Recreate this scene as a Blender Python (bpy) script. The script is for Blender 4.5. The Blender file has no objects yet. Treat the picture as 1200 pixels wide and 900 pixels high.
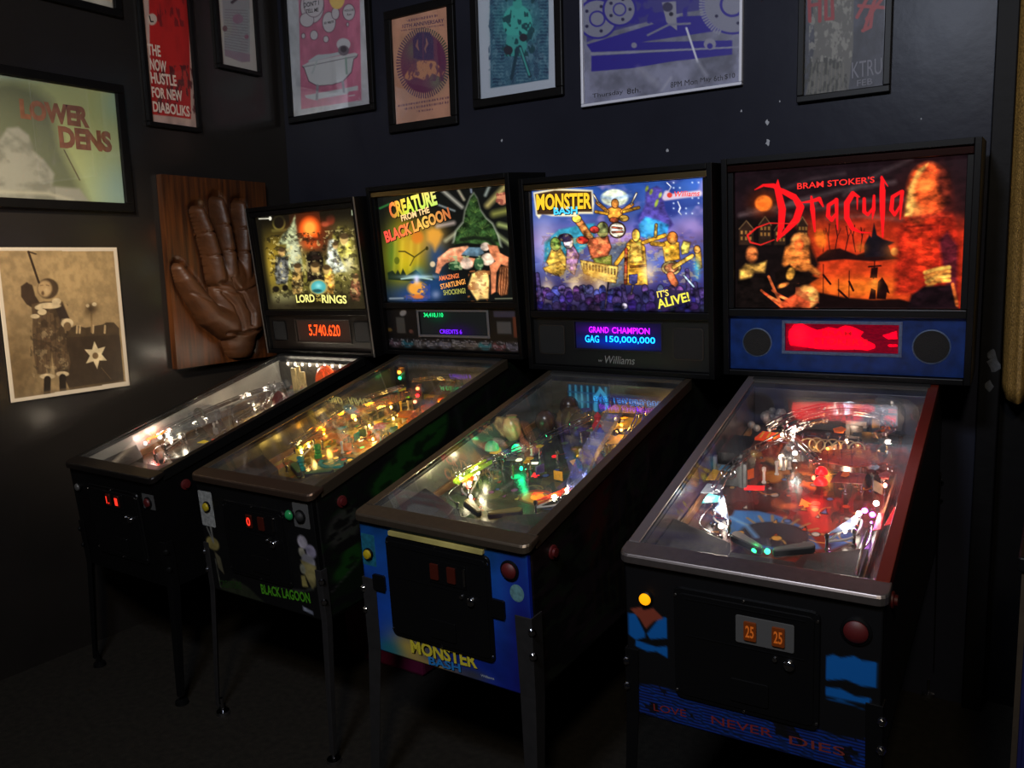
import bpy, math, random
import numpy as np
from mathutils import Vector, Matrix, Euler

random.seed(7)
RNG = np.random.RandomState(11)
SC = bpy.context.scene
COL = SC.collection
PI = math.pi

# ------------------------------------------------------------------ camera
CAM_POS = Vector((1.4549, -2.6051, 1.5262))
YAW, PITCH, ROLL, FOCAL = 0.58009, 0.14215, -0.0284, 982.33      # focal length in pixels of a 1200 px wide frame


def cam_axes():
    f = Vector((-math.sin(YAW) * math.cos(PITCH), math.cos(YAW) * math.cos(PITCH), -math.sin(PITCH)))
    r = Vector((math.cos(YAW), math.sin(YAW), 0))
    u = r.cross(f)
    c, s = math.cos(ROLL), math.sin(ROLL)
    return r * c + u * s, u * c - r * s, f


CR, CU, CF = cam_axes()
cam_data = bpy.data.cameras.new('camera')
cam_data.sensor_width = 36.0
cam_data.lens = FOCAL / 1200 * 36
cam_data.clip_start = 0.02
cam = bpy.data.objects.new('camera', cam_data)
COL.objects.link(cam)
cam.matrix_world = Matrix(((CR.x, CU.x, -CF.x, CAM_POS.x), (CR.y, CU.y, -CF.y, CAM_POS.y), (CR.z, CU.z, -CF.z, CAM_POS.z), (0, 0, 0, 1)))
SC.camera = cam

# ------------------------------------------------------------------ world, exposure
world = bpy.data.worlds.new('world')
SC.world = world
world.use_nodes = True
world.node_tree.nodes['Background'].inputs['Color'].default_value = (0.5, 0.6, 0.9, 1)
world.node_tree.nodes['Background'].inputs['Strength'].default_value = 0.006
SC.view_settings.view_transform = 'Standard'
SC.view_settings.look = 'None'
SC.view_settings.exposure = 0.0
SC.view_settings.gamma = 1.0
SC.view_settings.use_curve_mapping = False
SC.cycles.use_denoising = True
SC.cycles.use_light_tree = True
SC.cycles.sample_clamp_indirect = 4.0
SC.cycles.sample_clamp_direct = 0.0
SC.cycles.max_bounces = 8
SC.cycles.transparent_max_bounces = 16
SC.cycles.caustics_reflective = False
SC.cycles.caustics_refractive = False

# ------------------------------------------------------------------ the room's lamps (ceiling lamps behind the viewer) and an added spot


def area_lamp(name, loc, target, size, energy, color):
    d = bpy.data.lights.new(name, 'AREA')
    d.shape = 'DISK'
    d.size = size
    d.energy = energy
    d.color = color
    o = bpy.data.objects.new(name, d)
    COL.objects.link(o)
    o.location = loc
    o.rotation_euler = (Vector(target) - Vector(loc)).to_track_quat('-Z', 'Y').to_euler()
    return o


area_lamp('cool_ceiling_light', (0.77, -3.0, 3.2), (0.2, 0.45, 2.2), 0.5, 78, (0.74, 0.82, 1.0))
area_lamp('warm_ceiling_light', (1.75, -3.4, 3.1), (-1.8, -0.3, 1.8), 0.35, 44, (1.0, 0.86, 0.66))

# unseen spot, added to brighten the two big prints on the left wall
spd = bpy.data.lights.new('added_print_spot', 'SPOT')
spd.energy = 520
spd.color = (1.0, 0.84, 0.62)
spd.spot_size = math.radians(31)
spd.spot_blend = 0.9
spd.shadow_soft_size = 0.08
spo = bpy.data.objects.new('added_print_spot', spd)
COL.objects.link(spo)
spo.location = (-0.4, -2.6, 3.1)
spo.rotation_euler = (Vector((-1.872, -0.92, 1.55)) - Vector((-0.4, -2.6, 3.1))).to_track_quat('-Z', 'Y').to_euler()


# ------------------------------------------------------------------ helpers: materials
def srgb(c):
    c = np.asarray(c, float) / 255.0
    return np.where(c <= 0.04045, c / 12.92, ((c + 0.055) / 1.055) ** 2.4)


def lin(c):
    return tuple(float(x) for x in srgb(c))


MATS = {}


def pmat(name, col, rough=0.5, metal=0.0, noise=None, bump=0.0, bump_scale=60.0, emit=0.0, emit_col=None, spec=0.5, coat=0.0, alpha=1.0):
    """a node-based principled material; noise = (scale, darkest factor); col in 0-255 sRGB"""
    if name in MATS:
        return MATS[name]
    m = bpy.data.materials.new(name)
    m.use_nodes = True
    nt = m.node_tree
    b = nt.nodes['Principled BSDF']
    c = lin(col) + (1,)
    b.inputs['Base Color'].default_value = c
    b.inputs['Roughness'].default_value = rough
    b.inputs['Metallic'].default_value = metal
    b.inputs['Specular IOR Level'].default_value = spec
    b.inputs['Coat Weight'].default_value = coat
    b.inputs['Alpha'].default_value = alpha
    m.diffuse_color = c
    tc = nt.nodes.new('ShaderNodeTexCoord')
    if noise:
        n = nt.nodes.new('ShaderNodeTexNoise')
        n.inputs['Scale'].default_value = noise[0]
        n.inputs['Detail'].default_value = 6
        nt.links.new(tc.outputs['Object'], n.inputs['Vector'])
        r = nt.nodes.new('ShaderNodeMapRange')
        r.inputs['From Min'].default_value = 0.3
        r.inputs['From Max'].default_value = 0.7
        r.inputs['To Min'].default_value = noise[1]
        r.inputs['To Max'].default_value = 1.0
        nt.links.new(n.outputs['Fac'], r.inputs['Value'])
        mx = nt.nodes.new('ShaderNodeMix')
        mx.data_type = 'RGBA'
        mx.blend_type = 'MULTIPLY'
        mx.inputs['Factor'].default_value = 1.0
        mx.inputs['A'].default_value = c
        nt.links.new(r.outputs['Result'], mx.inputs['B'])
        nt.links.new(mx.outputs['Result'], b.inputs['Base Color'])
    if bump:
        n = nt.nodes.new('ShaderNodeTexNoise')
        n.inputs['Scale'].default_value = bump_scale
        n.inputs['Detail'].default_value = 4
        nt.links.new(tc.outputs['Object'], n.inputs['Vector'])
        bp = nt.nodes.new('ShaderNodeBump')
        bp.inputs['Strength'].default_value = bump
        bp.inputs['Distance'].default_value = 0.01
        nt.links.new(n.outputs['Fac'], bp.inputs['Height'])
        nt.links.new(bp.outputs['Normal'], b.inputs['Normal'])
    if emit:
        b.inputs['Emission Color'].default_value = lin(emit_col or col) + (1,)
        b.inputs['Emission Strength'].default_value = emit
    MATS[name] = m
    return m


def print_mat(name, emit=0.0, rough=0.5, albedo=1.0, spec=0.5, grain=0.0):
    """ink on paper, board or a backlit sheet: colour comes from the printed colour attribute"""
    if name in MATS:
        return MATS[name]
    m = bpy.data.materials.new(name)
    m.use_nodes = True
    nt = m.node_tree
    b = nt.nodes['Principled BSDF']
    a = nt.nodes.new('ShaderNodeAttribute')
    a.attribute_name = 'Col'
    src = a.outputs['Color']
    if albedo != 1.0 or grain:
        mx = nt.nodes.new('ShaderNodeMix')
        mx.data_type = 'RGBA'
        mx.blend_type = 'MULTIPLY'
        mx.inputs['Factor'].default_value = 1.0
        nt.links.new(src, mx.inputs['A'])
        if grain:
            tc = nt.nodes.new('ShaderNodeTexCoord')
            n = nt.nodes.new('ShaderNodeTexNoise')
            n.inputs['Scale'].default_value = 90
            nt.links.new(tc.outputs['Object'], n.inputs['Vector'])
            r = nt.nodes.new('ShaderNodeMapRange')
            r.inputs['To Min'].default_value = albedo * (1 - grain)
            r.inputs['To Max'].default_value = albedo
            nt.links.new(n.outputs['Fac'], r.inputs['Value'])
            nt.links.new(r.outputs['Result'], mx.inputs['B'])
        else:
            mx.inputs['B'].default_value = (albedo, albedo, albedo, 1)
        nt.links.new(mx.outputs['Result'], b.inputs['Base Color'])
    else:
        nt.links.new(src, b.inputs['Base Color'])
    b.inputs['Roughness'].default_value = rough
    b.inputs['Specular IOR Level'].default_value = spec
    if emit:
        nt.links.new(src, b.inputs['Emission Color'])
        b.inputs['Emission Strength'].default_value = emit
    MATS[name] = m
    return m


def pane_mat(name, tint=(255, 255, 255), f0=0.04, rough=0.0, dirt=0.0):
    """clear sheet: transparent with a Schlick reflection on each face"""
    if name in MATS:
        return MATS[name]
    m = bpy.data.materials.new(name)
    m.use_nodes = True
    nt = m.node_tree
    nt.nodes.clear()
    out = nt.nodes.new('ShaderNodeOutputMaterial')
    tr = nt.nodes.new('ShaderNodeBsdfTransparent')
    tr.inputs['Color'].default_value = lin(tint) + (1,)
    gl = nt.nodes.new('ShaderNodeBsdfGlossy')
    gl.inputs['Roughness'].default_value = rough
    lw = nt.nodes.new('ShaderNodeLayerWeight')
    lw.inputs['Blend'].default_value = 0.5
    pw = nt.nodes.new('ShaderNodeMath')
    pw.operation = 'POWER'
    pw.inputs[1].default_value = 5.0
    nt.links.new(lw.outputs['Facing'], pw.inputs[0])
    ma = nt.nodes.new('ShaderNodeMath')
    ma.operation = 'MULTIPLY_ADD'
    ma.inputs[1].default_value = 1 - f0
    ma.inputs[2].default_value = f0
    nt.links.new(pw.outputs[0], ma.inputs[0])
    mx = nt.nodes.new('ShaderNodeMixShader')
    nt.links.new(ma.outputs[0], mx.inputs['Fac'])
    nt.links.new(tr.outputs[0], mx.inputs[1])
    nt.links.new(gl.outputs[0], mx.inputs[2])
    last = mx.outputs[0]
    if dirt:
        df = nt.nodes.new('ShaderNodeBsdfDiffuse')
        df.inputs['Color'].default_value = (0.8, 0.8, 0.8, 1)
        tc = nt.nodes.new('ShaderNodeTexCoord')
        n = nt.nodes.new('ShaderNodeTexNoise')
        n.inputs['Scale'].default_value = 7
        n.inputs['Detail'].default_value = 8
        nt.links.new(tc.outputs['Object'], n.inputs['Vector'])
        r = nt.nodes.new('ShaderNodeMapRange')
        r.inputs['From Min'].default_value = 0.35
        r.inputs['From Max'].default_value = 0.75
        r.inputs['To Max'].default_value = dirt
        nt.links.new(n.outputs['Fac'], r.inputs['Value'])
        m2 = nt.nodes.new('ShaderNodeMixShader')
        nt.links.new(r.outputs['Result'], m2.inputs['Fac'])
        nt.links.new(last, m2.inputs[1])
        nt.links.new(df.outputs[0], m2.inputs[2])
        last = m2.outputs[0]
    nt.links.new(last, out.inputs['Surface'])
    MATS[name] = m
    return m


def glow_mat(name, col, strength):
    return pmat(name, col, rough=0.3, emit=strength)


# ------------------------------------------------------------------ helpers: meshes
class MB:
    """collects simple shapes and builds ONE mesh object from them"""

    def __init__(s):
        s.v, s.f = [], []

    def add(s, vs, fs):
        n = len(s.v)
        s.v += [tuple(p) for p in vs]
        s.f += [tuple(i + n for i in f) for f in fs]
        return s

    def box(s, lo, hi, tf=None):
        (a, b, c), (d, e, f) = lo, hi
        vs = [(a, b, c), (d, b, c), (d, e, c), (a, e, c), (a, b, f), (d, b, f), (d, e, f), (a, e, f)]
        if tf:
            vs = [tf(*p) for p in vs]
        return s.add(vs, [(0, 3, 2, 1), (4, 5, 6, 7), (0, 1, 5, 4), (1, 2, 6, 5), (2, 3, 7, 6), (3, 0, 4, 7)])

    def rings(s, rings, close=True, caps=True):
        n = len(rings[0])
        vs = [p for r in rings for p in r]
        fs = []
        for i in range(len(rings) - 1):
            for j in range(n if close else n - 1):
                k = (j + 1) % n
                fs.append((i * n + j, i * n + k, (i + 1) * n + k, (i + 1) * n + j))
        if caps and close:
            fs.append(tuple(range(n - 1, -1, -1)))
            fs.append(tuple((len(rings) - 1) * n + j for j in range(n)))
        return s.add(vs, fs)

    def prism(s, poly, a, b, fn):
        """poly: 2D points; fn(x, y, w) -> 3D; swept from w=a to w=b"""
        return s.rings([[fn(x, y, a) for x, y in poly], [fn(x, y, b) for x, y in poly]])

    def lathe(s, prof, c=(0, 0, 0), n=16, axis=None):
        """prof: list of (radius, height) about the z axis (or axis frame e1,e2,e3)"""
        e1, e2, e3 = axis or (Vector((1, 0, 0)), Vector((0, 1, 0)), Vector((0, 0, 1)))
        c = Vector(c)
        rings = []
        for r, h in prof:
            rings.append([tuple(c + e1 * (r * math.cos(2 * PI * j / n)) + e2 * (r * math.sin(2 * PI * j / n)) + e3 * h) for j in range(n)])
        return s.rings(rings)

    def tube(s, pts, r, n=8, closed=False):
        pts = [Vector(p) for p in pts]
        rings = []
        prev = None
        for i, p in enumerate(pts):
            if closed:
                t = pts[(i + 1) % len(pts)] - pts[i - 1]
            else:
                t = pts[min(i + 1, len(pts) - 1)] - pts[max(i - 1, 0)]
            t.normalize()
            if prev is None:
                a = Vector((0, 0, 1)) if abs(t.z) < 0.9 else Vector((1, 0, 0))
            else:
                a = prev
            e1 = (a - t * a.dot(t)).normalized()
            prev = e1
            e2 = t.cross(e1)
            rr = r[i] if isinstance(r, (list, tuple)) else r
            rings.append([tuple(p + e1 * (rr * math.cos(2 * PI * j / n)) + e2 * (rr * math.sin(2 * PI * j / n))) for j in range(n)])
        if closed:
            rings.append(rings[0])
            return s.rings(rings, caps=False)
        return s.rings(rings)

    def ball(s, c, r, n=12, m=8, sc=(1, 1, 1)):
        rings = []
        for i in range(1, m):
            th = PI * i / m
            rings.append([(c[0] + sc[0] * r * math.sin(th) * math.cos(2 * PI * j / n), c[1] + sc[1] * r * math.sin(th) * math.sin(2 * PI * j / n), c[2] - sc[2] * r * math.cos(th)) for j in range(n)])
        return s.rings(rings)

    def build(s, name, mat, parent=None, smooth=False, bevel=0.0):
        me = bpy.data.meshes.new(name)
        me.from_pydata(s.v, [], s.f)
        me.update()
        return link_mesh(name, me, mat, parent, smooth, bevel)


def link_mesh(name, me, mat, parent=None, smooth=False, bevel=0.0):
    o = bpy.data.objects.new(name, me)
    COL.objects.link(o)
    if mat:
        me.materials.append(mat)
    if parent:
        o.parent = parent
    if smooth:
        me.polygons.foreach_set('use_smooth', [True] * len(me.polygons))
        if smooth != 'all':
            try:
                me.set_sharp_from_angle(angle=math.radians(38))
            except Exception:
                pass
    if bevel:
        b = o.modifiers.new('bevel', 'BEVEL')
        b.width = bevel
        b.segments = 2
        b.limit_method = 'ANGLE'
        b.angle_limit = math.radians(35)
    return o


def tag(o, label=None, cat=None, group=None, kind=None):
    if label:
        o['label'] = label
    if cat:
        o['category'] = cat
    if group:
        o['group'] = group
    if kind:
        o['kind'] = kind
    return o


def empty(name, loc=(0, 0, 0), rot=(0, 0, 0)):
    o = bpy.data.objects.new(name, None)
    o.empty_display_size = 0.1
    COL.objects.link(o)
    o.location = loc
    o.rotation_euler = rot
    return o


def copy_part(src, parent):
    c = src.copy()
    COL.objects.link(c)
    c.parent = parent
    return c


# ------------------------------------------------------------------ helpers: flat print
def homography(src, dst):
    A, B = [], []
    for (x, y), (u, v) in zip(src, dst):
        A.append([x, y, 1, 0, 0, 0, -u * x, -u * y]); B.append(u)
        A.append([0, 0, 0, x, y, 1, -v * x, -v * y]); B.append(v)
    h = np.linalg.solve(np.array(A, float), np.array(B, float))
    return np.append(h, 1).reshape(3, 3)


def value_noise(w, h, cells, octaves=4, seed=0):
    r = np.random.RandomState(seed)
    out = np.zeros((h, w))
    amp, tot = 1.0, 0.0
    for o in range(octaves):
        n = max(2, int(cells * 2 ** o))
        g = r.rand(n + 2, n + 2)
        xs = np.linspace(0, n - 1e-6, w)
        ys = np.linspace(0, n - 1e-6, h)
        x0 = xs.astype(int); y0 = ys.astype(int)
        fx = xs - x0; fy = ys - y0
        fx = fx * fx * (3 - 2 * fx); fy = fy * fy * (3 - 2 * fy)
        a = g[np.ix_(y0, x0)] * (1 - fx) + g[np.ix_(y0, x0 + 1)] * fx
        b = g[np.ix_(y0 + 1, x0)] * (1 - fx) + g[np.ix_(y0 + 1, x0 + 1)] * fx
        out += amp * (a * (1 - fy[:, None]) + b * fy[:, None])
        tot += amp
        amp *= 0.55
    return out / tot


class Art:
    """a printed sheet painted with shapes; quad = its TL, TR, BR, BL corners in the drawing's own units"""

    def __init__(s, w, h, quad, bg=(0, 0, 0)):
        s.w, s.h, s.quad = w, h, quad
        s.H = homography(quad, [(0, 0), (1, 0), (1, 1), (0, 1)])
        Hi = np.linalg.inv(s.H)
        uu, vv = np.meshgrid(np.linspace(0, 1, w), np.linspace(0, 1, h))
        d = Hi[2, 0] * uu + Hi[2, 1] * vv + Hi[2, 2]
        s.X = (Hi[0, 0] * uu + Hi[0, 1] * vv + Hi[0, 2]) / d
        s.Y = (Hi[1, 0] * uu + Hi[1, 1] * vv + Hi[1, 2]) / d
        s.U, s.V = uu, vv
        s.px = math.dist(quad[0], quad[1]) / w
        s.c = np.zeros((h, w, 3)) + np.array(bg, float)
        s.ink, s.tex, s._n = None, 0.0, None

    def style(s, ink=None, tex=0.0, seed=1, cells=26):
        """ink = (colour, width) outlines every shape; tex = strength of brushwork inside it"""
        s.ink, s.tex = ink, tex
        s._n = value_noise(s.w, s.h, cells, 3, seed) * 2 - 1
        return s

    def shape(s, sd, col, a, soft):
        if s.ink:
            s.put(0.5 + (sd + s.ink[1]) / (soft or s.px), s.ink[0], a)
        if s.tex:
            lit = np.clip(sd / (8 * s.px), 0, 1) * 0.5 - 0.25
            col = np.clip(np.array(col, float) * (1 + s.tex * (2.2 * s._n + lit))[..., None], 0, 255)
        return s.put(0.5 + sd / (soft or s.px), col, a)

    def put(s, mask, col, a=1.0):
        m = (np.clip(mask, 0, 1) * a)[..., None]
        c = np.array(col, float)
        s.c = s.c * (1 - m) + c * m
        return s

    def addl(s, mask, col, a=1.0):
        s.c = np.clip(s.c + (np.clip(mask, 0, 1) * a)[..., None] * np.array(col, float), 0, 255)
        return s

    def ell(s, cx, cy, rx, ry, col, a=1.0, rot=0, soft=None):
        c_, s_ = math.cos(math.radians(rot)), math.sin(math.radians(rot))
        dx, dy = s.X - cx, s.Y - cy
        q = np.sqrt(((dx * c_ + dy * s_) / rx) ** 2 + ((-dx * s_ + dy * c_) / ry) ** 2)
        return s.shape((1 - q) * min(rx, ry), col, a, soft)

    def glow(s, cx, cy, rx, ry, col, a=1.0, add=False, rot=0):
        c_, s_ = math.cos(math.radians(rot)), math.sin(math.radians(rot))
        dx, dy = s.X - cx, s.Y - cy
        m = np.exp(-(((dx * c_ + dy * s_) / rx) ** 2 + ((-dx * s_ + dy * c_) / ry) ** 2))
        return s.addl(m, col, a) if add else s.put(m, col, a)

    def dist(s, pts, closed):
        d = np.full(s.X.shape, 1e9)
        n = len(pts)
        for i in range(n if closed else n - 1):
            (x0, y0), (x1, y1) = pts[i], pts[(i + 1) % n]
            ex, ey = x1 - x0, y1 - y0
            L = ex * ex + ey * ey + 1e-12
            t = np.clip(((s.X - x0) * ex + (s.Y - y0) * ey) / L, 0, 1)
            d = np.minimum(d, np.hypot(s.X - x0 - t * ex, s.Y - y0 - t * ey))
        return d

    def poly(s, pts, col, a=1.0, soft=None):
        ins = np.zeros(s.X.shape, bool)
        n = len(pts)
        for i in range(n):
            (x0, y0), (x1, y1) = pts[i], pts[(i + 1) % n]
            if y0 == y1:
                continue
            c = ((y0 > s.Y) != (y1 > s.Y)) & (s.X < (x1 - x0) * (s.Y - y0) / (y1 - y0) + x0)
            ins ^= c
        d = s.dist(pts, True)
        sd = np.where(ins, d, -d)
        return s.shape(sd, col, a, soft)

    def line(s, pts, w, col, a=1.0, soft=None):
        return s.shape(w / 2 - s.dist(pts, False), col, a, soft)

    def stroke(s, pts, ws, col, a=1.0):
        """line of varying width"""
        m = np.zeros(s.X.shape)
        for i in range(len(pts) - 1):
            (x0, y0), (x1, y1) = pts[i], pts[i + 1]
            ex, ey = x1 - x0, y1 - y0
            t = np.clip(((s.X - x0) * ex + (s.Y - y0) * ey) / (ex * ex + ey * ey + 1e-12), 0, 1)
            w = ws[i] + (ws[i + 1] - ws[i]) * t
            m = np.maximum(m, 0.5 + (w / 2 - np.hypot(s.X - x0 - t * ex, s.Y - y0 - t * ey)) / s.px)
        return s.put(m, col, a)

    def noise(s, cells=6, lo=0.7, hi=1.15, seed=1, octaves=4, mask=None):
        n = value_noise(s.w, s.h, cells, octaves, seed)
        n = np.clip((n - 0.3) / 0.4, 0, 1)
        k = lo + (hi - lo) * n
        if mask is not None:
            k = 1 + (k - 1) * mask
        s.c = np.clip(s.c * k[..., None], 0, 255)
        return s

    def blotch(s, col, cells=6, thr=0.55, wid=0.1, a=1.0, seed=3, mask=1.0, octaves=4):
        n = value_noise(s.w, s.h, cells, octaves, seed)
        return s.put(np.clip((n - thr) / wid, 0, 1) * mask, col, a)

    def vgrad(s, stops):
        """stops: (v, colour) from top to bottom"""
        vs = [q[0] for q in stops]
        for k in range(3):
            s.c[..., k] = np.interp(s.V, vs, [q[1][k] for q in stops])
        return s

    def pt(s, x, y):
        d = s.H[2, 0] * x + s.H[2, 1] * y + s.H[2, 2]
        return (s.H[0, 0] * x + s.H[0, 1] * y + s.H[0, 2]) / d, (s.H[1, 0] * x + s.H[1, 1] * y + s.H[1, 2]) / d


class Sheet:
    """where an Art lies: origin at its top left, E = vector along the width, D = vector down, N = towards the viewer"""

    def __init__(s, art, O, E, D, lift=0.0):
        s.art, s.O, s.E, s.D = art, Vector(O), Vector(E), Vector(D)
        s.N = s.D.cross(s.E).normalized()
        s.lift = lift

    def at(s, x, y, h=0.0):
        u, v = s.art.pt(x, y)
        return s.O + s.E * u + s.D * v + s.N * (h + s.lift)

    def mesh(s, name, mat, parent, thick=0.003):
        a = s.art
        w, h = a.w, a.h
        O, E, D, N = [np.array(q) for q in (s.O, s.E, s.D, s.N)]
        P = O + a.U[..., None] * E + a.V[..., None] * D + N * s.lift
        P = P.reshape(-1, 3)
        border = [j for j in range(w)] + [i * w + w - 1 for i in range(1, h)] + [(h - 1) * w + j for j in range(w - 2, -1, -1)] + [i * w for i in range(h - 2, 0, -1)]
        back = P[border] - N * thick
        V = np.vstack([P, back])
        idx = np.arange(w * h).reshape(h, w)
        q = np.stack([idx[:-1, :-1], idx[1:, :-1], idx[1:, 1:], idx[:-1, 1:]], -1).reshape(-1, 4)
        nb = len(border)
        b0 = np.array(border); b1 = np.roll(b0, -1)
        k0 = w * h + np.arange(nb); k1 = np.roll(k0, -1)
        q2 = np.stack([b0, b1, k1, k0], -1)
        Q = np.vstack([q, q2]).astype(np.int32)
        me = bpy.data.meshes.new(name)
        me.vertices.add(len(V))
        me.vertices.foreach_set('co', V.astype(np.float32).ravel())
        me.loops.add(Q.size)
        me.loops.foreach_set('vertex_index', Q.ravel())
        me.polygons.add(len(Q))
        me.polygons.foreach_set('loop_start', np.arange(0, Q.size, 4, dtype=np.int32))
        me.update(calc_edges=True)
        me.validate()
        at = me.color_attributes.new('Col', 'FLOAT_COLOR', 'POINT')
        c = srgb(a.c).reshape(-1, 3)
        c = np.vstack([c, c[border] * 0.5])
        c4 = np.ones((len(c), 4), np.float32)
        c4[:, :3] = c
        at.data.foreach_set('color', c4.ravel())
        return link_mesh(name, me, mat, parent)


_FONT_CACHE = {}


def font_mesh(body, bold=0.0, shear=0.0, space=1.0):
    key = (body, bold, shear, space)
    if key not in _FONT_CACHE:
        cu = bpy.data.curves.new('glyphs', 'FONT')
        cu.body = body
        cu.offset = bold
        cu.shear = shear
        cu.space_character = space
        cu.resolution_u = 3
        ob = bpy.data.objects.new('glyphs', cu)
        COL.objects.link(ob)
        dg = bpy.context.evaluated_depsgraph_get()
        me = bpy.data.meshes.new_from_object(ob.evaluated_get(dg))
        v = np.zeros(len(me.vertices) * 3, np.float32)
        me.vertices.foreach_get('co', v)
        v = v.reshape(-1, 3)[:, :2].copy()
        f = [tuple(p.vertices) for p in me.polygons]
        bpy.data.meshes.remove(me)
        bpy.data.objects.remove(ob)
        bpy.data.curves.remove(cu)
        lo, hi = v.min(0), v.max(0)
        v = (v - lo) / np.maximum(hi - lo, 1e-6)
        _FONT_CACHE[key] = (v, f)
    return _FONT_CACHE[key]


class Letters:
    """words on a Sheet; build() makes each word a mesh of its own"""

    def __init__(s, sheet, up=-1):
        s.sheet, s.up, s.words = sheet, up, []

    def word(s, body, p0, p1, h, h1=None, h_lift=0.0004, bold=0.01, shear=0.0, arc=0.0, space=1.0, fn=None, col=None, shade=None):
        """baseline from p0 to p1 in the sheet's drawing units, letter height h (h1 at the end); shade = (dx, dy, colour) of a dark outline"""
        mb, cols = MB(), []
        sh = s.sheet
        P0, P1 = sh.at(p0[0], p0[1]), sh.at(p1[0], p1[1])
        dr = P1 - P0
        up = dr.normalized().cross(sh.N)
        if up.dot(sh.D) > 0:
            up = -up
        k0 = (sh.at(p0[0], p0[1] + s.up * h) - P0).length / h
        k1 = (sh.at(p1[0], p1[1] + s.up * h) - P1).length / h
        h1 = h if h1 is None else h1
        layers = ([(shade[0], shade[1], bold + 0.03, h_lift * 0.5, shade[2])] if shade else []) + [(0, 0, bold, h_lift, col)]
        for (ox, oy, bo, lift, cc) in layers:
            v, f = font_mesh(body, bo, shear, space)
            off = sh.at(p0[0] + ox, p0[1] + oy) - P0
            out = []
            for x, y in v:
                if cc is not None:
                    cols.append(cc(x, y) if callable(cc) else cc)
                yy = y * (h * k0 + (h1 * k1 - h * k0) * x) + arc * 4 * x * (1 - x)
                out.append(tuple(P0 + off + dr * float(x) + up * float(yy) + sh.N * lift))
            mb.add(out, f)
        s.words.append((mb, cols))
        return s

    def build(s, name, mat, parent):
        for mb, cols in s.words:
            o = mb.build(name, mat, parent)
            if cols:
                at = o.data.color_attributes.new('Col', 'FLOAT_COLOR', 'POINT')
                c4 = np.ones((len(cols), 4), np.float32)
                c4[:, :3] = srgb(np.array(cols, float))
                at.data.foreach_set('color', c4.ravel())
        return o

# ================================================================== THE ROOM
YW, XW, ZC = 0.45, -1.872, 3.3
M_WALL = pmat('navy_wall_paint', (36, 37, 46), rough=0.3, noise=(3.0, 0.75), bump=0.08, bump_scale=14, spec=0.08)
M_WALL_L = pmat('brown_black_wall_paint', (34, 31, 29), rough=0.2, noise=(2.5, 0.75), bump=0.10, bump_scale=9)
M_BLACK_WALL = pmat('black_wall_paint', (9, 8, 9), rough=0.55, noise=(5, 0.6), bump=0.1, bump_scale=25, spec=0.12)
M_FLOOR = pmat('dark_brown_carpet', (34, 30, 24), rough=0.95, noise=(45, 0.5), bump=0.4, bump_scale=220, spec=0.2)
M_CEIL = pmat('dark_ceiling_paint', (22, 22, 24), rough=0.8, noise=(4, 0.8))

tag(MB().box((XW - 0.1, -5.2, -0.08), (3.6, YW + 0.6, 0.0)).build('floor', M_FLOOR), kind='structure')
wb = tag(MB().box((XW - 0.1, YW, 0.0), (1.25, YW + 0.12, ZC)).build('wall_back', M_WALL), kind='structure')
tag(MB().box((XW - 0.1, -5.2, 0.0), (XW, YW, ZC)).build('wall_left', M_WALL_L), kind='structure')
tag(MB().box((XW - 0.1, -5.2, ZC), (3.6, YW + 0.6, ZC + 0.08)).build('ceiling', M_CEIL), kind='structure')
# black corner post and the black wall behind the curtain
tag(MB().box((1.25, YW - 0.03, 0.0), (1.31, YW + 0.14, ZC)).build('trim_1', M_BLACK_WALL, bevel=0.004), kind='structure')
wr = tag(MB().box((1.31, YW + 0.06, 0.0), (3.6, YW + 0.16, ZC)).build('wall_right', M_BLACK_WALL), kind='structure')
M_CHIP = pmat('bare_plaster', (165, 168, 175), rough=0.9, noise=(300, 0.7))


def chip(x, z, r, y, parent, seed):
    rr = random.Random(seed)
    n = 9
    ring = [(x + r * (0.5 + 0.7 * rr.random()) * math.cos(2 * PI * j / n) * 0.7, z + r * (0.5 + 0.7 * rr.random()) * math.sin(2 * PI * j / n)) for j in range(n)]
    m = MB()
    m.rings([[(a, y, b) for a, b in ring], [(x + (a - x) * 0.8, y - 0.0008, z + (b - z) * 0.8) for a, b in ring]])
    m.build('paint_chip', M_CHIP, parent)


for i, (x, z, r) in enumerate([(0.183, 1.934, 0.008), (0.561, 1.925, 0.013), (0.557, 1.995, 0.010), (0.465, 2.044, 0.006), (-0.281, 2.405, 0.005), (-0.564, 2.044, 0.007), (0.60, 2.06, 0.004), (1.05, 1.95, 0.004)]):
    chip(x, z, r, YW, wb, i)
M_SCUFF = pmat('scuffed_plaster', (70, 72, 76), rough=0.9, noise=(90, 0.5))
for i, (x, z, r) in enumerate([(1.292, 1.17, 0.03), (1.285, 1.2, 0.02), (1.28, 1.10, 0.022)]):
    chip(x, z, r, YW - 0.03, wr, 40 + i)
    wr.children[-1].data.materials[0] = M_SCUFF

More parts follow.
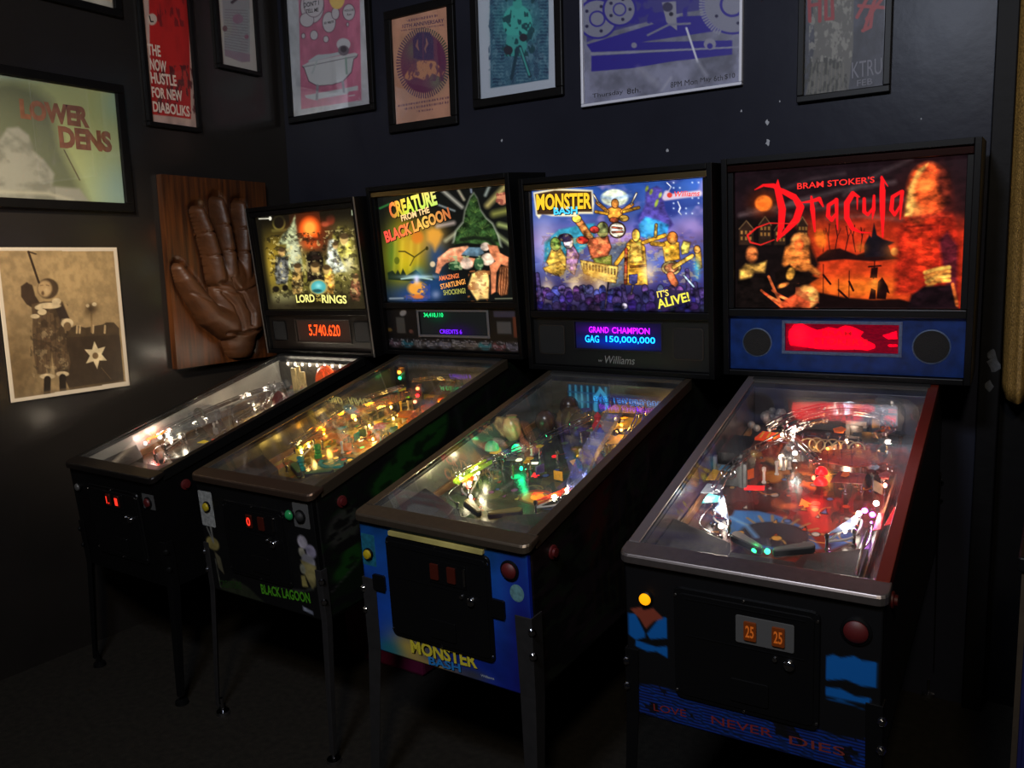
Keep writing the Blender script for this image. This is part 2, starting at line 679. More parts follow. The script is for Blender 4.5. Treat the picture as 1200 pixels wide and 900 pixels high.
# gold curtain hanging beside the post
M_CURTAIN = pmat('gold_sequin_cloth', (176, 136, 70), rough=0.45, metal=0.3, noise=(160, 0.35), bump=0.5, bump_scale=240)
cm_ = MB()
nu, nz = 120, 50
x0c, x1c, zc0, zc1 = 1.312, 2.35, 1.085, 3.22
grid = []
for j in range(nz + 1):
    z = zc0 + (zc1 - zc0) * j / nz
    for i in range(nu + 1):
        x = x0c + (x1c - x0c) * i / nu
        ph = (x - x0c) * 62 + 0.35 * math.sin(z * 2.1)
        y = YW - 0.045 + 0.03 * math.cos(ph) + 0.008 * math.sin(ph * 2.7 + z)
        grid.append((x - 0.028 * (z - zc0) / (zc1 - zc0), y, z - 0.03 * math.sin(ph * 0.5) * (1 - j / nz)))
cm_.add(grid, [(j * (nu + 1) + i, j * (nu + 1) + i + 1, (j + 1) * (nu + 1) + i + 1, (j + 1) * (nu + 1) + i) for j in range(nz) for i in range(nu)])
cur = empty('curtain', (1.8, YW - 0.045, zc0))
co = cm_.build('cloth', M_CURTAIN, cur, smooth='all')
co.matrix_parent_inverse = Matrix.Translation((-1.8, -(YW - 0.045), -zc0))
so = co.modifiers.new('thickness', 'SOLIDIFY')
so.thickness = 0.003
rod = MB().tube([(1.3, YW - 0.045, 3.235), (2.4, YW - 0.045, 3.235)], 0.012).build('curtain_rod', pmat('black_iron', (18, 18, 18), rough=0.4, metal=0.6), cur)
rod.matrix_parent_inverse = co.matrix_parent_inverse
tag(cur, 'gold shimmering curtain hanging at the right edge beside the black corner post', 'curtain')

# ------------------------------------------------------------------ photo pixel <-> room


# the photograph's own viewpoint, used only to read positions off it; it stays put if the camera above is moved
REF_POS = Vector((1.4549, -2.6051, 1.5262))
REF_R = Vector((0.838281, 0.544513, -0.02811))
REF_U = Vector((-0.053868, 0.134012, 0.989515))
REF_F = Vector((-0.542571, 0.827977, -0.141672))
REF_FOCAL = 982.33


def to_px(P):
    d = Vector(P) - REF_POS
    z = d.dot(REF_F)
    return 600 + REF_FOCAL * d.dot(REF_R) / z, 450 - REF_FOCAL * d.dot(REF_U) / z


def crop_quad(corners, crop):
    x0, y0, k = crop
    return [((to_px(c)[0] - x0) * k, (to_px(c)[1] - y0) * k) for c in corners]


# ------------------------------------------------------------------ framed posters
M_PRINT = print_mat('printed_paper', rough=0.55, albedo=0.85, grain=0.08)
M_PANE = pane_mat('picture_glass', f0=0.03)
M_FRAME = pmat('black_frame_wood', (11, 10, 10), rough=0.45, noise=(20, 0.6), spec=0.2)
M_FRAME_W = pmat('silver_white_frame', (200, 202, 214), rough=0.4)
M_INK = pmat('black_ink', (24, 20, 26), rough=0.6)


class Poster:
    """wall 'back' (x to the right) or 'left' (y to the right); a..b along the wall, z0..z1 upwards: the visible print"""

    def __init__(s, name, label, cat, wall, a, b, z0, z1, crop, res, frame=0.03, fmat=None, mat_w=0.0, depth=0.022, group=None, pane=True):
        s.wall, s.a, s.b, s.z0, s.z1 = wall, a, b, z0, z1
        mid = (a + b) / 2
        s.base = Vector((mid, YW, z0 - frame)) if wall == 'back' else Vector((XW, mid, z0 - frame))
        s.root = empty(name, s.base)
        tag(s.root, label, cat, group)
        back = 0.008
        O = s.loc(a, z1, back)
        E = s.loc(b, z1, back) - O
        D = s.loc(a, z0, back) - O
        quad = crop_quad([s.base + O, s.base + O + E, s.base + O + E + D, s.base + O + D], crop)
        s.art = Art(res[0], res[1], quad)
        s.sheet = Sheet(s.art, O, E, D)
        if frame:
            m = MB()
            f = frame
            for (p, q, r, t) in ((a - f, b + f, z1, z1 + f), (a - f, b + f, z0 - f, z0)):
                s.bar('frame_bar', p, q, r, t, depth, fmat)
            for (p, q) in ((a - f, a), (b, b + f)):
                s.bar('frame_bar', p, q, z0, z1, depth, fmat)
            m = MB()
            c = [s.loc(u, z, d) for d in (0.0005, 0.004) for (u, z) in ((a - f * .6, z0 - f * .6), (b + f * .6, z0 - f * .6), (b + f * .6, z1 + f * .6), (a - f * .6, z1 + f * .6))]
            m.rings([c[:4], c[4:]]).build('backing_board', M_FRAME, s.root)
            if pane:
                c = [s.loc(u, z, d) for d in (0.013, 0.015) for (u, z) in ((a, z0), (b, z0), (b, z1), (a, z1))]
                MB().rings([c[:4], c[4:]]).build('glass_pane', M_PANE, s.root)

    def loc(s, u, z, d):
        p = Vector((u, YW - d, z)) if s.wall == 'back' else Vector((XW + d, u, z))
        return p - s.base

    def bar(s, name, p, q, r, t, depth, fmat):
        c = [s.loc(u, z, d) for d in (0.001, depth) for (u, z) in ((p, r), (q, r), (q, t), (p, t))]
        MB().rings([c[:4], c[4:]]).build(name, fmat or M_FRAME, s.root, bevel=0.003)

    def done(s, mat=None, name='print'):
        s.p = s.sheet.mesh(name, mat or M_PRINT, s.root, 0.002)
        return s.p

    def letters(s):
        return Letters(s.sheet)


def bubble(A, x, y, rx, ry):
    A.ell(x, y, rx + 3, ry + 3, (70, 40, 60))
    A.ell(x, y, rx, ry, (205, 200, 205))


# --- pink bathtub poster (drawing units: photo crop 330,0 at 5.58x)
P = Poster('framed_poster', 'pink poster of a white claw-foot bathtub in black frame nearest the corner', 'poster', 'back', -1.796, -1.282, 2.281, 2.96, (330, 0, 5.581), (120, 190))
A = P.art
A.c[:] = (196, 200, 205)
A.poly([(95, -700), (500, -760), (522, 655), (128, 715)], (206, 122, 150))
A.noise(10, 0.9, 1.05, 3)
for b in [(200, 40, 75, 110), (165, 130, 45, 45), (310, 145, 42, 66), (440, 80, 38, 52), (352, 88, 24, 38), (212, 230, 24, 30), (290, 256, 16, 20), (142, 235, 11, 16), (432, 160, 7, 12)]:
    bubble(A, *b)
bubble(A, 210, 20, 64, 90)
A.ell(362, -10, 50, 70, (240, 205, 120))
tub = [(135, 430), (180, 405), (480, 345), (498, 352), (490, 372), (470, 385), (455, 470), (400, 530), (330, 552), (235, 560), (180, 530), (150, 445)]
A.poly([(x + (4 if x > 300 else -4), y + 4) for x, y in tub], (90, 60, 80))
A.poly(tub, (205, 208, 210))
A.line([(140, 438), (300, 405), (490, 368)], 4, (95, 90, 100))
A.line([(200, 480), (245, 360)], 10, (180, 190, 190))
A.line([(420, 380), (425, 480)], 14, (150, 175, 165))
A.poly([(170, 400), (230, 360), (330, 350), (420, 330), (430, 350), (300, 380), (190, 405)], (190, 200, 205))
A.ell(405, 290, 45, 40, (205, 205, 210)); A.ell(405, 330, 36, 34, (120, 110, 120)); A.ell(405, 322, 20, 20, (70, 60, 70))
for p in [[(150, 625), (500, 560), (498, 590), (440, 600), (430, 615), (230, 650), (215, 655), (160, 640)]]:
    A.poly(p, (200, 205, 208))
A.line([(235, 560), (230, 650)], 16, (150, 150, 158)); A.line([(400, 535), (408, 600)], 16, (150, 150, 158))
A.line([(440, 628), (478, 622)], 6, (225, 225, 225))
P.done()
L = P.letters()
L.word('DON\'T I', (145, 50), (245, 32), 32, bold=0.02).word('TELL ME', (160, 88), (242, 75), 26, bold=0.02)
L.word('so warm', (278, 160), (342, 150), 16).word('WOULD BE', (410, 78), (472, 70), 14).word('fun', (428, 104), (456, 100), 16)
L.build('word', M_INK, P.p)

# --- orange sunburst poster
P = Poster('framed_poster', 'orange poster with a purple sunburst circle in a thin black frame', 'poster', 'back', -1.134, -0.816, 2.172, 2.629, (330, 0, 5.581), (110, 160), frame=0.036)
A = P.art
A.c[:] = (206, 150, 122)
A.noise(5, 0.93, 1.05, 5)
cx, cy, R1, R2 = 928, 412, 178, 232
ang = np.arctan2((A.Y - cy) / R2, (A.X - cx) / R1)
rad = np.hypot((A.X - cx) / R1, (A.Y - cy) / R2)
tri = np.abs(((ang / (2 * PI) * 72) % 1) - 0.5) * 2
spoke = np.clip((tri - 0.45) / 0.15, 0, 1)
A.put((rad < 1) * spoke, (78, 40, 84))
A.put((rad < 1) * spoke * np.clip(np.sin(ang * 1 + 2.2), 0, 1), (30, 70, 50))
A.put(np.clip((0.86 - rad) / 0.05, 0, 1), (108, 48, 84))
A.glow(860, 330, 60, 80, (100, 130, 100), 0.6); A.glow(1010, 530, 50, 60, (110, 130, 95), 0.7)
A.poly([(862, 380), (858, 260), (885, 215), (925, 208), (970, 212), (992, 255), (996, 385), (930, 395)], (60, 36, 88), 1, 8)
A.line([(926, 215), (926, 385)], 10, (100, 50, 88), 0.8, 6)
A.stroke([(890, 262), (884, 300), (898, 330)], [6, 16, 5], (150, 104, 100)); A.stroke([(945, 250), (952, 285), (938, 318), (944, 345)], [5, 15, 10, 4], (156, 110, 104))
A.poly([(795, 510), (850, 425), (905, 395), (1000, 398), (1064, 470), (1040, 505), (985, 480), (950, 530), (880, 505), (835, 525)], (196, 134, 100), 1, 6)
A.blotch((96, 48, 84), 18, 0.5, 0.06, 0.8, 44, ((A.Y > 390) & (A.Y < 530) & (A.X > 800) & (A.X < 1060)).astype(float), 3)
# lines of small type too fine to read
fine = (np.sin(A.X * 0.9) + np.sin(A.X * 0.37 + 1) > -0.2).astype(float)
for (x0, y0, x1, y1, wd) in [(825, 135, 1012, 102, 15), (785, 200, 1060, 163, 8), (765, 693, 1110, 634, 13), (808, 713, 1090, 668, 13), (890, 728, 990, 714, 10)]:
    A.put(np.clip(0.5 + (wd / 2 - A.dist([(x0, y0), (x1, y1)], False)) / A.px, 0, 1) * fine, (78, 42, 78), 0.7)
P.done()
L = P.letters()
L.word('10TH ANNIVERSARY', (790, 186), (1062, 146), 26, bold=0.02)
L.build('word', pmat('purple_ink', (70, 38, 80), rough=0.6), P.p)

# --- teal guitarist poster
P = Poster('framed_poster', 'teal poster with white margin and standing figure in a wide black frame', 'poster', 'back', -0.659, -0.287, 2.223, 2.74, (550, 0, 3.636), (110, 160), frame=0.034)
A = P.art
A.c[:] = (192, 202, 216)
inner = [(80, -900), (338, -930), (338, 338), (90, 376)]
A.poly(inner, (52, 96, 122))
imask = ((A.X > 82) & (A.X < 337) & (A.Y < 372 - (A.X - 90) * 0.15)).astype(float)
A.blotch((32, 60, 92), 16, 0.5, 0.1, 0.8, 9, imask, 3)
z = np.abs((A.X * 0.06 + np.abs(((A.X * 0.02) % 2) - 1) * 3 + A.Y * 0.07) % 1 - 0.5) * 2
A.put((z > 0.72) * imask, (120, 165, 180), 0.5)
A.blotch((130, 170, 185), 30, 0.6, 0.08, 0.4, 19, imask, 2)
A.glow(205, 95, 75, 80, (70, 190, 180), 0.85)
A.ell(205, 95, 62, 75, (74, 186, 176)); A.ell(205, 15, 20, 24, (70, 175, 165))
A.poly([(160, 150), (250, 150), (240, 240), (150, 240)], (70, 170, 165))
A.blotch((26, 72, 82), 22, 0.58, 0.06, 0.9, 4, ((A.X > 140) & (A.X < 280) & (A.Y > -10) & (A.Y < 240)).astype(float), 2)
A.line([(205, 205), (180, 335)], 14, (28, 62, 80)); A.line([(215, 200), (258, 325)], 16, (28, 62, 80)); A.line([(217, 205), (255, 318)], 8, (74, 170, 165))
A.ell(230, 160, 17, 17, (44, 44, 58)); A.ell(166, 214, 19, 19, (44, 44, 58))
P.done()

# --- blue mechanism poster
P = Poster('framed_poster', 'wide silver poster printed with blue gears and machinery in a pale frame', 'poster', 'back', -0.160, 0.460, 2.141, 2.80, (550, 0, 3.636), (200, 210), frame=0.011, fmat=M_FRAME_W)
A = P.art
A.c[:] = (132, 134, 158)
A.noise(9, 0.75, 1.12, 8)
BL = (42, 30, 150)
A.poly([(500, 190), (760, 110), (900, 70), (1170, 60), (1170, 110), (1000, 140), (760, 175), (700, 190), (520, 220)], BL)
A.poly([(520, 185), (1120, 172), (1120, 200), (520, 222)], BL); A.poly([(520, 238), (1120, 205), (1120, 232), (860, 262), (700, 290), (520, 305)], BL)
A.line([(520, 230), (1160, 200)], 7, (150, 152, 175))
A.poly([(500, -300), (1170, -300), (1170, 20), (1000, 40), (880, 60), (620, 130), (500, 180)], (66, 62, 140))
A.blotch(BL, 12, 0.5, 0.06, 0.9, 31, (A.Y < 100).astype(float), 3)
for (x, y, r) in [(545, 80, 78), (640, 40, 64), (1120, 20, 118), (850, 70, 0)]:
    if r:
        A.ell(x, y, r + 9, r + 9, BL); A.ell(x, y, r, r, (138, 140, 160)); A.ell(x, y, r * 0.45, r * 0.45, BL); A.ell(x, y, r * 0.36, r * 0.36, (140, 142, 162))
        for k in range(5):
            A.ell(x + r * 0.7 * math.cos(k * 1.257), y + r * 0.7 * math.sin(k * 1.257), 7, 7, (30, 26, 70))
for k in range(22):
    an = 2.0 + k * 0.09
    A.line([(1120 + 120 * math.cos(an), 20 + 120 * math.sin(an)), (1120 + 138 * math.cos(an), 20 + 138 * math.sin(an))], 8, (150, 152, 172))
A.poly([(820, 10), (880, 5), (885, 130), (840, 95)], (150, 150, 165)); A.ell(845, 30, 22, 20, (60, 56, 90)); A.ell(860, 60, 9, 9, (30, 28, 50))
A.line([(760, 150), (850, 105), (940, 100)], 9, (130, 132, 155))
for x, y in ((702, 185), (1025, 188)):
    A.ell(x, y, 26, 24, BL if x < 800 else (150, 150, 170)); A.ell(x, y + 8, 12, 12, (140, 140, 165) if x < 800 else BL)
A.line([(925, 120), (972, 262)], 9, (225, 228, 240)); A.line([(972, 262), (1010, 320)], 12, (165, 167, 185), 0.8, 16)
A.line([(720, 290), (800, 360)], 16, (165, 165, 180), 0.6, 30); A.line([(860, 330), (820, 385)], 8, (190, 190, 205), 0.6, 10)
P.done()
L = P.letters()
for t, x0, x1 in (('Thursday', 525, 655), ('8th.', 672, 730), ('8PM', 858, 905), ('Mon', 918, 972), ('May', 984, 1032), ('6th', 1042, 1080), ('$10', 1088, 1132)):
    L.word(t, (x0, 424 - (x0 - 525) * 0.148), (x1, 424 - (x1 - 525) * 0.148), 24, bold=0.0)
L.build('word', M_INK, P.p)

# --- grey poster, red letters
P = Poster('framed_poster', 'dim grey poster with red lettering in a thin black frame at far right', 'poster', 'back', 0.684, 0.935, 2.066, 2.50, (660, 0, 2.222), (110, 190), frame=0.022)
A = P.art
A.c[:] = (66, 68, 80)
A.noise(8, 0.8, 1.15, 14)
A.poly([(640, -200), (760, -200), (755, 130), (742, 240), (630, 255), (655, 120)], (98, 96, 92))
A.blotch((140, 138, 130), 22, 0.55, 0.1, 0.9, 6, ((A.X > 640) & (A.X < 752) & (A.Y < 160)).astype(float), 3)
A.blotch((52, 52, 48), 26, 0.5, 0.1, 0.9, 16, ((A.X > 625) & (A.X < 740) & (A.Y > 150)).astype(float), 3)
for k in range(9):
    A.line([(650 + k * 10, 165), (640 + k * 11, 245)], 3, (120, 118, 104), 0.7)
for pts in ([(640, -20), (642, 55)], [(640, 15), (668, 10)], [(668, -15), (668, 55)], [(684, -10), (700, -10), (702, 48), (684, 50), (684, -10)]):
    A.line(pts, 9, (150, 52, 58))
for pts in ([(765, 45), (800, -20)], [(790, 50), (835, -10)], [(770, 15), (838, 20)], [(780, 80), (800, 70), (805, 30)], [(820, -20), (800, 30), (785, 75)]):
    A.line(pts, 9, (160, 66, 70))
A.line([(838, -50), (836, 235)], 2.5, (150, 155, 165), 0.8)
P.done()
L = P.letters()
L.word('KTRU', (752, 205), (830, 192), 42, bold=0.0)
L.word('FEB', (765, 225), (805, 219), 16, bold=0.0)
L.build('word', pmat('grey_ink', (112, 112, 122), rough=0.6), P.p)

# --- left wall: strip of a cream print at the very top
P = Poster('framed_poster', 'cream print in black frame cut off at the top left of the picture', 'poster', 'left', -0.86, -0.441, 2.607, 3.1, (0, 0, 3.529), (60, 60), frame=0.03)
A = P.art
A.c[:] = (205, 196, 176)
A.noise(6, 0.9, 1.05, 2)
A.poly([(250, -300), (440, -300), (455, -2), (300, -40)], (212, 150, 88))
P.done()

# --- red handbill
P = Poster('framed_poster', 'tall narrow red handbill with white lettering on the left wall', 'poster', 'left', -0.312, -0.084, 2.176, 2.86, (0, 0, 3.529), (80, 190), frame=0.02)
A = P.art
A.c[:] = (205, 170, 155)
A.poly([(596, -900), (760, -900), (790, 492), (626, 472)], (190, 32, 28))
A.noise(5, 0.88, 1.05, 21)
A.blotch((110, 22, 26), 14, 0.56, 0.06, 0.75, 12, ((A.Y < 110) & (A.X > 650) & (A.X < 760)).astype(float), 3)
A.blotch((70, 20, 24), 18, 0.55, 0.06, 0.8, 15, ((A.Y > 270) & (A.Y < 470) & (A.X > 650)).astype(float), 3)
A.ell(629, 80, 20, 24, (215, 190, 170))
P.done()
L = P.letters()
for t, p0, p1, h in [('THE', (612, 226), (666, 236), 46), ('NOW', (622, 288), (690, 302), 48), ('HUSTLE', (626, 344), (732, 358), 46), ('FOR NEW', (630, 402), (756, 420), 44), ('DIABOLIKS', (634, 462), (786, 484), 44)]:
    L.word(t, p0, p1, h, bold=0.03)
L.build('word', pmat('cream_ink', (222, 196, 178), rough=0.6), P.p)
L = P.letters()
L.word('L', (622, 92), (636, 92), 26, bold=0.03)
L.build('emblem', M_INK, P.p)

# --- pale handbill near the corner
P = Poster('framed_poster', 'narrow pale handbill with faint purple type on the left wall nearest the corner', 'poster', 'left', 0.079, 0.288, 2.481, 3.06, (0, 0, 3.529), (70, 160), frame=0.02)
A = P.art
A.c[:] = (178, 176, 168)
A.poly([(905, -300), (1030, -300), (1034, 255), (930, 232)], (146, 150, 152))
for k in range(16):
    A.line([(930, 40 + k * 11), (1024, 44 + k * 12)], 3, (96, 92, 102), 0.6)
A.ell(984, 78, 22, 20, (140, 110, 128)); A.ell(930, 118, 10, 12, (96, 60, 80)); A.ell(1020, 152, 9, 9, (140, 90, 110))
A.poly([(930, 205), (1034, 225), (1034, 255), (1000, 258), (930, 230)], (140, 124, 136))
A.line([(960, 10), (985, -10)], 12, (40, 40, 48))
P.done()

# --- green and grey landscape print with big pink letters
P = Poster('framed_poster', 'wide olive green print with faded red block letters at the left edge', 'poster', 'left', -1.10, -0.471, 1.824, 2.271, (0, 0, 3.529), (220, 150), frame=0.035)
A = P.art
A.c[:] = (150, 156, 110)
A.c[:] = np.array((150, 158, 112)) * (1 - A.U[..., None]) + np.array((184, 190, 124)) * A.U[..., None]
A.glow(500, 790, 130, 160, (140, 168, 160), 0.9); A.glow(480, 420, 60, 100, (150, 178, 150), 0.8); A.glow(60, 310, 300, 26, (170, 190, 175), 0.8)
A.poly([(-400, 330), (60, 335), (150, 370), (210, 420), (230, 520), (260, 620), (330, 760), (360, 840), (-400, 840)], (96, 100, 78), 0.9, 60)
A.poly([(-400, 560), (0, 575), (30, 530), (75, 525), (120, 560), (135, 620), (180, 660), (225, 720), (215, 770), (330, 780), (370, 835), (-400, 815)], (150, 148, 134), 0.95, 14)
A.blotch((112, 112, 98), 9, 0.5, 0.2, 0.7, 3, ((A.Y > 540) & (A.X < 230)).astype(float))
A.line([(-50, 790), (200, 800), (300, 830)], 14, (176, 172, 150), 0.8, 14)
A.line([(265, 620), (330, 745)], 4, (80, 66, 50))
P.done(print_mat('faded_print', rough=0.5, albedo=0.95, grain=0.1))
L = P.letters()
L.word('LOWER', (85, 490), (372, 532), 82, 88, bold=0.06)
L.word('DENS', (248, 612), (466, 632), 92, 86, bold=0.06)
L.build('word', pmat('faded_red_ink', (140, 92, 66), rough=0.6, noise=(30, 0.6)), P.p)

# --- sepia costume photograph, unframed with a white border
P = Poster('photo_print', 'sepia photograph of a costumed performer with white border and no frame on left wall', 'photo', 'left', -1.014, -0.525, 1.057, 1.641, (0, 280, 4.5), (190, 220), frame=0.0)
A = P.art
A.c[:] = (196, 182, 162)
q = A.quad
inset = [(q[0][0] + 22, q[0][1] + 18), (q[1][0] - 18, q[1][1] + 18), (q[2][0] - 20, q[2][1] - 22), (q[3][0] + 18, q[3][1] - 22)]
A.poly(inset, (148, 124, 88))
inm = np.clip(A.dist(inset, True) / 3, 0, 1) * (np.abs(A.c - np.array((148, 124, 88))).sum(-1) < 60)
A.glow(380, 200, 260, 190, (172, 144, 100), 0.8 )
A.glow(90, 720, 130, 260, (92, 74, 50), 0.75)
A.poly(inset and [(330, 500), (628, 470), (655, 765), (370, 800), (300, 640)], (58, 46, 34))
A.poly([(350, 480), (400, 455), (450, 468), (545, 450), (560, 440), (600, 440), (628, 470), (630, 505), (350, 520)], (70, 56, 40))
for x in (405, 420, 490, 552):
    A.line([(x, 495), (x + 2, 458)], 10, (176, 150, 110))
A.line([(484, 490), (482, 390)], 9, (130, 106, 72)); A.glow(480, 370, 30, 30, (60, 46, 32), 0.9); A.ell(498, 345, 12, 10, (196, 176, 140)); A.ell(462, 352, 9, 9, (190, 168, 130))
# performer: raised arm with a horn, ruffled collar, baggy suit
A.poly([(110, 250), (140, 228), (170, 240), (186, 300), (215, 345), (190, 375), (140, 345), (112, 305)], (62, 48, 36), 1, 6); A.poly([(150, 235), (160, 195), (195, 190), (206, 225), (190, 250)], (140, 116, 82), 1, 8)
A.ell(252, 262, 56, 54, (72, 56, 40), 1, 0, 8); A.ell(236, 262, 38, 44, (166, 138, 98), 1, 0, 12); A.ell(226, 286, 8, 11, (96, 72, 50), 1, 0, 6); A.line([(214, 246), (226, 244)], 5, (110, 84, 58), 0.9, 4); A.line([(244, 243), (258, 246)], 5, (110, 84, 58), 0.9, 4); A.ell(246, 275, 14, 16, (184, 156, 114), 0.8, 0, 10)
A.line([(150, 68), (205, 230)], 12, (50, 38, 28)); A.line([(148, 66), (190, 80)], 7, (50, 38, 28))
A.poly([(165, 345), (230, 330), (330, 330), (372, 430), (335, 455), (352, 560), (372, 650), (360, 722), (292, 716), (272, 600), (258, 718), (196, 712), (176, 600), (170, 480), (172, 420)], (88, 70, 50), 1, 6)
for k in range(7):
    A.line([(200 + k * 22, 400), (190 + k * 26, 560), (205 + k * 22, 700)], 4, (60, 46, 34), 0.6, 5)
A.poly([(290, 360), (330, 345), (375, 440), (330, 460)], (52, 42, 36))
A.blotch((180, 158, 118), 26, 0.58, 0.06, 0.45, 8, ((A.X > 170) & (A.X < 360) & (A.Y > 420) & (A.Y < 730)).astype(float), 3)
A.blotch((40, 32, 24), 22, 0.58, 0.06, 0.45, 28, ((A.X > 160) & (A.X < 360) & (A.Y > 340) & (A.Y < 730)).astype(float), 3)
for (x, y, rx, ry) in [(260, 352, 62, 16), (222, 385, 24, 16), (185, 408, 24, 12), (355, 445, 32, 26), (298, 330, 24, 18), (250, 725, 40, 14), (330, 712, 34, 14), (205, 362, 22, 12)]:
    A.ell(x, y, rx, ry, (198, 176, 138))
A.ell(355, 462, 20, 24, (110, 88, 62))
A.line([(250, 740), (248, 815)], 36, (34, 26, 20)); A.line([(330, 730), (332, 800)], 36, (34, 26, 20))
star = []
for k in range(12):
    rr = 78 if k % 2 == 0 else 38
    an = math.radians(-97 + k * 30)
    star.append((505 + rr * 0.82 * math.cos(an), 612 + rr * 0.95 * math.sin(an)))
A.poly(star, (212, 192, 152)); A.ell(503, 616, 16, 17, (120, 94, 64))
A.line([(535, 680), (585, 738)], 3, (120, 98, 70))
A.poly([(inset[3][0], inset[3][1] - 20), (inset[3][0] + 160, inset[3][1] - 40), (inset[2][0], inset[2][1] - 8), inset[2], inset[3]], (116, 96, 68), 0.7, 10)
A.noise(24, 0.9, 1.06, 5)
# restore the white border around the picture
ring = 1 - np.clip(0.5 + np.where(False, 0, 0) + 0 * A.X, 0, 1)
ins = np.zeros(A.X.shape, bool)
for i in range(4):
    (x0, y0), (x1, y1) = inset[i], inset[(i + 1) % 4]
    ins ^= ((y0 > A.Y) != (y1 > A.Y)) & (A.X < (x1 - x0) * (A.Y - y0) / (y1 - y0 + 1e-9) + x0)
A.put((~ins).astype(float), (200, 186, 166))
P.done(print_mat('glossy_photo', rough=0.3, albedo=0.9))

# ------------------------------------------------------------------ carved hand on a wooden board (left wall)
M_BOARD = bpy.data.materials.new('carved_wood_board')
M_BOARD.use_nodes = True
nt = M_BOARD.node_tree
bs = nt.nodes['Principled BSDF']
tc = nt.nodes.new('ShaderNodeTexCoord')
mp = nt.nodes.new('ShaderNodeMapping')
mp.inputs['Scale'].default_value = (6, 14, 0.9)
nz_ = nt.nodes.new('ShaderNodeTexNoise')
nz_.inputs['Scale'].default_value = 4
nz_.inputs['Detail'].default_value = 8
rp = nt.nodes.new('ShaderNodeValToRGB')
rp.color_ramp.elements[0].position = 0.3
rp.color_ramp.elements[0].color = lin((34, 17, 8)) + (1,)
rp.color_ramp.elements[1].position = 0.72
rp.color_ramp.elements[1].color = lin((88, 47, 18)) + (1,)
nt.links.new(tc.outputs['Object'], mp.inputs['Vector'])
nt.links.new(mp.outputs[0], nz_.inputs['Vector'])
nt.links.new(nz_.outputs['Fac'], rp.inputs['Fac'])
nt.links.new(rp.outputs[0], bs.inputs['Base Color'])
bs.inputs['Roughness'].default_value = 0.38
M_HAND = pmat('carved_hand_wood', (80, 46, 22), rough=0.5, noise=(16, 0.55), bump=0.25, bump_scale=45)

hb = Vector((XW, -0.02, 1.103))
hand_root = empty('carved_plaque', hb)
tag(hand_root, 'carved wooden relief of a raised open hand on a brown board', 'wall carving')
# the hand: tapered rounded limbs blended into one height field above the board
W_, H_ = 150, 230
ys = np.linspace(-0.31, 0.27, W_)
zs = np.linspace(1.12, 1.93, H_)
GY, GZ = np.meshgrid(ys, zs)


def limb(p0, p1, r0, r1, h0, h1):
    ex, ez = p1[0] - p0[0], p1[1] - p0[1]
    t = np.clip(((GY - p0[0]) * ex + (GZ - p0[1]) * ez) / (ex * ex + ez * ez), 0, 1)
    d = np.hypot(GY - p0[0] - t * ex, GZ - p0[1] - t * ez)
    r = r0 + (r1 - r0) * t
    h = h0 + (h1 - h0) * t
    q = np.clip(1 - (d / r) ** 2, 0, None)
    return np.where(d < r, h * q ** 0.42, -0.02 - (d - r) * 0.6)


def chain(pts):
    out = None
    for (a, b) in zip(pts[:-1], pts[1:]):
        f = limb((a[0], a[1]), (b[0], b[1]), a[2], b[2], a[3], b[3])
        out = f if out is None else np.maximum(out, f)
    return out


def smax(a, b, k=0.012):
    h = np.clip(0.5 + 0.5 * (a - b) / k, 0, 1)
    return b + (a - b) * h + k * h * (1 - h)


fing = [
    chain([(-0.065, 1.50, .044, .085), (-0.082, 1.60, .038, .085), (-0.112, 1.715, .033, .080), (-0.137, 1.80, .027, .066)]),       # index
    chain([(-0.004, 1.52, .044, .090), (-0.006, 1.61, .039, .090), (-0.018, 1.745, .034, .085), (-0.028, 1.845, .028, .068)]),      # middle
    chain([(0.080, 1.51, .040, .085), (0.086, 1.605, .035, .085), (0.092, 1.73, .031, .080), (0.095, 1.835, .026, .064)]),          # ring
    chain([(0.145, 1.47, .037, .075), (0.168, 1.55, .032, .075), (0.185, 1.64, .027, .070), (0.198, 1.715, .023, .058)]),           # little finger
]
thumb = chain([(-0.030, 1.285, .075, .10), (-0.115, 1.33, .058, .095), (-0.185, 1.42, .047, .085), (-0.238, 1.50, .037, .075), (-0.262, 1.545, .026, .056)])
palm = chain([(0.02, 1.50, .10, .085), (0.03, 1.43, .125, .085), (0.045, 1.34, .125, .088), (0.05, 1.27, .105, .085)])
palm = smax(palm, chain([(0.10, 1.47, .07, .085), (0.125, 1.38, .068, .098), (0.10, 1.28, .070, .100)]), 0.02)
wrist = chain([(0.04, 1.27, .095, .07), (0.045, 1.20, .088, .066), (0.045, 1.175, .080, .060)])
hf = palm
for f in fing:
    hf = smax(hf, f, 0.010)
hf = smax(hf, thumb, 0.012)
hf = smax(hf, wrist, 0.010)


def crease(pts, w, depth):
    d = np.full(GY.shape, 9.0)
    for (a, b) in zip(pts[:-1], pts[1:]):
        ex, ez = b[0] - a[0], b[1] - a[1]
        t = np.clip(((GY - a[0]) * ex + (GZ - a[1]) * ez) / (ex * ex + ez * ez + 1e-12), 0, 1)
        d = np.minimum(d, np.hypot(GY - a[0] - t * ex, GZ - a[1] - t * ez))
    return depth * np.exp(-(d / w) ** 2)


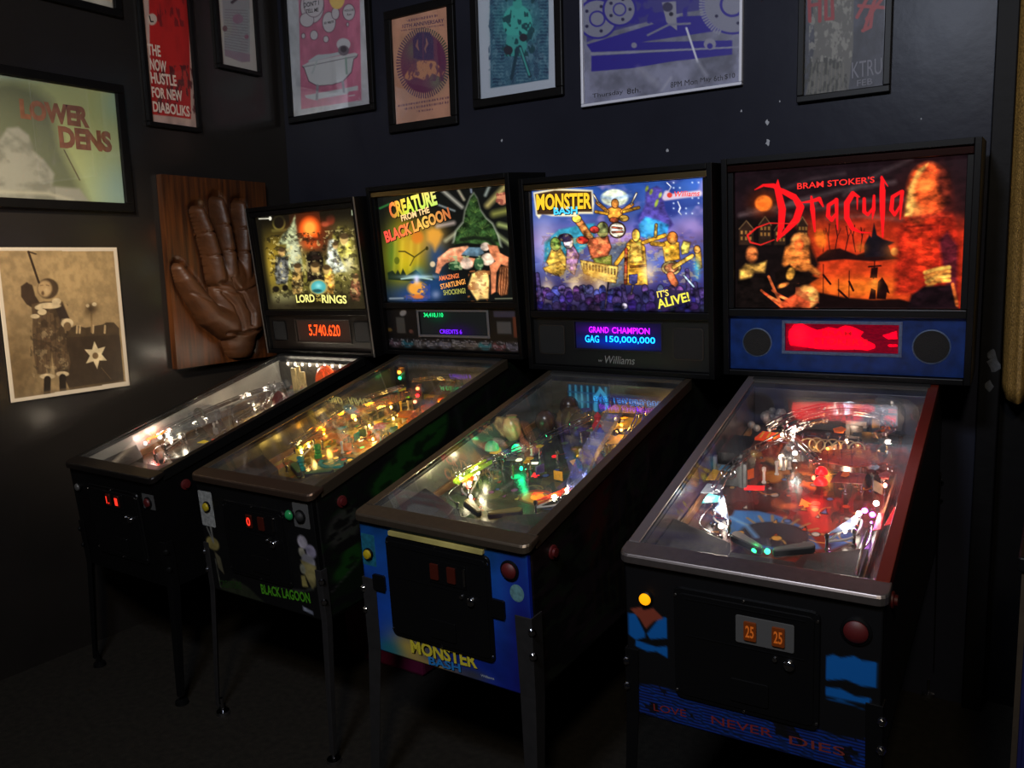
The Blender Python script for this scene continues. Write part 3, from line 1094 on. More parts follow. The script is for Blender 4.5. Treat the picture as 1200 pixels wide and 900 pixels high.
for pts, w, dp in [([(-0.075, 1.48), (-0.02, 1.47), (0.04, 1.42), (0.075, 1.33), (0.07, 1.28)], .009, .018), ([(-0.08, 1.45), (-0.01, 1.43), (0.07, 1.44), (0.15, 1.47)], .007, .010),
                   ([(-0.06, 1.43), (-0.01, 1.37), (0.01, 1.30), (0.02, 1.26)], .009, .016), ([(-0.06, 1.245), (0.03, 1.238), (0.13, 1.25)], .008, .018),
                   ([(-0.12, 1.60), (-0.045, 1.61)], .006, .010), ([(-0.15, 1.70), (-0.075, 1.715)], .006, .010), ([(-0.05, 1.625), (0.04, 1.625)], .006, .010), ([(-0.06, 1.74), (0.025, 1.745)], .006, .010),
                   ([(0.045, 1.62), (0.13, 1.615)], .006, .010), ([(0.055, 1.73), (0.13, 1.73)], .006, .010), ([(0.14, 1.60), (0.22, 1.58)], .006, .008), ([(-0.23, 1.44), (-0.15, 1.40)], .006, .009), ([(-0.02, 1.50), (0.05, 1.36)], .005, .008)]:
    hf = hf - crease(pts, w, dp)
hf = hf + 0.003 * (value_noise(W_, H_, 14, 3, 4) - 0.5)
by0, by1, bz0, bz1 = -0.307, 0.265, 1.103, 1.954
# board: a thick slab whose face is cut back in a groove around the hand
nb_, mb2 = 70, 104
bys = np.linspace(by0, by1, nb_)
bzs = np.linspace(bz0, bz1, mb2)
BY, BZ = np.meshgrid(bys, bzs)
iy = np.clip(((BY - ys[0]) / (ys[-1] - ys[0]) * (W_ - 1)).round().astype(int), 0, W_ - 1)
iz = np.clip(((BZ - zs[0]) / (zs[-1] - zs[0]) * (H_ - 1)).round().astype(int), 0, H_ - 1)
near = hf[iz, iy]
groove = 0.022 * np.exp(-(np.clip(-0.02 - near, 0, None) / 0.012) ** 2)
groove *= np.clip(np.minimum.reduce([BY - by0, by1 - BY, BZ - bz0, bz1 - BZ]) / 0.03, 0, 1)
top_ = [(0.036 - float(g_), float(y_) - hb.y, float(z_) - hb.z) for g_, y_, z_ in zip(groove.ravel(), BY.ravel(), BZ.ravel())]
m = MB()
fs_ = [(j * nb_ + i, j * nb_ + i + 1, (j + 1) * nb_ + i + 1, (j + 1) * nb_ + i) for j in range(mb2 - 1) for i in range(nb_ - 1)]
edge = [i for i in range(nb_)] + [j * nb_ + nb_ - 1 for j in range(1, mb2)] + [(mb2 - 1) * nb_ + i for i in range(nb_ - 2, -1, -1)] + [j * nb_ for j in range(mb2 - 2, 0, -1)]
n0 = len(top_)
top_ += [(0.001, top_[k][1], top_[k][2]) for k in edge]
ne = len(edge)
fs_ += [(edge[k], n0 + k, n0 + (k + 1) % ne, edge[(k + 1) % ne]) for k in range(ne)]
m.add(top_, fs_)
m.build('board', M_BOARD, hand_root)
keep = hf > 0.0
idx = -np.ones(hf.shape, int)
vs, fs = [], []
cellk = keep[:-1, :-1] | keep[1:, :-1] | keep[1:, 1:] | keep[:-1, 1:]
need = np.zeros(hf.shape, bool)
need[:-1, :-1] |= cellk; need[1:, :-1] |= cellk; need[1:, 1:] |= cellk; need[:-1, 1:] |= cellk
for i, j in zip(*np.nonzero(need)):
    idx[i, j] = len(vs)
    vs.append((0.018 + max(float(hf[i, j]), -0.004), GY[i, j] - hb.y, GZ[i, j] - hb.z))
for i, j in zip(*np.nonzero(cellk)):
    fs.append((idx[i, j], idx[i, j + 1], idx[i + 1, j + 1], idx[i + 1, j]))
m = MB()
m.add(vs, fs)
m.build('hand', M_HAND, hand_root, smooth='all')

# ================================================================== BACKLIT ART (plain stand-ins: colours and places only)
def figure(A, x, y, h, col, head=None, lean=0.0, w=0.30):
    """a plain, faceless standing shape: head, shoulders, tapering body"""
    hw = h * w
    A.poly([(x - hw * 0.5 + lean, y - h * 0.72), (x + hw * 0.5 + lean, y - h * 0.72), (x + hw * 0.62, y - h * 0.3), (x + hw * 0.45, y), (x - hw * 0.45, y), (x - hw * 0.62, y - h * 0.3)], col, 1, h * 0.05)
    A.ell(x + lean, y - h * 0.84, h * 0.09, h * 0.12, head or col)


def art_red():
    A = Art(380, 230, [(32, 127), (1147, 40), (1112, 763), (43, 767)], (24, 14, 18))
    A.put(np.clip((A.Y - 300) / 120, 0, 1) * np.clip((A.X - 250) / 200, 0, 1), (176, 40, 18))
    A.glow(640, 420, 260, 110, (196, 48, 20), 0.8)
    A.glow(650, 660, 300, 70, (236, 120, 30), 0.9); A.glow(600, 580, 330, 60, (200, 56, 22), 0.8)
    A.glow(950, 480, 140, 260, (170, 36, 18), 0.85)
    # sky: grey streaks of cloud
    for (x0, y0, x1, y1, w, a) in [(60, 330, 420, 270, 16, .5), (300, 270, 800, 170, 14, .5), (420, 300, 840, 250, 12, .45), (250, 210, 560, 130, 8, .3), (560, 230, 880, 60, 12, .4), (100, 300, 300, 330, 10, .4), (480, 340, 840, 350, 12, .4)]:
        A.line([(x0, y0), ((x0 + x1) / 2, (y0 + y1) / 2 - 14), (x1, y1)], w, (120, 104, 104), a, 26)
    A.poly([(30, 345), (250, 345), (380, 420), (440, 560), (400, 640), (340, 760), (40, 770)], (16, 10, 10), 0.95, 20)
    # moon
    A.glow(172, 272, 60, 56, (150, 50, 10), 0.8); A.ell(172, 272, 42, 38, (236, 110, 34), 1, 0, 10); A.ell(165, 278, 22, 12, (208, 84, 24), 0.7, 0, 10)
    # lit house fronts on the left: gables and small warm windows
    for (x, y, w, h) in [(55, 395, 70, 75), (150, 375, 60, 95), (225, 400, 55, 70), (335, 375, 50, 50)]:
        A.poly([(x, y), (x + w / 2, y - 40), (x + w, y), (x + w, y + h), (x, y + h)], (44, 28, 20), 1, 6)
        A.line([(x, y), (x + w / 2, y - 40), (x + w, y)], 4, (150, 112, 70), 0.7, 5)
        for i in range(3):
            for j in range(2):
                A.poly([(x + 8 + i * w * 0.3, y + 8 + j * 28), (x + 18 + i * w * 0.3, y + 8 + j * 28), (x + 18 + i * w * 0.3, y + 24 + j * 28), (x + 8 + i * w * 0.3, y + 24 + j * 28)], (176, 120, 56), 0.75, 4)
    # hills, bare trees, gabled house
    A.poly([(430, 530), (480, 492), (540, 484), (620, 515), (660, 500), (760, 510), (830, 530), (700, 545), (560, 535), (430, 548)], (28, 10, 10), 1, 8)
    for x, y, d in [(490, 370, -6), (520, 375, 8), (570, 380, 10), (610, 375, -8), (640, 385, 6), (462, 400, 4)]:
        A.line([(x, y), (x + d, 430), (x - d * 0.5, 500)], 5, (40, 12, 12)); A.line([(x + d, 430), (x + d * 3, 390)], 3, (40, 12, 12))
    A.poly([(655, 470), (680, 420), (690, 430), (702, 362), (716, 420), (745, 440), (800, 455), (770, 470), (790, 520), (660, 525)], (22, 16, 22), 1, 6)
    A.glow(640, 480, 26, 22, (236, 120, 40), 0.7); A.ell(800, 498, 18, 18, (250, 190, 90), 1, 0, 8); A.glow(800, 498, 46, 40, (220, 110, 40), 0.6)
    A.ell(448, 440, 26, 40, (232, 120, 34), 1, -12, 16); A.glow(448, 440, 50, 60, (200, 80, 20), 0.5)
    # plain with small dark figures and poles
    for (x, y, d) in [(462, 560, 34), (535, 630, 46), (585, 590, 20)]:
        A.line([(x, y), (x, 712)], 4, (40, 12, 8)); A.line([(x, y + 50), (x + d, y + 92)], 10, (34, 10, 8))
    A.line([(706, 545), (700, 625)], 5, (30, 8, 8)); A.line([(678, 570), (735, 565)], 8, (30, 8, 8)); A.poly([(690, 575), (722, 572), (718, 622), (684, 622)], (30, 8, 8))
    A.poly([(715, 720), (722, 640), (742, 618), (768, 660), (778, 695), (764, 690), (760, 722)], (26, 8, 8)); A.poly([(678, 722), (690, 670), (712, 680), (712, 722)], (26, 8, 8))
    A.glow(705, 650, 22, 28, (250, 150, 50), 0.7)
    A.poly([(430, 690), (560, 715), (700, 725), (820, 720), (900, 740), (1120, 765), (40, 775), (300, 760)], (20, 8, 8), 1, 10)
    A.style(None, 0.35, 5, 30)
    # people by a fire: plain draped shapes
    A.poly([(262, 560), (280, 480), (330, 450), (390, 470), (400, 560), (450, 600), (440, 620), (390, 590), (300, 600)], (206, 110, 44), 1, 14); A.ell(350, 455, 46, 44, (220, 130, 60), 1, 0, 12); A.ell(345, 470, 24, 30, (232, 96, 40), 1, 0, 10)
    A.poly([(230, 600), (300, 560), (330, 590), (440, 625), (380, 660), (240, 670)], (18, 10, 8), 1, 10); A.ell(305, 605, 20, 30, (236, 160, 60), 1, 20, 8); A.ell(268, 660, 26, 10, (226, 120, 50), 1, -20, 8)
    A.poly([(60, 640), (60, 590), (90, 560), (150, 560), (190, 545), (180, 600), (130, 600), (110, 640)], (220, 160, 70), 0.9, 14); A.ell(118, 515, 28, 38, (200, 104, 50), 1, 0, 14)
    A.poly([(50, 640), (160, 610), (250, 650), (200, 770), (45, 770)], (14, 9, 8), 1, 16)
    for k in range(6):
        A.line([(165 + k * 18, 685 + (k % 3) * 14), (260 + k * 26, 760)], 11, [(206, 84, 40), (180, 60, 30), (226, 120, 60)][k % 3], 0.9)
    A.line([(200, 620), (265, 760)], 13, (200, 90, 44), 0.9)
    A.ell(385, 712, 56, 54, (232, 150, 74), 1, 0, 12); A.blotch((170, 74, 40), 18, 0.52, 0.1, 0.7, 5, ((A.X > 330) & (A.X < 445) & (A.Y > 650)).astype(float), 3)
    A.poly([(260, 740), (330, 700), (400, 740), (400, 765), (260, 765)], (196, 70, 36), 0.9, 10)
    # tall red-robed shape on the right, plain glowing oval above, pale mantle
    A.poly([(800, 700), (815, 420), (850, 340), (960, 300), (1070, 320), (1110, 430), (1105, 740), (960, 700)], (150, 30, 16), 0.9, 30)
    A.poly([(850, 360), (1000, 330), (1010, 520), (960, 620), (880, 560), (840, 480)], (206, 46, 20), 0.8, 40)
    A.ell(958, 205, 102, 128, (206, 70, 30), 1, 6, 22); A.poly([(848, 330), (862, 200), (910, 110), (960, 80), (920, 150), (905, 260), (880, 330)], (240, 176, 84), 0.95, 14); A.glow(905, 290, 36, 50, (240, 170, 80), 0.7)
    A.ell(950, 210, 60, 82, (226, 84, 34), 1, 4, 30); A.ell(1040, 190, 34, 100, (66, 20, 16), 0.8, -10, 24); A.glow(940, 180, 30, 30, (246, 140, 60), 0.5)
    A.line([(880, 345), (960, 330), (1060, 330)], 16, (150, 40, 24), 0.8, 10); A.line([(860, 380), (990, 372)], 8, (110, 20, 14), 0.8, 8)
    A.blotch((130, 22, 14), 20, 0.52, 0.1, 0.5, 31, ((A.X > 830) & (A.X < 1010) & (A.Y > 370) & (A.Y < 600)).astype(float), 3)
    A.poly([(1010, 440), (1050, 400), (1100, 470), (1090, 740), (1040, 640)], (60, 18, 30), 0.85, 20)
    for k in range(4):
        A.line([(945 + k * 4, 596 + k * 22), (1000, 580 + k * 18), (1058, 570 + k * 20)], 20, [(240, 170, 72), (226, 140, 56)][k % 2], 1, 8)
    A.poly([(880, 700), (940, 660), (1070, 650), (1100, 765), (860, 765)], (22, 10, 14), 1, 14); A.line([(1075, 650), (1095, 745)], 16, (210, 100, 40), 0.9, 8)
    A.style()
    A.noise(26, 0.78, 1.08, 77, 3)
    # dripping title, drawn as brush strokes
    T = (238, 20, 26)
    A.stroke([(128, 208), (170, 186), (220, 188), (262, 215), (310, 250)], [3, 12, 22, 20, 8], T)
    A.stroke([(240, 160), (238, 200), (262, 300), (258, 380), (240, 450)], [4, 30, 36, 30, 6], T)
    A.stroke([(262, 210), (320, 240), (350, 290), (330, 350), (280, 405), (240, 445)], [18, 26, 36, 34, 20, 8], T)
    A.stroke([(225, 445), (160, 470), (110, 458), (96, 425), (140, 388), (200, 366), (300, 368), (330, 360)], [4, 6, 8, 10, 7, 5, 5, 3], (210, 34, 30))
    A.stroke([(402, 240), (408, 300), (420, 405)], [10, 24, 8], T); A.stroke([(345, 270), (400, 262), (440, 250), (458, 285)], [4, 14, 20, 8], T)
    A.stroke([(522, 255), (485, 280), (482, 330), (500, 350), (522, 318), (522, 255), (528, 395)], [16, 18, 20, 18, 12, 20, 6], T)
    A.stroke([(632, 240), (600, 225), (572, 270), (572, 340), (600, 390), (640, 408), (690, 410)], [6, 24, 28, 26, 20, 8, 3], T); A.stroke([(622, 235), (622, 300)], [10, 4], T)
    A.stroke([(655, 250), (655, 310), (672, 325), (700, 290)], [16, 18, 14, 12], T); A.stroke([(702, 235), (700, 300), (694, 345)], [12, 18, 4], T)
    A.stroke([(738, 145), (742, 210), (742, 300), (744, 430)], [10, 28, 26, 6], T); A.stroke([(738, 150), (768, 190)], [14, 3], T)
    A.stroke([(830, 215), (790, 240), (784, 300), (800, 325), (828, 280), (836, 215), (826, 345)], [14, 18, 20, 14, 12, 18, 6], T)
    return A, [('BRAM STOKER\'S', (334, 205), (704, 172), 30, 0.01, (226, 40, 36))]


def art_blue():
    A = Art(300, 240, [(39, 123), (1084, 47), (1095, 868), (54, 865)], (70, 74, 150))
    A.vgrad([(0, (40, 74, 150)), (0.22, (66, 92, 170)), (0.4, (116, 96, 160)), (0.6, (70, 84, 150)), (0.78, (50, 46, 100)), (1, (26, 20, 44))])
    A.noise(4, 0.8, 1.25, 3)
    A.blotch((190, 150, 200), 6, 0.56, 0.14, 0.6, 5, (A.V < 0.55).astype(float)); A.blotch((30, 40, 110), 6, 0.55, 0.14, 0.8, 15, (A.V < 0.6).astype(float))
    A.glow(110, 430, 70, 160, (200, 190, 230), 0.6); A.glow(1010, 330, 90, 60, (180, 150, 210), 0.6); A.glow(1000, 150, 110, 90, (70, 110, 190), 0.5)
    [A.glow(900 + 37 * ((k * 7) % 5), 75 + 31 * ((k * 5) % 7), 5, 5, (225, 240, 255), 0.9) for k in range(16)]
    A.style(None, 0.25, 9, 30)
    # moon with cloud, dark tower
    A.ell(545, 165, 82, 52, (206, 214, 186), 1, 0, 10); A.line([(470, 160), (540, 172), (640, 150)], 18, (110, 140, 186), 0.7, 20)
    A.poly([(690, 300), (730, 200), (735, 90), (760, 110), (800, 95), (830, 110), (850, 240), (900, 330), (800, 420), (700, 400)], (74, 62, 140), 0.95, 14)
    for x, y in [(765, 130), (795, 205), (740, 110), (820, 150), (800, 190)]:
        A.ell(x, y, 9, 18, (150, 170, 60), 0.9, 20, 6)
    A.line([(860, 75), (885, 100), (870, 125)], 5, (235, 240, 255)); A.line([(925, 190), (940, 225), (930, 250), (945, 268)], 6, (240, 244, 255))
    # lagoon-green rock and blue lit backdrop
    A.poly([(105, 560), (110, 440), (200, 360), (330, 330), (420, 320), (420, 420), (300, 520)], (40, 130, 150), 0.9, 16)
    A.poly([(690, 330), (730, 280), (800, 300), (870, 330), (860, 400), (780, 430), (700, 400)], (52, 150, 214), 0.95, 14); A.glow(750, 345, 40, 40, (90, 190, 240), 0.7)
    A.poly([(420, 470), (620, 430), (640, 700), (520, 720), (420, 600)], (84, 96, 110), 0.85, 14)
    A.style(((44, 24, 16), 4), 0.42, 19, 34)
    # plain golden band members (faceless shapes) with instruments
    G, G2, GS = (222, 160, 46), (238, 186, 76), (170, 100, 30)
    A.poly([(490, 240), (545, 215), (600, 240), (580, 290), (510, 290)], (214, 140, 52), 1, 6); A.ell(547, 200, 20, 26, (206, 130, 56)); A.line([(500, 248), (440, 195)], 18, (214, 140, 52)); A.line([(590, 248), (650, 205)], 18, (214, 140, 52))
    A.line([(450, 200), (418, 145)], 6, (225, 215, 190)); A.line([(645, 205), (678, 138)], 6, (230, 225, 200)); A.line([(430, 250), (500, 262)], 14, G); A.line([(600, 250), (690, 225)], 14, G)
    A.ell(600, 290, 26, 18, G2); A.ell(540, 300, 24, 14, (200, 90, 50)); A.ell(558, 362, 50, 48, (60, 50, 50)); A.ell(558, 362, 44, 42, (238, 226, 204)); A.line([(530, 345), (585, 352)], 7, (190, 90, 60)); A.line([(530, 375), (590, 372)], 7, (200, 110, 80))
    A.line([(400, 430), (340, 330), (305, 280)], 40, (196, 120, 60), 1, 8); A.ell(312, 292, 26, 22, (226, 206, 80)); A.poly([(370, 420), (500, 400), (520, 470), (480, 560), (400, 540)], (170, 84, 52), 1, 8); A.ell(470, 360, 34, 46, (120, 124, 74)); A.poly([(410, 540), (520, 520), (520, 600), (430, 600)], (110, 130, 50), 1, 8)
    A.poly([(600, 700), (615, 450), (640, 420), (700, 420), (725, 470), (740, 700)], G, 1, 8); A.poly([(640, 440), (700, 440), (715, 560), (630, 560)], G2, 0.9, 14); A.ell(672, 395, 22, 36, G2, 1, 0, 5); A.line([(625, 470), (550, 570)], 22, G, 1, 5); A.line([(715, 440), (845, 395)], 20, G, 1, 5); A.line([(640, 590), (730, 580)], 8, GS); A.line([(612, 480), (606, 690)], 16, (150, 60, 36))
    A.poly([(830, 440), (880, 420), (930, 440), (935, 540), (850, 560)], G, 1, 8); A.ell(892, 410, 30, 36, (190, 110, 44)); A.line([(835, 450), (770, 445)], 22, G); A.ell(885, 595, 56, 42, (170, 150, 100)); A.ell(885, 595, 38, 28, (200, 120, 80)); A.line([(900, 590), (1010, 520)], 22, G2); A.line([(880, 640), (905, 690)], 40, (190, 100, 60), 1, 8)
    A.line([(795, 330), (790, 400)], 14, (226, 190, 90))
    A.poly([(945, 470), (960, 430), (1000, 440), (985, 500), (950, 510)], (226, 210, 90), 0.9, 8); A.poly([(1030, 500), (1060, 490), (1070, 590), (1040, 610)], G, 1, 8); A.ell(1040, 480, 18, 22, (206, 140, 60)); A.glow(1040, 600, 20, 60, (80, 200, 240), 0.8)
    A.poly([(120, 560), (160, 470), (210, 480), (250, 560), (220, 640), (170, 640)], (190, 150, 60), 1, 10); A.ell(178, 450, 30, 40, (110, 140, 60)); A.poly([(100, 600), (200, 560), (240, 600), (200, 650), (110, 620)], (206, 160, 60), 0.9, 10)
    A.poly([(240, 600), (250, 470), (290, 460), (320, 520), (290, 640)], (150, 110, 150), 1, 8); A.ell(258, 440, 28, 36, (214, 196, 206)); A.ell(240, 410, 40, 24, (44, 34, 60)); A.ell(345, 425, 34, 22, (220, 50, 40)); A.ell(420, 360, 26, 20, (206, 60, 50))
    A.poly([(330, 550), (560, 590), (545, 690), (480, 680), (350, 630)], (214, 176, 86), 1, 6)
    for k in range(11):
        A.line([(350 + k * 19, 572 + k * 3.5), (350 + k * 19, 600 + k * 3.5)], 4, (90, 60, 40))
    A.glow(400, 640, 110, 70, (222, 160, 60), 0.7)
    A.style()
    A.blotch((90, 46, 20), 30, 0.57, 0.05, 0.22, 41, ((A.X > 90) & (A.X < 1080) & (A.Y > 400) & (A.Y < 700)).astype(float), 3)
    A.blotch((250, 220, 120), 34, 0.6, 0.05, 0.3, 43, ((A.X > 110) & (A.X < 1050) & (A.Y > 380) & (A.Y < 690)).astype(float), 3)
    for (x, y) in [(455, 720), (745, 620), (290, 720), (120, 740)]:
        A.glow(x, y, 40, 60, (250, 220, 170), 0.75)
    A.style(((16, 12, 30), 3), 0.5, 29, 30)
    # the crowd: dark heads and raised arms along the bottom
    rr = random.Random(4)
    for row, (yy, c) in enumerate([(740, (70, 58, 116)), (790, (48, 38, 84)), (840, (30, 24, 56))]):
        for k in range(26):
            x = 40 + k * 43 + rr.uniform(-14, 14)
            if row == 0 and 560 < x < 700:
                continue
            A.ell(x, yy + rr.uniform(-14, 22), rr.uniform(18, 30), rr.uniform(24, 38), tuple(int(q * rr.uniform(0.8, 1.25)) for q in c), 0.95, 0, 6)
    for (x, y) in [(590, 710), (980, 610), (60, 640), (330, 720), (1030, 690)]:
        A.line([(x + 15, 800), (x, y)], 22, (60, 48, 90), 1, 6)
    A.line([(500, 690), (478, 850)], 6, (60, 50, 60)); A.line([(655, 690), (640, 760)], 8, (70, 60, 60)); A.poly([(628, 640), (678, 636), (676, 690), (652, 700), (630, 690)], (60, 60, 110)); A.line([(960, 640), (1020, 710)], 10, (150, 170, 190))
    A.ell(598, 835, 16, 18, (190, 180, 200), 0.9, 0, 6)
    A.style()
    # title plaque outline
    A.poly([(48, 130), (180, 105), (340, 112), (412, 118), (420, 200), (412, 262), (330, 262), (310, 280), (160, 276), (100, 262), (80, 290), (62, 270)], (250, 236, 190), 0.95, 12)
    A.poly([(58, 140), (180, 118), (405, 126), (408, 250), (320, 250), (160, 266), (70, 265)], (60, 40, 26), 1, 8)
    A.poly([(795, 745), (870, 728), (1005, 735), (1000, 800), (830, 865), (795, 860)], (40, 32, 60), 0.9, 8)
    for w in ([(1050, 140), (960, 150), (850, 165), (860, 140)],):
        A.line(w, 36, (250, 220, 220), 0.75, 12)
    A.ell(876, 150, 16, 16, (200, 60, 50))
    return A, [('MONSTER', (66, 240), (405, 232), 100, 0.035, (232, 180, 40)), ('BASH', (172, 268), (318, 262), 46, 0.03, (70, 190, 236)), ('Williams', (905, 162), (1055, 156), 34, 0.015, (214, 60, 52)),
               ('IT\'S', (802, 782), (872, 768), 42, 0.02, (226, 206, 90)), ('ALIVE!', (806, 852), (1000, 800), 60, 0.025, (214, 206, 70))]


def art_green():
    A = Art(230, 200, [(34, 126), (900, 34), (996, 850), (94, 850)], (14, 15, 14))
    # moonlit lagoon seen from below
    A.glow(230, 540, 150, 190, (150, 150, 20), 0.95); A.glow(200, 480, 80, 220, (206, 180, 20), 0.7); A.glow(300, 440, 140, 130, (190, 140, 40), 0.8); A.glow(410, 385, 70, 90, (206, 150, 60), 0.8)
    A.glow(430, 520, 70, 110, (30, 60, 110), 0.8); A.glow(130, 500, 40, 160, (40, 90, 30), 0.6); A.glow(300, 800, 190, 80, (20, 56, 120), 0.95); A.glow(420, 720, 100, 80, (24, 60, 110), 0.8)
    for x in (150, 200, 260, 310):
        A.line([(x, 420), (x - 10, 620)], 14, (226, 200, 60), 0.35, 22)
    A.poly([(365, 350), (400, 330), (450, 340), (470, 370), (450, 430), (420, 490), (400, 440), (370, 410)], (220, 150, 50), 0.8, 30)
    A.ell(300, 390, 40, 44, (206, 110, 30), 0.8, 0, 24)
    # a distant swimmer, plain
    A.line([(175, 490), (215, 490), (280, 530), (320, 500), (365, 465)], 10, (70, 62, 16)); A.line([(280, 530), (250, 590)], 7, (70, 62, 16)); A.ell(365, 468, 10, 14, (50, 44, 14)); A.ell(160, 555, 18, 26, (70, 80, 16), 0.8)
    # shore with pines and its bright reflection
    A.poly([(95, 640), (130, 625), (150, 650), (165, 620), (185, 655), (200, 610), (225, 660), (290, 620), (330, 660), (400, 650), (420, 690), (240, 700), (100, 690)], (20, 34, 20), 1, 6)
    A.glow(310, 670, 110, 14, (190, 220, 230), 0.9); A.line([(190, 685), (300, 672), (400, 690)], 10, (170, 200, 190), 0.9, 8); A.glow(310, 640, 40, 40, (60, 120, 150), 0.6)
    A.ell(300, 755, 66, 50, (226, 150, 50), 0.95, 0, 20); A.ell(300, 815, 70, 16, (210, 110, 40), 0.9, 0, 14)
    A.blotch((40, 60, 130), 22, 0.5, 0.1, 0.8, 5, ((A.Y > 690) & (A.X > 220) & (A.X < 390)).astype(float), 3); A.glow(295, 690, 20, 30, (230, 220, 255), 0.8)
    A.glow(430, 800, 30, 30, (130, 140, 170), 0.7); A.ell(405, 580, 18, 20, (216, 190, 150), 0.9, 0, 8)
    # rays behind a plain mossy green mound
    cx, cy = 690, 260
    for an, L0, L1, w, c in [(-140, 120, 330, 22, (190, 186, 170)), (-122, 150, 260, 16, (190, 180, 150)), (-100, 180, 240, 12, (150, 160, 180)), (-68, 170, 280, 18, (160, 170, 160)), (-48, 120, 300, 34, (206, 186, 110)), (-14, 130, 270, 40, (150, 150, 70)), (14, 170, 280, 30, (176, 190, 110)), (36, 190, 320, 26, (150, 160, 110)), (168, 150, 260, 26, (190, 170, 160)), (142, 170, 250, 24, (180, 176, 140)), (-160, 150, 300, 12, (140, 150, 150))]:
        a_ = math.radians(an)
        A.line([(cx + L0 * math.cos(a_), cy + L0 * math.sin(a_)), (cx + L1 * math.cos(a_), cy + L1 * math.sin(a_))], w, c, 0.75, w)
    mound = [(548, 440), (566, 350), (612, 290), (622, 210), (655, 120), (676, 92), (700, 130), (722, 205), (760, 260), (806, 300), (846, 380), (872, 470), (760, 440), (640, 430)]
    A.poly([(x + (x - 700) * 0.07, y - 9) for x, y in mound], (168, 176, 150), 0.7, 16)
    A.style(None, 0.5, 14, 26)
    A.poly(mound, (36, 58, 28), 1, 8)
    A.style()
    for (x, y, l) in ((600, 360, 40), (660, 300, 46), (690, 220, 40), (740, 330, 50), (800, 380, 40), (640, 400, 40), (720, 400, 46), (675, 150, 26)):
        for an in (-150, -120, -90, -60, -30):
            A.line([(x, y), (x + l * math.cos(math.radians(an)), y + l * math.sin(math.radians(an)))], 5, (84, 112, 50), 0.55, 6)
    A.line([(600, 405), (690, 392), (790, 405), (850, 470)], 26, (18, 24, 16), 0.9, 14)
    A.style(None, 0.22, 6, 24)
    # drifting salmon drapery, pale folds and brown tresses (plain shapes)
    A.poly([(425, 640), (440, 540), (520, 470), (640, 450), (660, 480), (600, 520), (700, 540), (680, 600), (620, 610), (560, 560), (500, 570), (470, 600), (450, 650)], (206, 128, 92), 1, 8); A.line([(450, 540), (540, 480), (640, 462)], 22, (224, 160, 120), 0.8, 14)
    A.poly([(600, 510), (650, 460), (740, 460), (760, 500), (720, 525), (640, 520)], (84, 110, 126), 1, 8)
    A.ell(765, 455, 32, 30, (214, 190, 170), 1, 0, 8); A.ell(785, 545, 48, 44, (206, 180, 156), 1, 0, 10)
    A.poly([(780, 440), (850, 450), (870, 500), (930, 530), (930, 600), (880, 580), (850, 640), (850, 780), (820, 800), (810, 640), (800, 590), (840, 560), (800, 500)], (200, 118, 78), 1, 8)
    A.ell(560, 590, 42, 34, (40, 74, 46), 1, 0, 10); A.ell(725, 575, 34, 46, (44, 76, 48), 1, 0, 10)
    A.blotch((150, 170, 120), 34, 0.6, 0.06, 0.7, 6, ((A.X > 515) & (A.X < 765) & (A.Y > 520) & (A.Y < 620)).astype(float), 2)
    A.ell(640, 575, 44, 40, (214, 190, 170), 0.85, 20, 12)
    A.poly([(680, 650), (730, 625), (790, 635), (802, 700), (800, 830), (740, 835), (720, 845), (690, 800), (655, 740)], (236, 190, 110), 1, 12); A.blotch((140, 80, 40), 24, 0.53, 0.07, 0.8, 13, ((A.X > 655) & (A.X < 805) & (A.Y > 625)).astype(float), 3); A.glow(740, 730, 40, 60, (250, 226, 170), 0.5)
    A.poly([(870, 600), (930, 590), (940, 700), (935, 800), (890, 812), (862, 780)], (110, 60, 34), 1, 10)
    for k in range(7):
        A.line([(880 + k * 8, 610), (872 + k * 10, 720), (880 + k * 7, 800)], 4, [(196, 130, 84), (60, 30, 18)][k % 2], 0.8)
    A.style()
    A.ell(868, 125, 38, 42, (206, 130, 96), 0.9, 0, 10); A.blotch((120, 60, 50), 40, 0.52, 0.06, 0.8, 21, ((A.X > 826) & (A.X < 910) & (A.Y > 80) & (A.Y < 170)).astype(float), 2)
    A.line([(110, 828), (200, 826)], 14, (120, 130, 140), 0.8, 8); A.line([(850, 832), (990, 830)], 8, (140, 140, 110), 0.7, 6)
    A.line([(50, 195), (115, 165)], 14, (40, 110, 50), 0.8, 8)
    return A, [('CREATURE', (125, 268), (436, 168), 110, 0.045, 'warm'), ('FROM THE', (196, 284), (384, 222), 44, 0.03, (232, 190, 130)), ('BLACK LAGOON', (92, 432), (528, 262), 82, 0.04, 'warm2'),
               ('AMAZING!', (452, 700), (592, 678), 34, 0.02, (214, 110, 60)), ('STARTLING!', (466, 762), (638, 722), 38, 0.02, (226, 150, 70)), ('SHOCKING!', (486, 806), (640, 790), 38, 0.015, (150, 150, 70))]


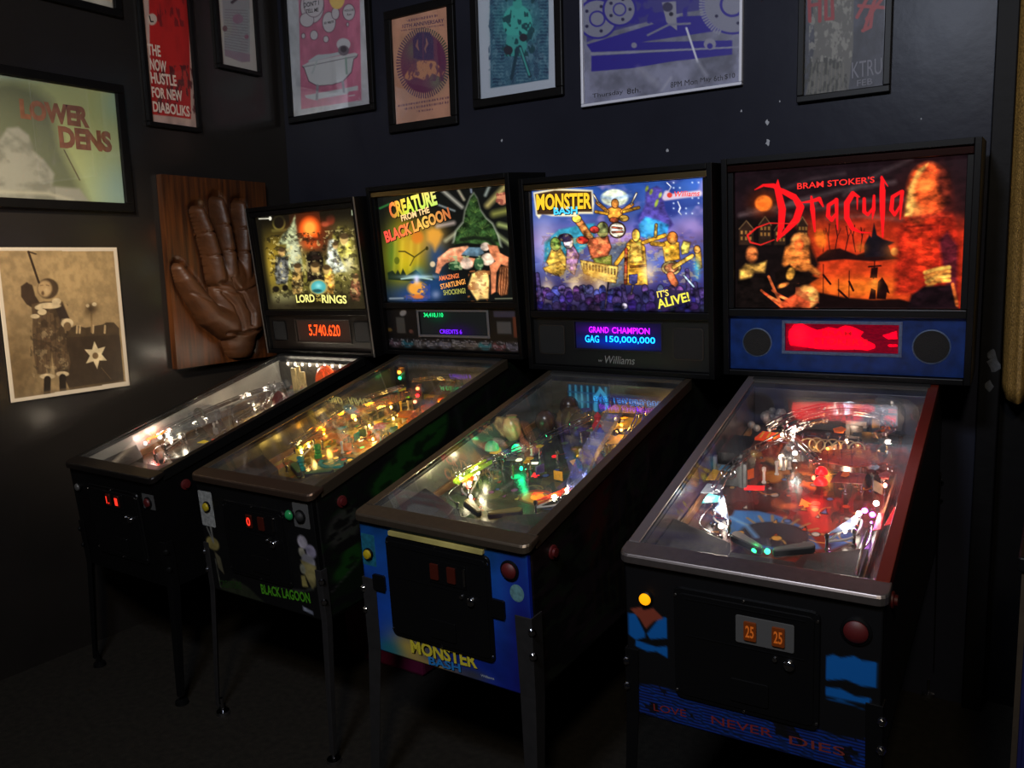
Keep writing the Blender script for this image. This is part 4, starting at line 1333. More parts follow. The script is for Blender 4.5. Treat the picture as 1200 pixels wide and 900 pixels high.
def art_gold():
    A = Art(180, 170, [(40, 127), (798, 50), (911, 843), (133, 840)], (20, 17, 11))
    A.glow(330, 500, 210, 210, (150, 140, 50), 0.9); A.glow(690, 430, 150, 210, (176, 164, 70), 0.9); A.glow(170, 480, 90, 200, (176, 140, 40), 0.8); A.glow(500, 560, 330, 150, (130, 120, 50), 0.6)
    A.glow(240, 760, 130, 70, (150, 146, 100), 0.7); A.glow(800, 700, 100, 90, (90, 84, 44), 0.7); A.glow(520, 330, 130, 120, (40, 26, 22), 0.8)
    # ring-shaped arch top left, warm sun disc top centre (plain)
    A.ell(215, 165, 50, 58, (116, 104, 46), 1, 0, 8); A.ell(215, 165, 36, 44, (22, 18, 12), 1, 0, 8); A.line([(170, 225), (265, 220)], 22, (90, 80, 36), 0.9, 12)
    A.glow(445, 215, 120, 130, (150, 40, 10), 0.9); A.ell(445, 215, 78, 96, (220, 84, 26), 1, 0, 26); A.ell(445, 205, 46, 52, (246, 160, 60), 1, 0, 30)
    A.glow(455, 330, 70, 34, (220, 90, 36), 0.9); A.ell(452, 290, 60, 16, (40, 18, 12), 0.7, 0, 14)
    A.ell(600, 140, 32, 40, (140, 50, 30), 0.9, 0, 18); A.ell(560, 175, 30, 20, (190, 80, 50), 0.8, 0, 16)
    A.style(None, 0.55, 7, 24)
    # plain pale robed shapes, faceless
    A.poly([(205, 330), (240, 260), (300, 190), (335, 110), (350, 250), (380, 400), (400, 540), (320, 560), (260, 470), (270, 330)], (124, 130, 96), 0.95, 18); A.glow(330, 400, 50, 110, (206, 206, 170), 0.75)
    A.poly([(620, 260), (660, 195), (730, 200), (760, 300), (790, 460), (720, 560), (640, 470)], (150, 140, 60), 0.9, 20); A.ell(700, 260, 52, 72, (60, 52, 22), 0.9, 0, 20); A.ell(705, 300, 34, 50, (206, 190, 110), 0.95, 0, 18)
    A.poly([(570, 480), (590, 300), (630, 290), (660, 400), (730, 540), (640, 560)], (190, 196, 180), 0.9, 20)
    A.glow(740, 480, 40, 70, (226, 220, 190), 0.7)
    A.poly([(430, 620), (420, 430), (450, 385), (520, 385), (548, 440), (560, 620)], (30, 24, 18), 1, 12); A.ell(490, 520, 36, 60, (190, 160, 90), 0.9, 0, 16); A.ell(488, 450, 46, 40, (26, 18, 14), 1, 0, 14)
    figure(A, 235, 640, 300, (90, 90, 84), (176, 140, 80)); figure(A, 355, 720, 250, (120, 96, 50), (206, 166, 90)); figure(A, 600, 720, 220, (166, 120, 50), (226, 170, 90)); figure(A, 800, 780, 230, (96, 60, 40), (150, 100, 60))
    A.ell(575, 540, 36, 44, (196, 166, 70), 0.8, 0, 16)
    A.style()
    A.blotch((226, 206, 130), 30, 0.62, 0.05, 0.5, 8, ((A.V > 0.2) & (A.V < 0.85) & (A.U > 0.08) & (A.U < 0.95)).astype(float), 3)
    A.blotch((24, 20, 12), 26, 0.56, 0.10, 0.6, 18, ((A.V > 0.2) & (A.U > 0.06)).astype(float), 3)
    A.ell(190, 680, 26, 24, (20, 16, 10), 1, 0, 10); A.ell(260, 670, 22, 24, (20, 16, 10), 1, 0, 10)
    for (x, y, r) in ((235, 388, 22), (355, 515, 26), (490, 510, 30), (705, 290, 30), (575, 530, 26), (800, 600, 20), (640, 340, 20)):
        A.ell(x, y, r, r * 1.35, (196, 156, 92), 0.85, 0, 12); A.ell(x, y - r * 0.8, r * 1.2, r * 0.8, (52, 38, 22), 0.85, 0, 10)
    A.put(np.clip((0.07 - A.U) / 0.05, 0, 1) + np.clip((A.U - 0.93) / 0.05, 0, 1) + np.clip((0.14 - A.V) / 0.1, 0, 1) * (np.abs(A.U - 0.5) > 0.15), (18, 15, 9), 0.85)
    # teal glass disc
    A.ell(515, 665, 70, 62, (150, 146, 90), 1, 0, 6); A.ell(515, 665, 56, 50, (70, 160, 160), 1, 0, 8); A.glow(515, 655, 24, 20, (150, 220, 220), 0.8); A.ell(505, 695, 36, 14, (24, 60, 60), 0.8, 0, 8)
    A.put(np.clip((A.V - 0.86) / 0.1, 0, 1), (40, 34, 20), 0.75)
    A.poly([(755, 68), (804, 62), (806, 104), (758, 110)], (150, 160, 130)); A.line([(68, 135), (140, 132)], 9, (200, 196, 176)); A.ell(150, 132, 11, 15, (220, 216, 196))
    A.poly([(345, 712), (480, 720), (560, 760), (735, 730), (740, 820), (350, 815)], (24, 20, 8), 0.75, 24)
    return A, [('LORD', (350, 790), (492, 784), 62, 0.03, (222, 214, 120)), ('RINGS', (546, 792), (738, 800), 66, 0.03, (222, 214, 120)), ('OF', (500, 745), (530, 744), 22, 0.02, (170, 150, 70)), ('THE', (498, 780), (540, 778), 24, 0.02, (170, 150, 70))]

# ================================================================== PINBALL MACHINES
# machine frame: u to the right, v from the front towards the wall, z up; front of the lock bar at v = 0, z = 0.9
VG = 1.071                       # plane of the backglass
SLOPE = 0.197                    # rise of the cabinet's top edge
PF0, PFS = 0.80, 0.15            # playfield plane z = PF0 + PFS * v
HWG = 0.330

M_CAB = pmat('black_cabinet_paint', (8, 8, 9), rough=0.42, noise=(12, 0.7), spec=0.18)
M_CABIN = pmat('cabinet_inside', (58, 58, 56), rough=0.28, noise=(9, 0.8))
M_CABIN_D = pmat('dark_cabinet_inside', (20, 18, 20), rough=0.25, noise=(9, 0.8))
M_STEEL = pmat('brushed_steel', (118, 104, 88), rough=0.42, metal=0.9, noise=(60, 0.85), bump=0.03, bump_scale=300)
M_BSTEEL = pmat('black_powder_coat', (9, 9, 10), rough=0.36, spec=0.25)
M_LEG = pmat('dark_steel_leg', (58, 57, 58), rough=0.4, metal=0.6, noise=(40, 0.8))
M_CHROME = pmat('chrome', (200, 200, 205), rough=0.12, metal=1.0)
M_BRASS = pmat('brassy_channel', (150, 128, 88), rough=0.3, metal=1.0)
M_RUBBER = pmat('black_rubber', (14, 14, 14), rough=0.7)
M_WRUB = pmat('white_rubber', (190, 186, 176), rough=0.6)
M_GLASS = pane_mat('playfield_glass', f0=0.04, dirt=0.035)
M_CLEAR = pane_mat('clear_plastic', tint=(235, 238, 240), f0=0.06, rough=0.06, dirt=0.10)
M_DMD = pmat('smoked_display_glass', (10, 8, 14), rough=0.12)
M_GRILLE = pmat('speaker_cloth', (9, 9, 10), rough=0.85, bump=0.6, bump_scale=500)
M_BG = print_mat('backlit_print', emit=1.3, rough=0.18, albedo=0.12)
M_BGL = print_mat('backlit_lettering', emit=1.5, rough=0.2, albedo=0.12)
M_FIELD = print_mat('playfield_print', rough=0.22, albedo=1.0)
M_DECAL = print_mat('cabinet_print', rough=0.4, albedo=0.8)


def PF(s, t, h=0.0):
    return Vector((s, t, PF0 + PFS * t + h))


def rounded(x0, y0, x1, y1, r, n=4):
    pts = []
    for cx, cy, a0 in ((x1 - r, y1 - r, 0), (x0 + r, y1 - r, 90), (x0 + r, y0 + r, 180), (x1 - r, y0 + r, 270)):
        for k in range(n + 1):
            a = math.radians(a0 + 90 * k / n)
            pts.append((cx + r * math.cos(a), cy + r * math.sin(a)))
    return pts


def face_plate(name, pts, v0, v1, mat, parent, bevel=0.0):
    """plate standing on a front-facing plane: pts in (u, z), from depth v0 (back) to v1 (front)"""
    return MB().prism(pts, v0, v1, lambda x, y, w: (x, w, y)).build(name, mat, parent, bevel=bevel)


def disc_front(name, u, z, r, v0, v1, mat, parent, n=20, dome=0.0):
    ax = (Vector((1, 0, 0)), Vector((0, 0, 1)), Vector((0, -1, 0)))
    d = v0 - v1
    prof = [(r, 0), (r, d * 0.7), (r * 0.86, d), (r * 0.4, d + dome), (r * 0.02, d + dome * 1.15)]
    return MB().lathe(prof, (u, v0, z), n, ax).build(name, mat, parent, smooth=True)


class Machine:
    def __init__(s, key, label, cfg, pivot, rot):
        s.cfg, s.key = cfg, key
        tx, ty, a = rot
        Q = Euler((tx, ty, a), 'XYZ').to_matrix()
        loc = Vector(pivot) - Q @ Vector((0, 0.6, 0.5))
        s.Q, s.loc = Q, loc
        s.root = empty('pinball_machine', loc, (tx, ty, a))
        tag(s.root, label, 'pinball machine', 'pinball machines along the wall')
        s.down = Q.transposed() @ Vector((0, 0, -1))
        s.cabinet()
        s.top()
        s.backbox()
        s.front()
        s.field()

    def world_z(s, p):
        return (s.Q @ Vector(p) + s.loc).z

    # ---------------------------------------------------------------- body
    def cabinet(s):
        c, R = s.cfg, s.root
        zb = 0.487
        side = [(0.012, zb), (1.32, zb + 0.01), (1.32, 1.108), (1.10, 1.108), (1.06, 0.889 + SLOPE * 1.06), (0.012, 0.889 + SLOPE * 0.012)]
        for sg in (-1, 1):
            MB().prism(side, 0.2575 * sg, 0.278 * sg, lambda x, y, w: (w, x, y)).build('side_panel', M_CAB, R)
            inner = [(0.02, 0.78), (1.03, 0.93), (1.03, 0.880 + SLOPE * 1.03), (0.02, 0.880 + SLOPE * 0.02)]
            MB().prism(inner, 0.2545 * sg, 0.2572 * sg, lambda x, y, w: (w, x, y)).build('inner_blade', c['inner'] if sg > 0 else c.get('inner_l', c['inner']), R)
        MB().box((-0.278, 0.0, zb), (0.278, 0.012, 0.890)).build('front_panel', c.get('front_mat', M_CAB), R)
        MB().box((-0.257, 0.02, zb + 0.008), (0.257, 1.30, zb + 0.02)).build('bottom_panel', M_CAB, R)
        MB().box((-0.257, 1.30, zb + 0.01), (0.257, 1.318, 1.10)).build('back_panel', M_CAB, R)
        # legs
        def leg_parts(u, v, zt):
            su = 1 if u > 0 else -1
            sv = -1 if v < 0.5 else 1
            lm = c['leg']
            rings = []
            corner = Vector((u, v, 0))
            P1 = Vector((u, v, zb))
            hz = s.world_z(P1)
            foot = P1 + s.down * (hz - 0.035) + Vector((su * 0.006, sv * 0.012, 0))
            for (p, w) in ((Vector((u, v, zt)), c.get('leg_w', 0.050)), (P1, c.get('leg_w', 0.050) * 0.92), (foot, c.get('leg_w', 0.050) * 0.6)):
                t = 0.004
                L = [(0, 0), (-su * w, 0), (-su * w, -sv * t), (-su * t, -sv * t), (-su * t, -sv * w), (0, -sv * w)]
                L = [(-su * -0.0045 + x, sv * 0.0045 + y) for x, y in L]
                rings.append([(p.x + x, p.y + y, p.z) for x, y in L])
            lg = MB().rings(rings).build('leg', lm, R, bevel=0.0012)
            f2 = P1 + s.down * (hz - 0.001) + Vector((su * 0.006 - su * 0.012, sv * 0.012 - sv * 0.012, 0))
            MB().lathe([(0.006, 0.06), (0.006, 0.016), (0.022, 0.012), (0.024, 0.0)], f2, 14).build('leveler', c.get('bolt', M_CHROME), lg, smooth=True)
            for z in (zt - 0.035, zt - 0.10):
                e3 = Vector((su * 0.7, sv * 0.7, 0)).normalized()
                e1 = Vector((0, 0, 1)); e2 = e3.cross(e1)
                MB().lathe([(0.0105, 0.0), (0.0105, 0.006), (0.007, 0.010), (0.001, 0.011)], Vector((u, v, z)) + e3 * 0.001, 10, (e1, e2, e3)).build('leg_bolt', c.get('bolt', M_CHROME), lg, smooth=True)
        for u in (-0.279, 0.279):
            leg_parts(u, -0.0005, c.get('leg_top', 0.705))
            leg_parts(u, 1.32, 0.76)
        # side art
        if 'side_art' in c:
            A = c['side_art']()
            Sheet(A, (0.2785, 0.014, 1.09), (0, 1.30, 0), (0, 0, -0.60)).mesh('side_art_tmp', M_DECAL, R, 0.0005)
            o = R.children[-1]
            o = [x for x in R.children if x.name.startswith('side_art_tmp')][-1]
            o.name = 'side_art'
            me = o.data
            co = np.zeros(len(me.vertices) * 3, np.float32)
            me.vertices.foreach_get('co', co)
            co = co.reshape(-1, 3)
            # squeeze the sheet between the bottom edge and the sloping top edge
            f = (co[:, 2] - 0.49) / 0.60
            top = np.minimum(0.884 + SLOPE * co[:, 1], 1.104)
            co[:, 2] = 0.49 + f * (top - 0.49)
            me.vertices.foreach_set('co', co.ravel())
            me.update()
        # flipper buttons
        for sg in (-1, 1):
            ax = (Vector((0, 1, 0)), Vector((0, 0, 1)), Vector((sg, 0, 0)))
            MB().lathe([(0.019, 0), (0.019, 0.004), (0.014, 0.006), (0.012, 0.006), (0.012, 0.012), (0.002, 0.013)], (0.279 * sg, 0.115, 0.835), 18, ax).build('flipper_button', c['flip_btn'], R, smooth=True)

    def top(s):
        c, R = s.cfg, s.root
        # lock-down bar with rounded front corners
        plan = [(-0.287, 0.040), (-0.287, 0.008)] + [(-0.287 + 0.022 * (1 - math.cos(a)), 0.008 - 0.020 * math.sin(a)) for a in (0.4, 0.8, 1.2, 1.57)]
        plan += [(-x, y) for x, y in reversed(plan)]
        top = [(x, y, 0.9 + SLOPE * y) for x, y in plan]
        lip = [(x * 1.004, y - (0.003 if y < 0.03 else 0), 0.894 + SLOPE * y) for x, y in plan]
        low = [(x * 1.004, y - (0.003 if y < 0.03 else 0), (0.877 if y < 0.03 else 0.886) + SLOPE * y) for x, y in plan]
        MB().rings([low, lip, top]).build('lockdown_bar', c['bar'], R, bevel=0.002)
        for sg in (-1, 1):
            prof = [(0.2565, 0.897), (0.2565, 0.902), (0.2835, 0.902), (0.2835, 0.866), (0.279, 0.866), (0.279, 0.897)]
            rings = [[(sg * x, v, z + SLOPE * v) for x, z in prof] for v in (0.036, 1.055)]
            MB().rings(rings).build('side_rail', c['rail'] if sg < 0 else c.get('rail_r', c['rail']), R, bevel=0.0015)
        MB().box((-0.2565, 0.038, 0.0), (0.2565, 1.035, 0.004), lambda x, y, z: (x, y, 0.896 + SLOPE * y + z)).build('playfield_glass', M_GLASS, R)
        MB().box((-0.262, 1.028, 0.0), (0.262, 1.06, 0.012), lambda x, y, z: (x, y, 0.893 + SLOPE * y + z)).build('glass_channel', M_RUBBER, R)

    # ---------------------------------------------------------------- head
    def backbox(s):
        c, R = s.cfg, s.root
        z0, z1 = c['g0'], c['g1']
        W, F, B = c.get('W', 0.366), 1.036, 1.30
        zt, zl = z1 + 0.045, 1.112
        m = MB()
        for sg in (-1, 1):
            m.prism([(F + 0.012, zl), (B, zl), (B, zt), (F, zt)], sg * (W - 0.019), sg * W, lambda x, y, w: (w, x, y))
        m.box((-W + 0.019, F, zt - 0.019), (W - 0.019, B, zt))
        m.box((-W + 0.019, F + 0.012, zl), (W - 0.019, B, zl + 0.018))
        m.box((-W + 0.019, B - 0.012, zl + 0.018), (W - 0.019, B, zt - 0.019))
        m.build('backbox', M_CAB, R, bevel=0.002)
        MB().box((-0.20, 1.10, 1.09), (0.20, 1.27, zl)).build('neck', M_CAB, R)
        if 'edge_trim' in c:
            for sg in (-1, 1):
                for (a_, b_) in ((W - 0.004, W + 0.001),):
                    MB().prism([(F + 0.010, zl), (F + 0.014, zl), (F + 0.002, zt), (F - 0.002, zt)], sg * a_, sg * b_, lambda x, y, w: (w, x, y)).build('edge_trim', c['edge_trim'], R)
        # backglass with its print
        A, words = c['art']()
        sh = Sheet(A, (-HWG, VG, z1), (2 * HWG, 0, 0), (0, 0, -(z1 - z0)))
        bg = sh.mesh('backglass', M_BG, R, 0.005)
        L = Letters(sh)
        for (t, p0, p1, h, b, col) in words:
            if col == 'warm':
                col = lambda x, y: tuple(np.interp(x, [0, .2, .45, 1], [q[k] for q in ((236, 70, 60), (240, 150, 60), (232, 216, 80), (226, 206, 120))]) * (0.75 + .25 * y) if k != 1 else np.interp(x, [0, .2, .45, 1], [90, 170, 216, 200]) for k in range(3))
            elif col == 'warm2':
                col = lambda x, y: tuple(np.interp(x, [0, .3, .6, 1], [q[k] for q in ((240, 70, 60), (236, 110, 60), (226, 180, 80), (170, 90, 50))]) for k in range(3))
            sh_ = 0.18 if t in ('Williams',) else 0.0
            L.word(t, p0, p1, h, h_lift=0.0008, bold=b, col=col, shear=sh_, shade=(4, 5, (14, 10, 8)) if b >= 0.03 else None)
        if words:
            L.build('word', M_BGL, bg)
        # trims around the glass
        tm = c.get('trim', M_BSTEEL)
        MB().box((-W + 0.019, F + 0.006, z1 + 0.002), (W - 0.019, VG + 0.01, z1 + 0.022)).build('top_trim', tm, R, bevel=0.002)
        MB().box((-W + 0.019, F + 0.012, z0 - 0.026), (W - 0.019, VG + 0.004, z0 - 0.002)).build('lower_trim', M_BSTEEL, R, bevel=0.002)
        for sg in (-1, 1):
            MB().box((min(sg * HWG, sg * (W - 0.0185)), F + 0.014, z0), (max(sg * HWG, sg * (W - 0.0185)), VG + 0.004, z1)).build('side_trim', c.get('strim', M_BSTEEL), R, bevel=0.0015)
        # speaker panel with a window for the display
        pz0, pz1 = zl + 0.020, z0 - 0.028
        du0, du1, dz0, dz1 = c['dmd']
        pw = W - 0.0195
        v0, v1 = VG + 0.008, VG - 0.004
        m = MB()
        m.box((-pw, v1, pz0), (du0, v0, pz1)); m.box((du1, v1, pz0), (pw, v0, pz1))
        m.box((du0, v1, pz0), (du1, v0, dz0)); m.box((du0, v1, dz1), (du1, v0, pz1))
        sp = m.build('speaker_panel', c['panel_mat'], R)
        if 'panel_art' in c:
            for nm, (ua, ub, za, zb_) in (('panel_print', (-pw, du0, pz0, pz1)), ('panel_print', (du1, pw, pz0, pz1)), ('panel_print', (du0, du1, pz0, dz0)), ('panel_print', (du0, du1, dz1, pz1))):
                A2 = c['panel_art'](ua, ub, za, zb_)
                Sheet(A2, (ua, v1 - 0.0006, zb_), (ub - ua, 0, 0), (0, 0, za - zb_)).mesh(nm, M_DECAL, sp, 0.0005)
        dw = MB().box((du0 - 0.002, VG + 0.004, dz0 - 0.002), (du1 + 0.002, VG + 0.008, dz1 + 0.002)).build('display', M_DMD, R)
        m = MB()
        bw = c.get('bezel', 0.006)
        for (a, b, e, f) in ((du0 - bw, du1 + bw, dz1, dz1 + bw), (du0 - bw, du1 + bw, dz0 - bw, dz0), (du0 - bw, du0, dz0, dz1), (du1, du1 + bw, dz0, dz1)):
            m.box((a, v1 - 0.003, e), (b, v1, f))
        m.build('display_bezel', c.get('bezel_mat', M_BSTEEL), sp, bevel=0.001)
        c['display'](s, dw, du0, du1, dz0, dz1, VG + 0.0038)
        # speakers
        for (kind, u, z, r) in c['speakers']:
            if kind == 'round':
                ax = (Vector((1, 0, 0)), Vector((0, 0, 1)), Vector((0, -1, 0)))
                g = MB().lathe([(r, 0), (r * 0.98, 0.0015), (r * 0.3, 0.004), (0.001, 0.0045)], (u, v1 + 0.0005, z), 28, ax).build('speaker_grille', M_GRILLE, sp, smooth=True)
                MB().lathe([(r * 1.07, 0), (r * 1.07, 0.002), (r, 0.0035), (r, 0.0)], (u, v1, z), 28, ax).build('grille_ring', c.get('ring_mat', M_BSTEEL), sp, smooth=True)
            else:
                face_plate('speaker_grille', rounded(u - r, z - r, u + r, z + r, r * 0.22), v1 + 0.0005, v1 - 0.003, M_GRILLE, sp, 0.001)
                m = MB()
                o_, i_ = rounded(u - r * 1.06, z - r * 1.06, u + r * 1.06, z + r * 1.06, r * 0.25), rounded(u - r, z - r, u + r, z + r, r * 0.22)
                n = len(o_)
                vs = [(x, v1 - 0.004, y) for x, y in o_] + [(x, v1 - 0.004, y) for x, y in i_] + [(x, v1, y) for x, y in o_]
                m.add(vs, [(i, (i + 1) % n, n + (i + 1) % n, n + i) for i in range(n)] + [(2 * n + i, 2 * n + (i + 1) % n, (i + 1) % n, i) for i in range(n)])
                m.build('grille_ring', c.get('ring_mat', M_BSTEEL), sp)
        if 'panel_words' in c:
            A3 = Art(4, 4, [(-1, 2), (1, 2), (1, 1), (-1, 1)])
            L = Letters(Sheet(A3, (-1, v1, 2), (2, 0, 0), (0, 0, -1)), up=1)
            for (t, p0, p1, h, b, shr) in c['panel_words']:
                L.word(t, p0, p1, h, h_lift=0.0006, bold=b, shear=shr)
            L.build('maker_name', pmat('silver_ink', (150, 150, 152), rough=0.3, metal=0.4), sp)

    # ---------------------------------------------------------------- front
    def front(s):
        c, R = s.cfg, s.root
        if 'front_art' in c:
            A = c['front_art']()
            fa = Sheet(A, (-0.277, -0.0008, 0.880), (0.554, 0, 0), (0, 0, -0.392)).mesh('front_art', c.get('front_print', M_DECAL), R, 0.0006)
            if 'front_words' in c:
                L = Letters(Sheet(A, (-0.277, -0.0008, 0.880), (0.554, 0, 0), (0, 0, -0.392)), up=1)
                for (t, p0, p1, h, b, col, shr) in c['front_words']:
                    L.word(t, p0, p1, h, h_lift=0.0009, bold=b, col=col, shear=shr, shade=(0.002, -0.002, (10, 8, 8)) if b >= 0.03 else None)
                L.build('word', M_DECAL, fa)
        u0, u1, z0, z1 = c['door']
        door = face_plate('coin_door', rounded(u0 + 0.012, z0 + 0.012, u1 - 0.012, z1 - 0.012, 0.012), -0.001, -0.009, c.get('door_mat', M_BSTEEL), R, 0.0015)
        m = MB()
        o_, i_ = rounded(u0, z0, u1, z1, 0.016), rounded(u0 + 0.013, z0 + 0.013, u1 - 0.013, z1 - 0.013, 0.012)
        n = len(o_)
        vs = [(x, -0.001, y) for x, y in o_] + [(x, -0.0065, y) for x, y in rounded(u0 + 0.002, z0 + 0.002, u1 - 0.002, z1 - 0.002, 0.015)] + [(x, -0.0065, y) for x, y in i_] + [(x, -0.001, y) for x, y in i_]
        fs = []
        for k in range(3):
            fs += [(k * n + i, k * n + (i + 1) % n, (k + 1) * n + (i + 1) % n, (k + 1) * n + i) for i in range(n)]
        m.add(vs, fs).build('door_frame', c.get('frame_mat', M_BSTEEL), door, bevel=0.0006)
        uc, zc = c['coin']
        pm = c.get('plate_mat', M_BSTEEL)
        pw_, ph_ = c.get('plate', (0.062, 0.034))
        plate_ = face_plate('coin_plate', rounded(uc - pw_, zc - ph_, uc + pw_, zc + ph_, 0.004), -0.009, -0.0115, pm, door, 0.0006)
        for k, (du, mname, txt) in enumerate(c['slots']):
            face_plate('coin_insert', rounded(uc + du - 0.0135, zc - 0.022, uc + du + 0.0135, zc + 0.022, 0.003), -0.0115, -0.0165, mname, door, 0.001)
            if txt:
                A3 = Art(4, 4, [(-1, 1), (1, 1), (1, 0), (-1, 0)])
                L = Letters(Sheet(A3, (-1, -0.0168, 1), (2, 0, 0), (0, 0, -1)), up=1)
                L.word(txt, (uc + du - 0.009, zc - 0.014), (uc + du + 0.009, zc - 0.014), 0.028, bold=0.02)
                L.build('insert_numeral', c['numeral'], door)
        # lock, coin return flap, ribs, screws
        disc_front('door_lock', u1 - 0.062, zc - 0.062, 0.0125, -0.009, -0.017, M_CHROME, door, 18, 0.002)
        MB().box((u1 - 0.067, -0.0185, zc - 0.070), (u1 - 0.063, -0.016, zc - 0.054)).build('lock_slot', M_RUBBER, door)
        disc_front('return_button', u1 - 0.092, zc - 0.055, 0.006, -0.009, -0.014, M_CHROME, door, 12)
        face_plate('coin_return', rounded((u0 + u1) / 2 - 0.03, z0 + 0.03, (u0 + u1) / 2 + 0.055, z0 + 0.085, 0.005), -0.009, -0.0125, M_BSTEEL, door, 0.001)
        for z in (zc + ph_ + 0.012, zc - ph_ - 0.012):
            MB().box((u0 + 0.03, -0.0105, z), (u1 - 0.03, -0.009, z + 0.002)).build('door_rib', M_BSTEEL, door)
        for (u, z) in ((u0 + 0.006, z0 + 0.02), (u0 + 0.006, z1 - 0.02), (u1 - 0.006, z0 + 0.02), (u1 - 0.006, z1 - 0.02), ((u0 + u1) / 2, z1 - 0.006), ((u0 + u1) / 2, z0 + 0.006)):
            disc_front('screw', u, z, 0.0035, -0.0065, -0.009, M_CHROME, door, 8)
        for (nm, u, z, r, mt, dome) in c['buttons']:
            b = disc_front(nm, u, z, r, -0.001, -0.012, mt, R, 22, dome)
            ax = (Vector((1, 0, 0)), Vector((0, 0, 1)), Vector((0, -1, 0)))
            MB().lathe([(r * 1.28, 0), (r * 1.28, 0.004), (r * 1.05, 0.006), (r * 1.02, 0.0)], (u, -0.001, z), 22, ax).build('button_ring', M_BSTEEL, b, smooth=True)
        for (nm, pts, mt, d) in c.get('plates', []):
            face_plate(nm, pts, -0.0005, -d, mt, R, 0.0004)

    # ---------------------------------------------------------------- playfield
    def field(s):
        c, R = s.cfg, s.root
        A = Art(170, 330, [(-0.253, 1.03), (0.253, 1.03), (0.253, 0.03), (-0.253, 0.03)])
        c['field_art'](A)
        # printed rings, arrows and unlit insert outlines all over the playfield
        q = random.Random(sum(map(ord, s.key)))
        for k in range(70):
            x, y, rr = q.uniform(-0.2, 0.2), q.uniform(0.28, 0.95), q.uniform(0.006, 0.013)
            col = q.choice(c['inks'])
            if k % 3 == 0:
                A.ell(x, y, rr * 1.25, rr * 1.25, (16, 12, 12)); A.ell(x, y, rr, rr, col)
            elif k % 3 == 1:
                A.poly([(x, y + rr * 2), (x + rr, y - rr), (x - rr, y - rr)], (16, 12, 12)); A.poly([(x, y + rr * 1.3), (x + rr * 0.6, y - rr * 0.6), (x - rr * 0.6, y - rr * 0.6)], col)
            else:
                a0 = q.uniform(0, 6.28)
                A.line([(x + 3 * rr * math.cos(a0 + t * 0.5), y + 3 * rr * math.sin(a0 + t * 0.5)) for t in range(5)], 0.004, col, 0.8)
        O = PF(-0.253, 1.03)
        s.pf = Sheet(A, O, PF(0.253, 1.03) - O, PF(-0.253, 0.03) - O).mesh('playfield', M_FIELD, R, 0.012)
        c['field'](s)

    # small builders, all children of the playfield
    def bar(s, name, pts, h0, h1, mat, smooth=False):
        """upright solid over a plan outline"""
        return MB().rings([[tuple(PF(x, y, h0)) for x, y in pts], [tuple(PF(x, y, h1)) for x, y in pts]]).build(name, mat, s.pf, smooth, 0.0008)

    def post(s, x, y, h=0.035, mat=None, r=0.004):
        return MB().lathe([(r * 1.6, 0), (r * 1.6, 0.004), (r, 0.006), (r, h * 0.75), (r * 1.5, h * 0.8), (r * 1.5, h), (r * 0.5, h + 0.003)], PF(x, y), 10).build('post', mat or M_CHROME, s.pf, True)

    def bulb(s, x, y, h, col=(255, 226, 180), power=0.05, glow=8.0, r=0.0048, name='bulb'):
        mt = glow_mat('bulb_%d_%d_%d_%d' % (tuple(col) + (int(glow * 10),)), col, glow * 1.6)
        p = PF(x, y, h)
        o = MB().lathe([(r * 0.5, -0.003), (r, 0.001), (r * 0.95, 0.005), (r * 0.5, 0.0085), (r * 0.05, 0.0095)], p, 12).build(name, mt, s.pf, True)
        if power:
            d = bpy.data.lights.new('bulb_light', 'POINT')
            d.energy = power * s.cfg.get('boost', 3.3)
            d.color = lin(col)
            d.shadow_soft_size = 0.009
            lo = bpy.data.objects.new('bulb_light', d)
            COL.objects.link(lo)
            lo.parent = s.root
            lo.location = p + Vector((0, 0, 0.020))
        return o

    def dome(s, x, y, h, r, mat, name='flasher_dome'):
        return MB().lathe([(r, 0), (r, r * 0.35), (r * 0.86, r * 0.8), (r * 0.5, r * 1.15), (r * 0.03, r * 1.25)], PF(x, y, h), 16).build(name, mat, s.pf, True)

    def insert(s, x, y, r, col, glow, kind='disc', rot=0.0):
        mt = glow_mat('insert_%d_%d_%d_%d' % (tuple(col) + (int(glow * 10),)), col, glow)
        if kind == 'disc':
            pts = [(x + r * math.cos(k * PI / 8), y + r * math.sin(k * PI / 8)) for k in range(16)]
        elif kind == 'arrow':
            base = [(0, 1.5), (1, -0.6), (0.35, -0.5), (0.35, -1.2), (-0.35, -1.2), (-0.35, -0.5), (-1, -0.6)]
            pts = [(x + r * (a * math.cos(rot) - b * math.sin(rot)), y + r * (a * math.sin(rot) + b * math.cos(rot))) for a, b in base]
        else:
            base = [(-1.5, -0.7), (1.5, -0.7), (1.5, 0.7), (-1.5, 0.7)]
            pts = [(x + r * (a * math.cos(rot) - b * math.sin(rot)), y + r * (a * math.sin(rot) + b * math.cos(rot))) for a, b in base]
        return MB().rings([[tuple(PF(a, b, 0.0001)) for a, b in pts], [tuple(PF(a, b, 0.0012)) for a, b in pts]]).build('lamp_insert', mt, s.pf)

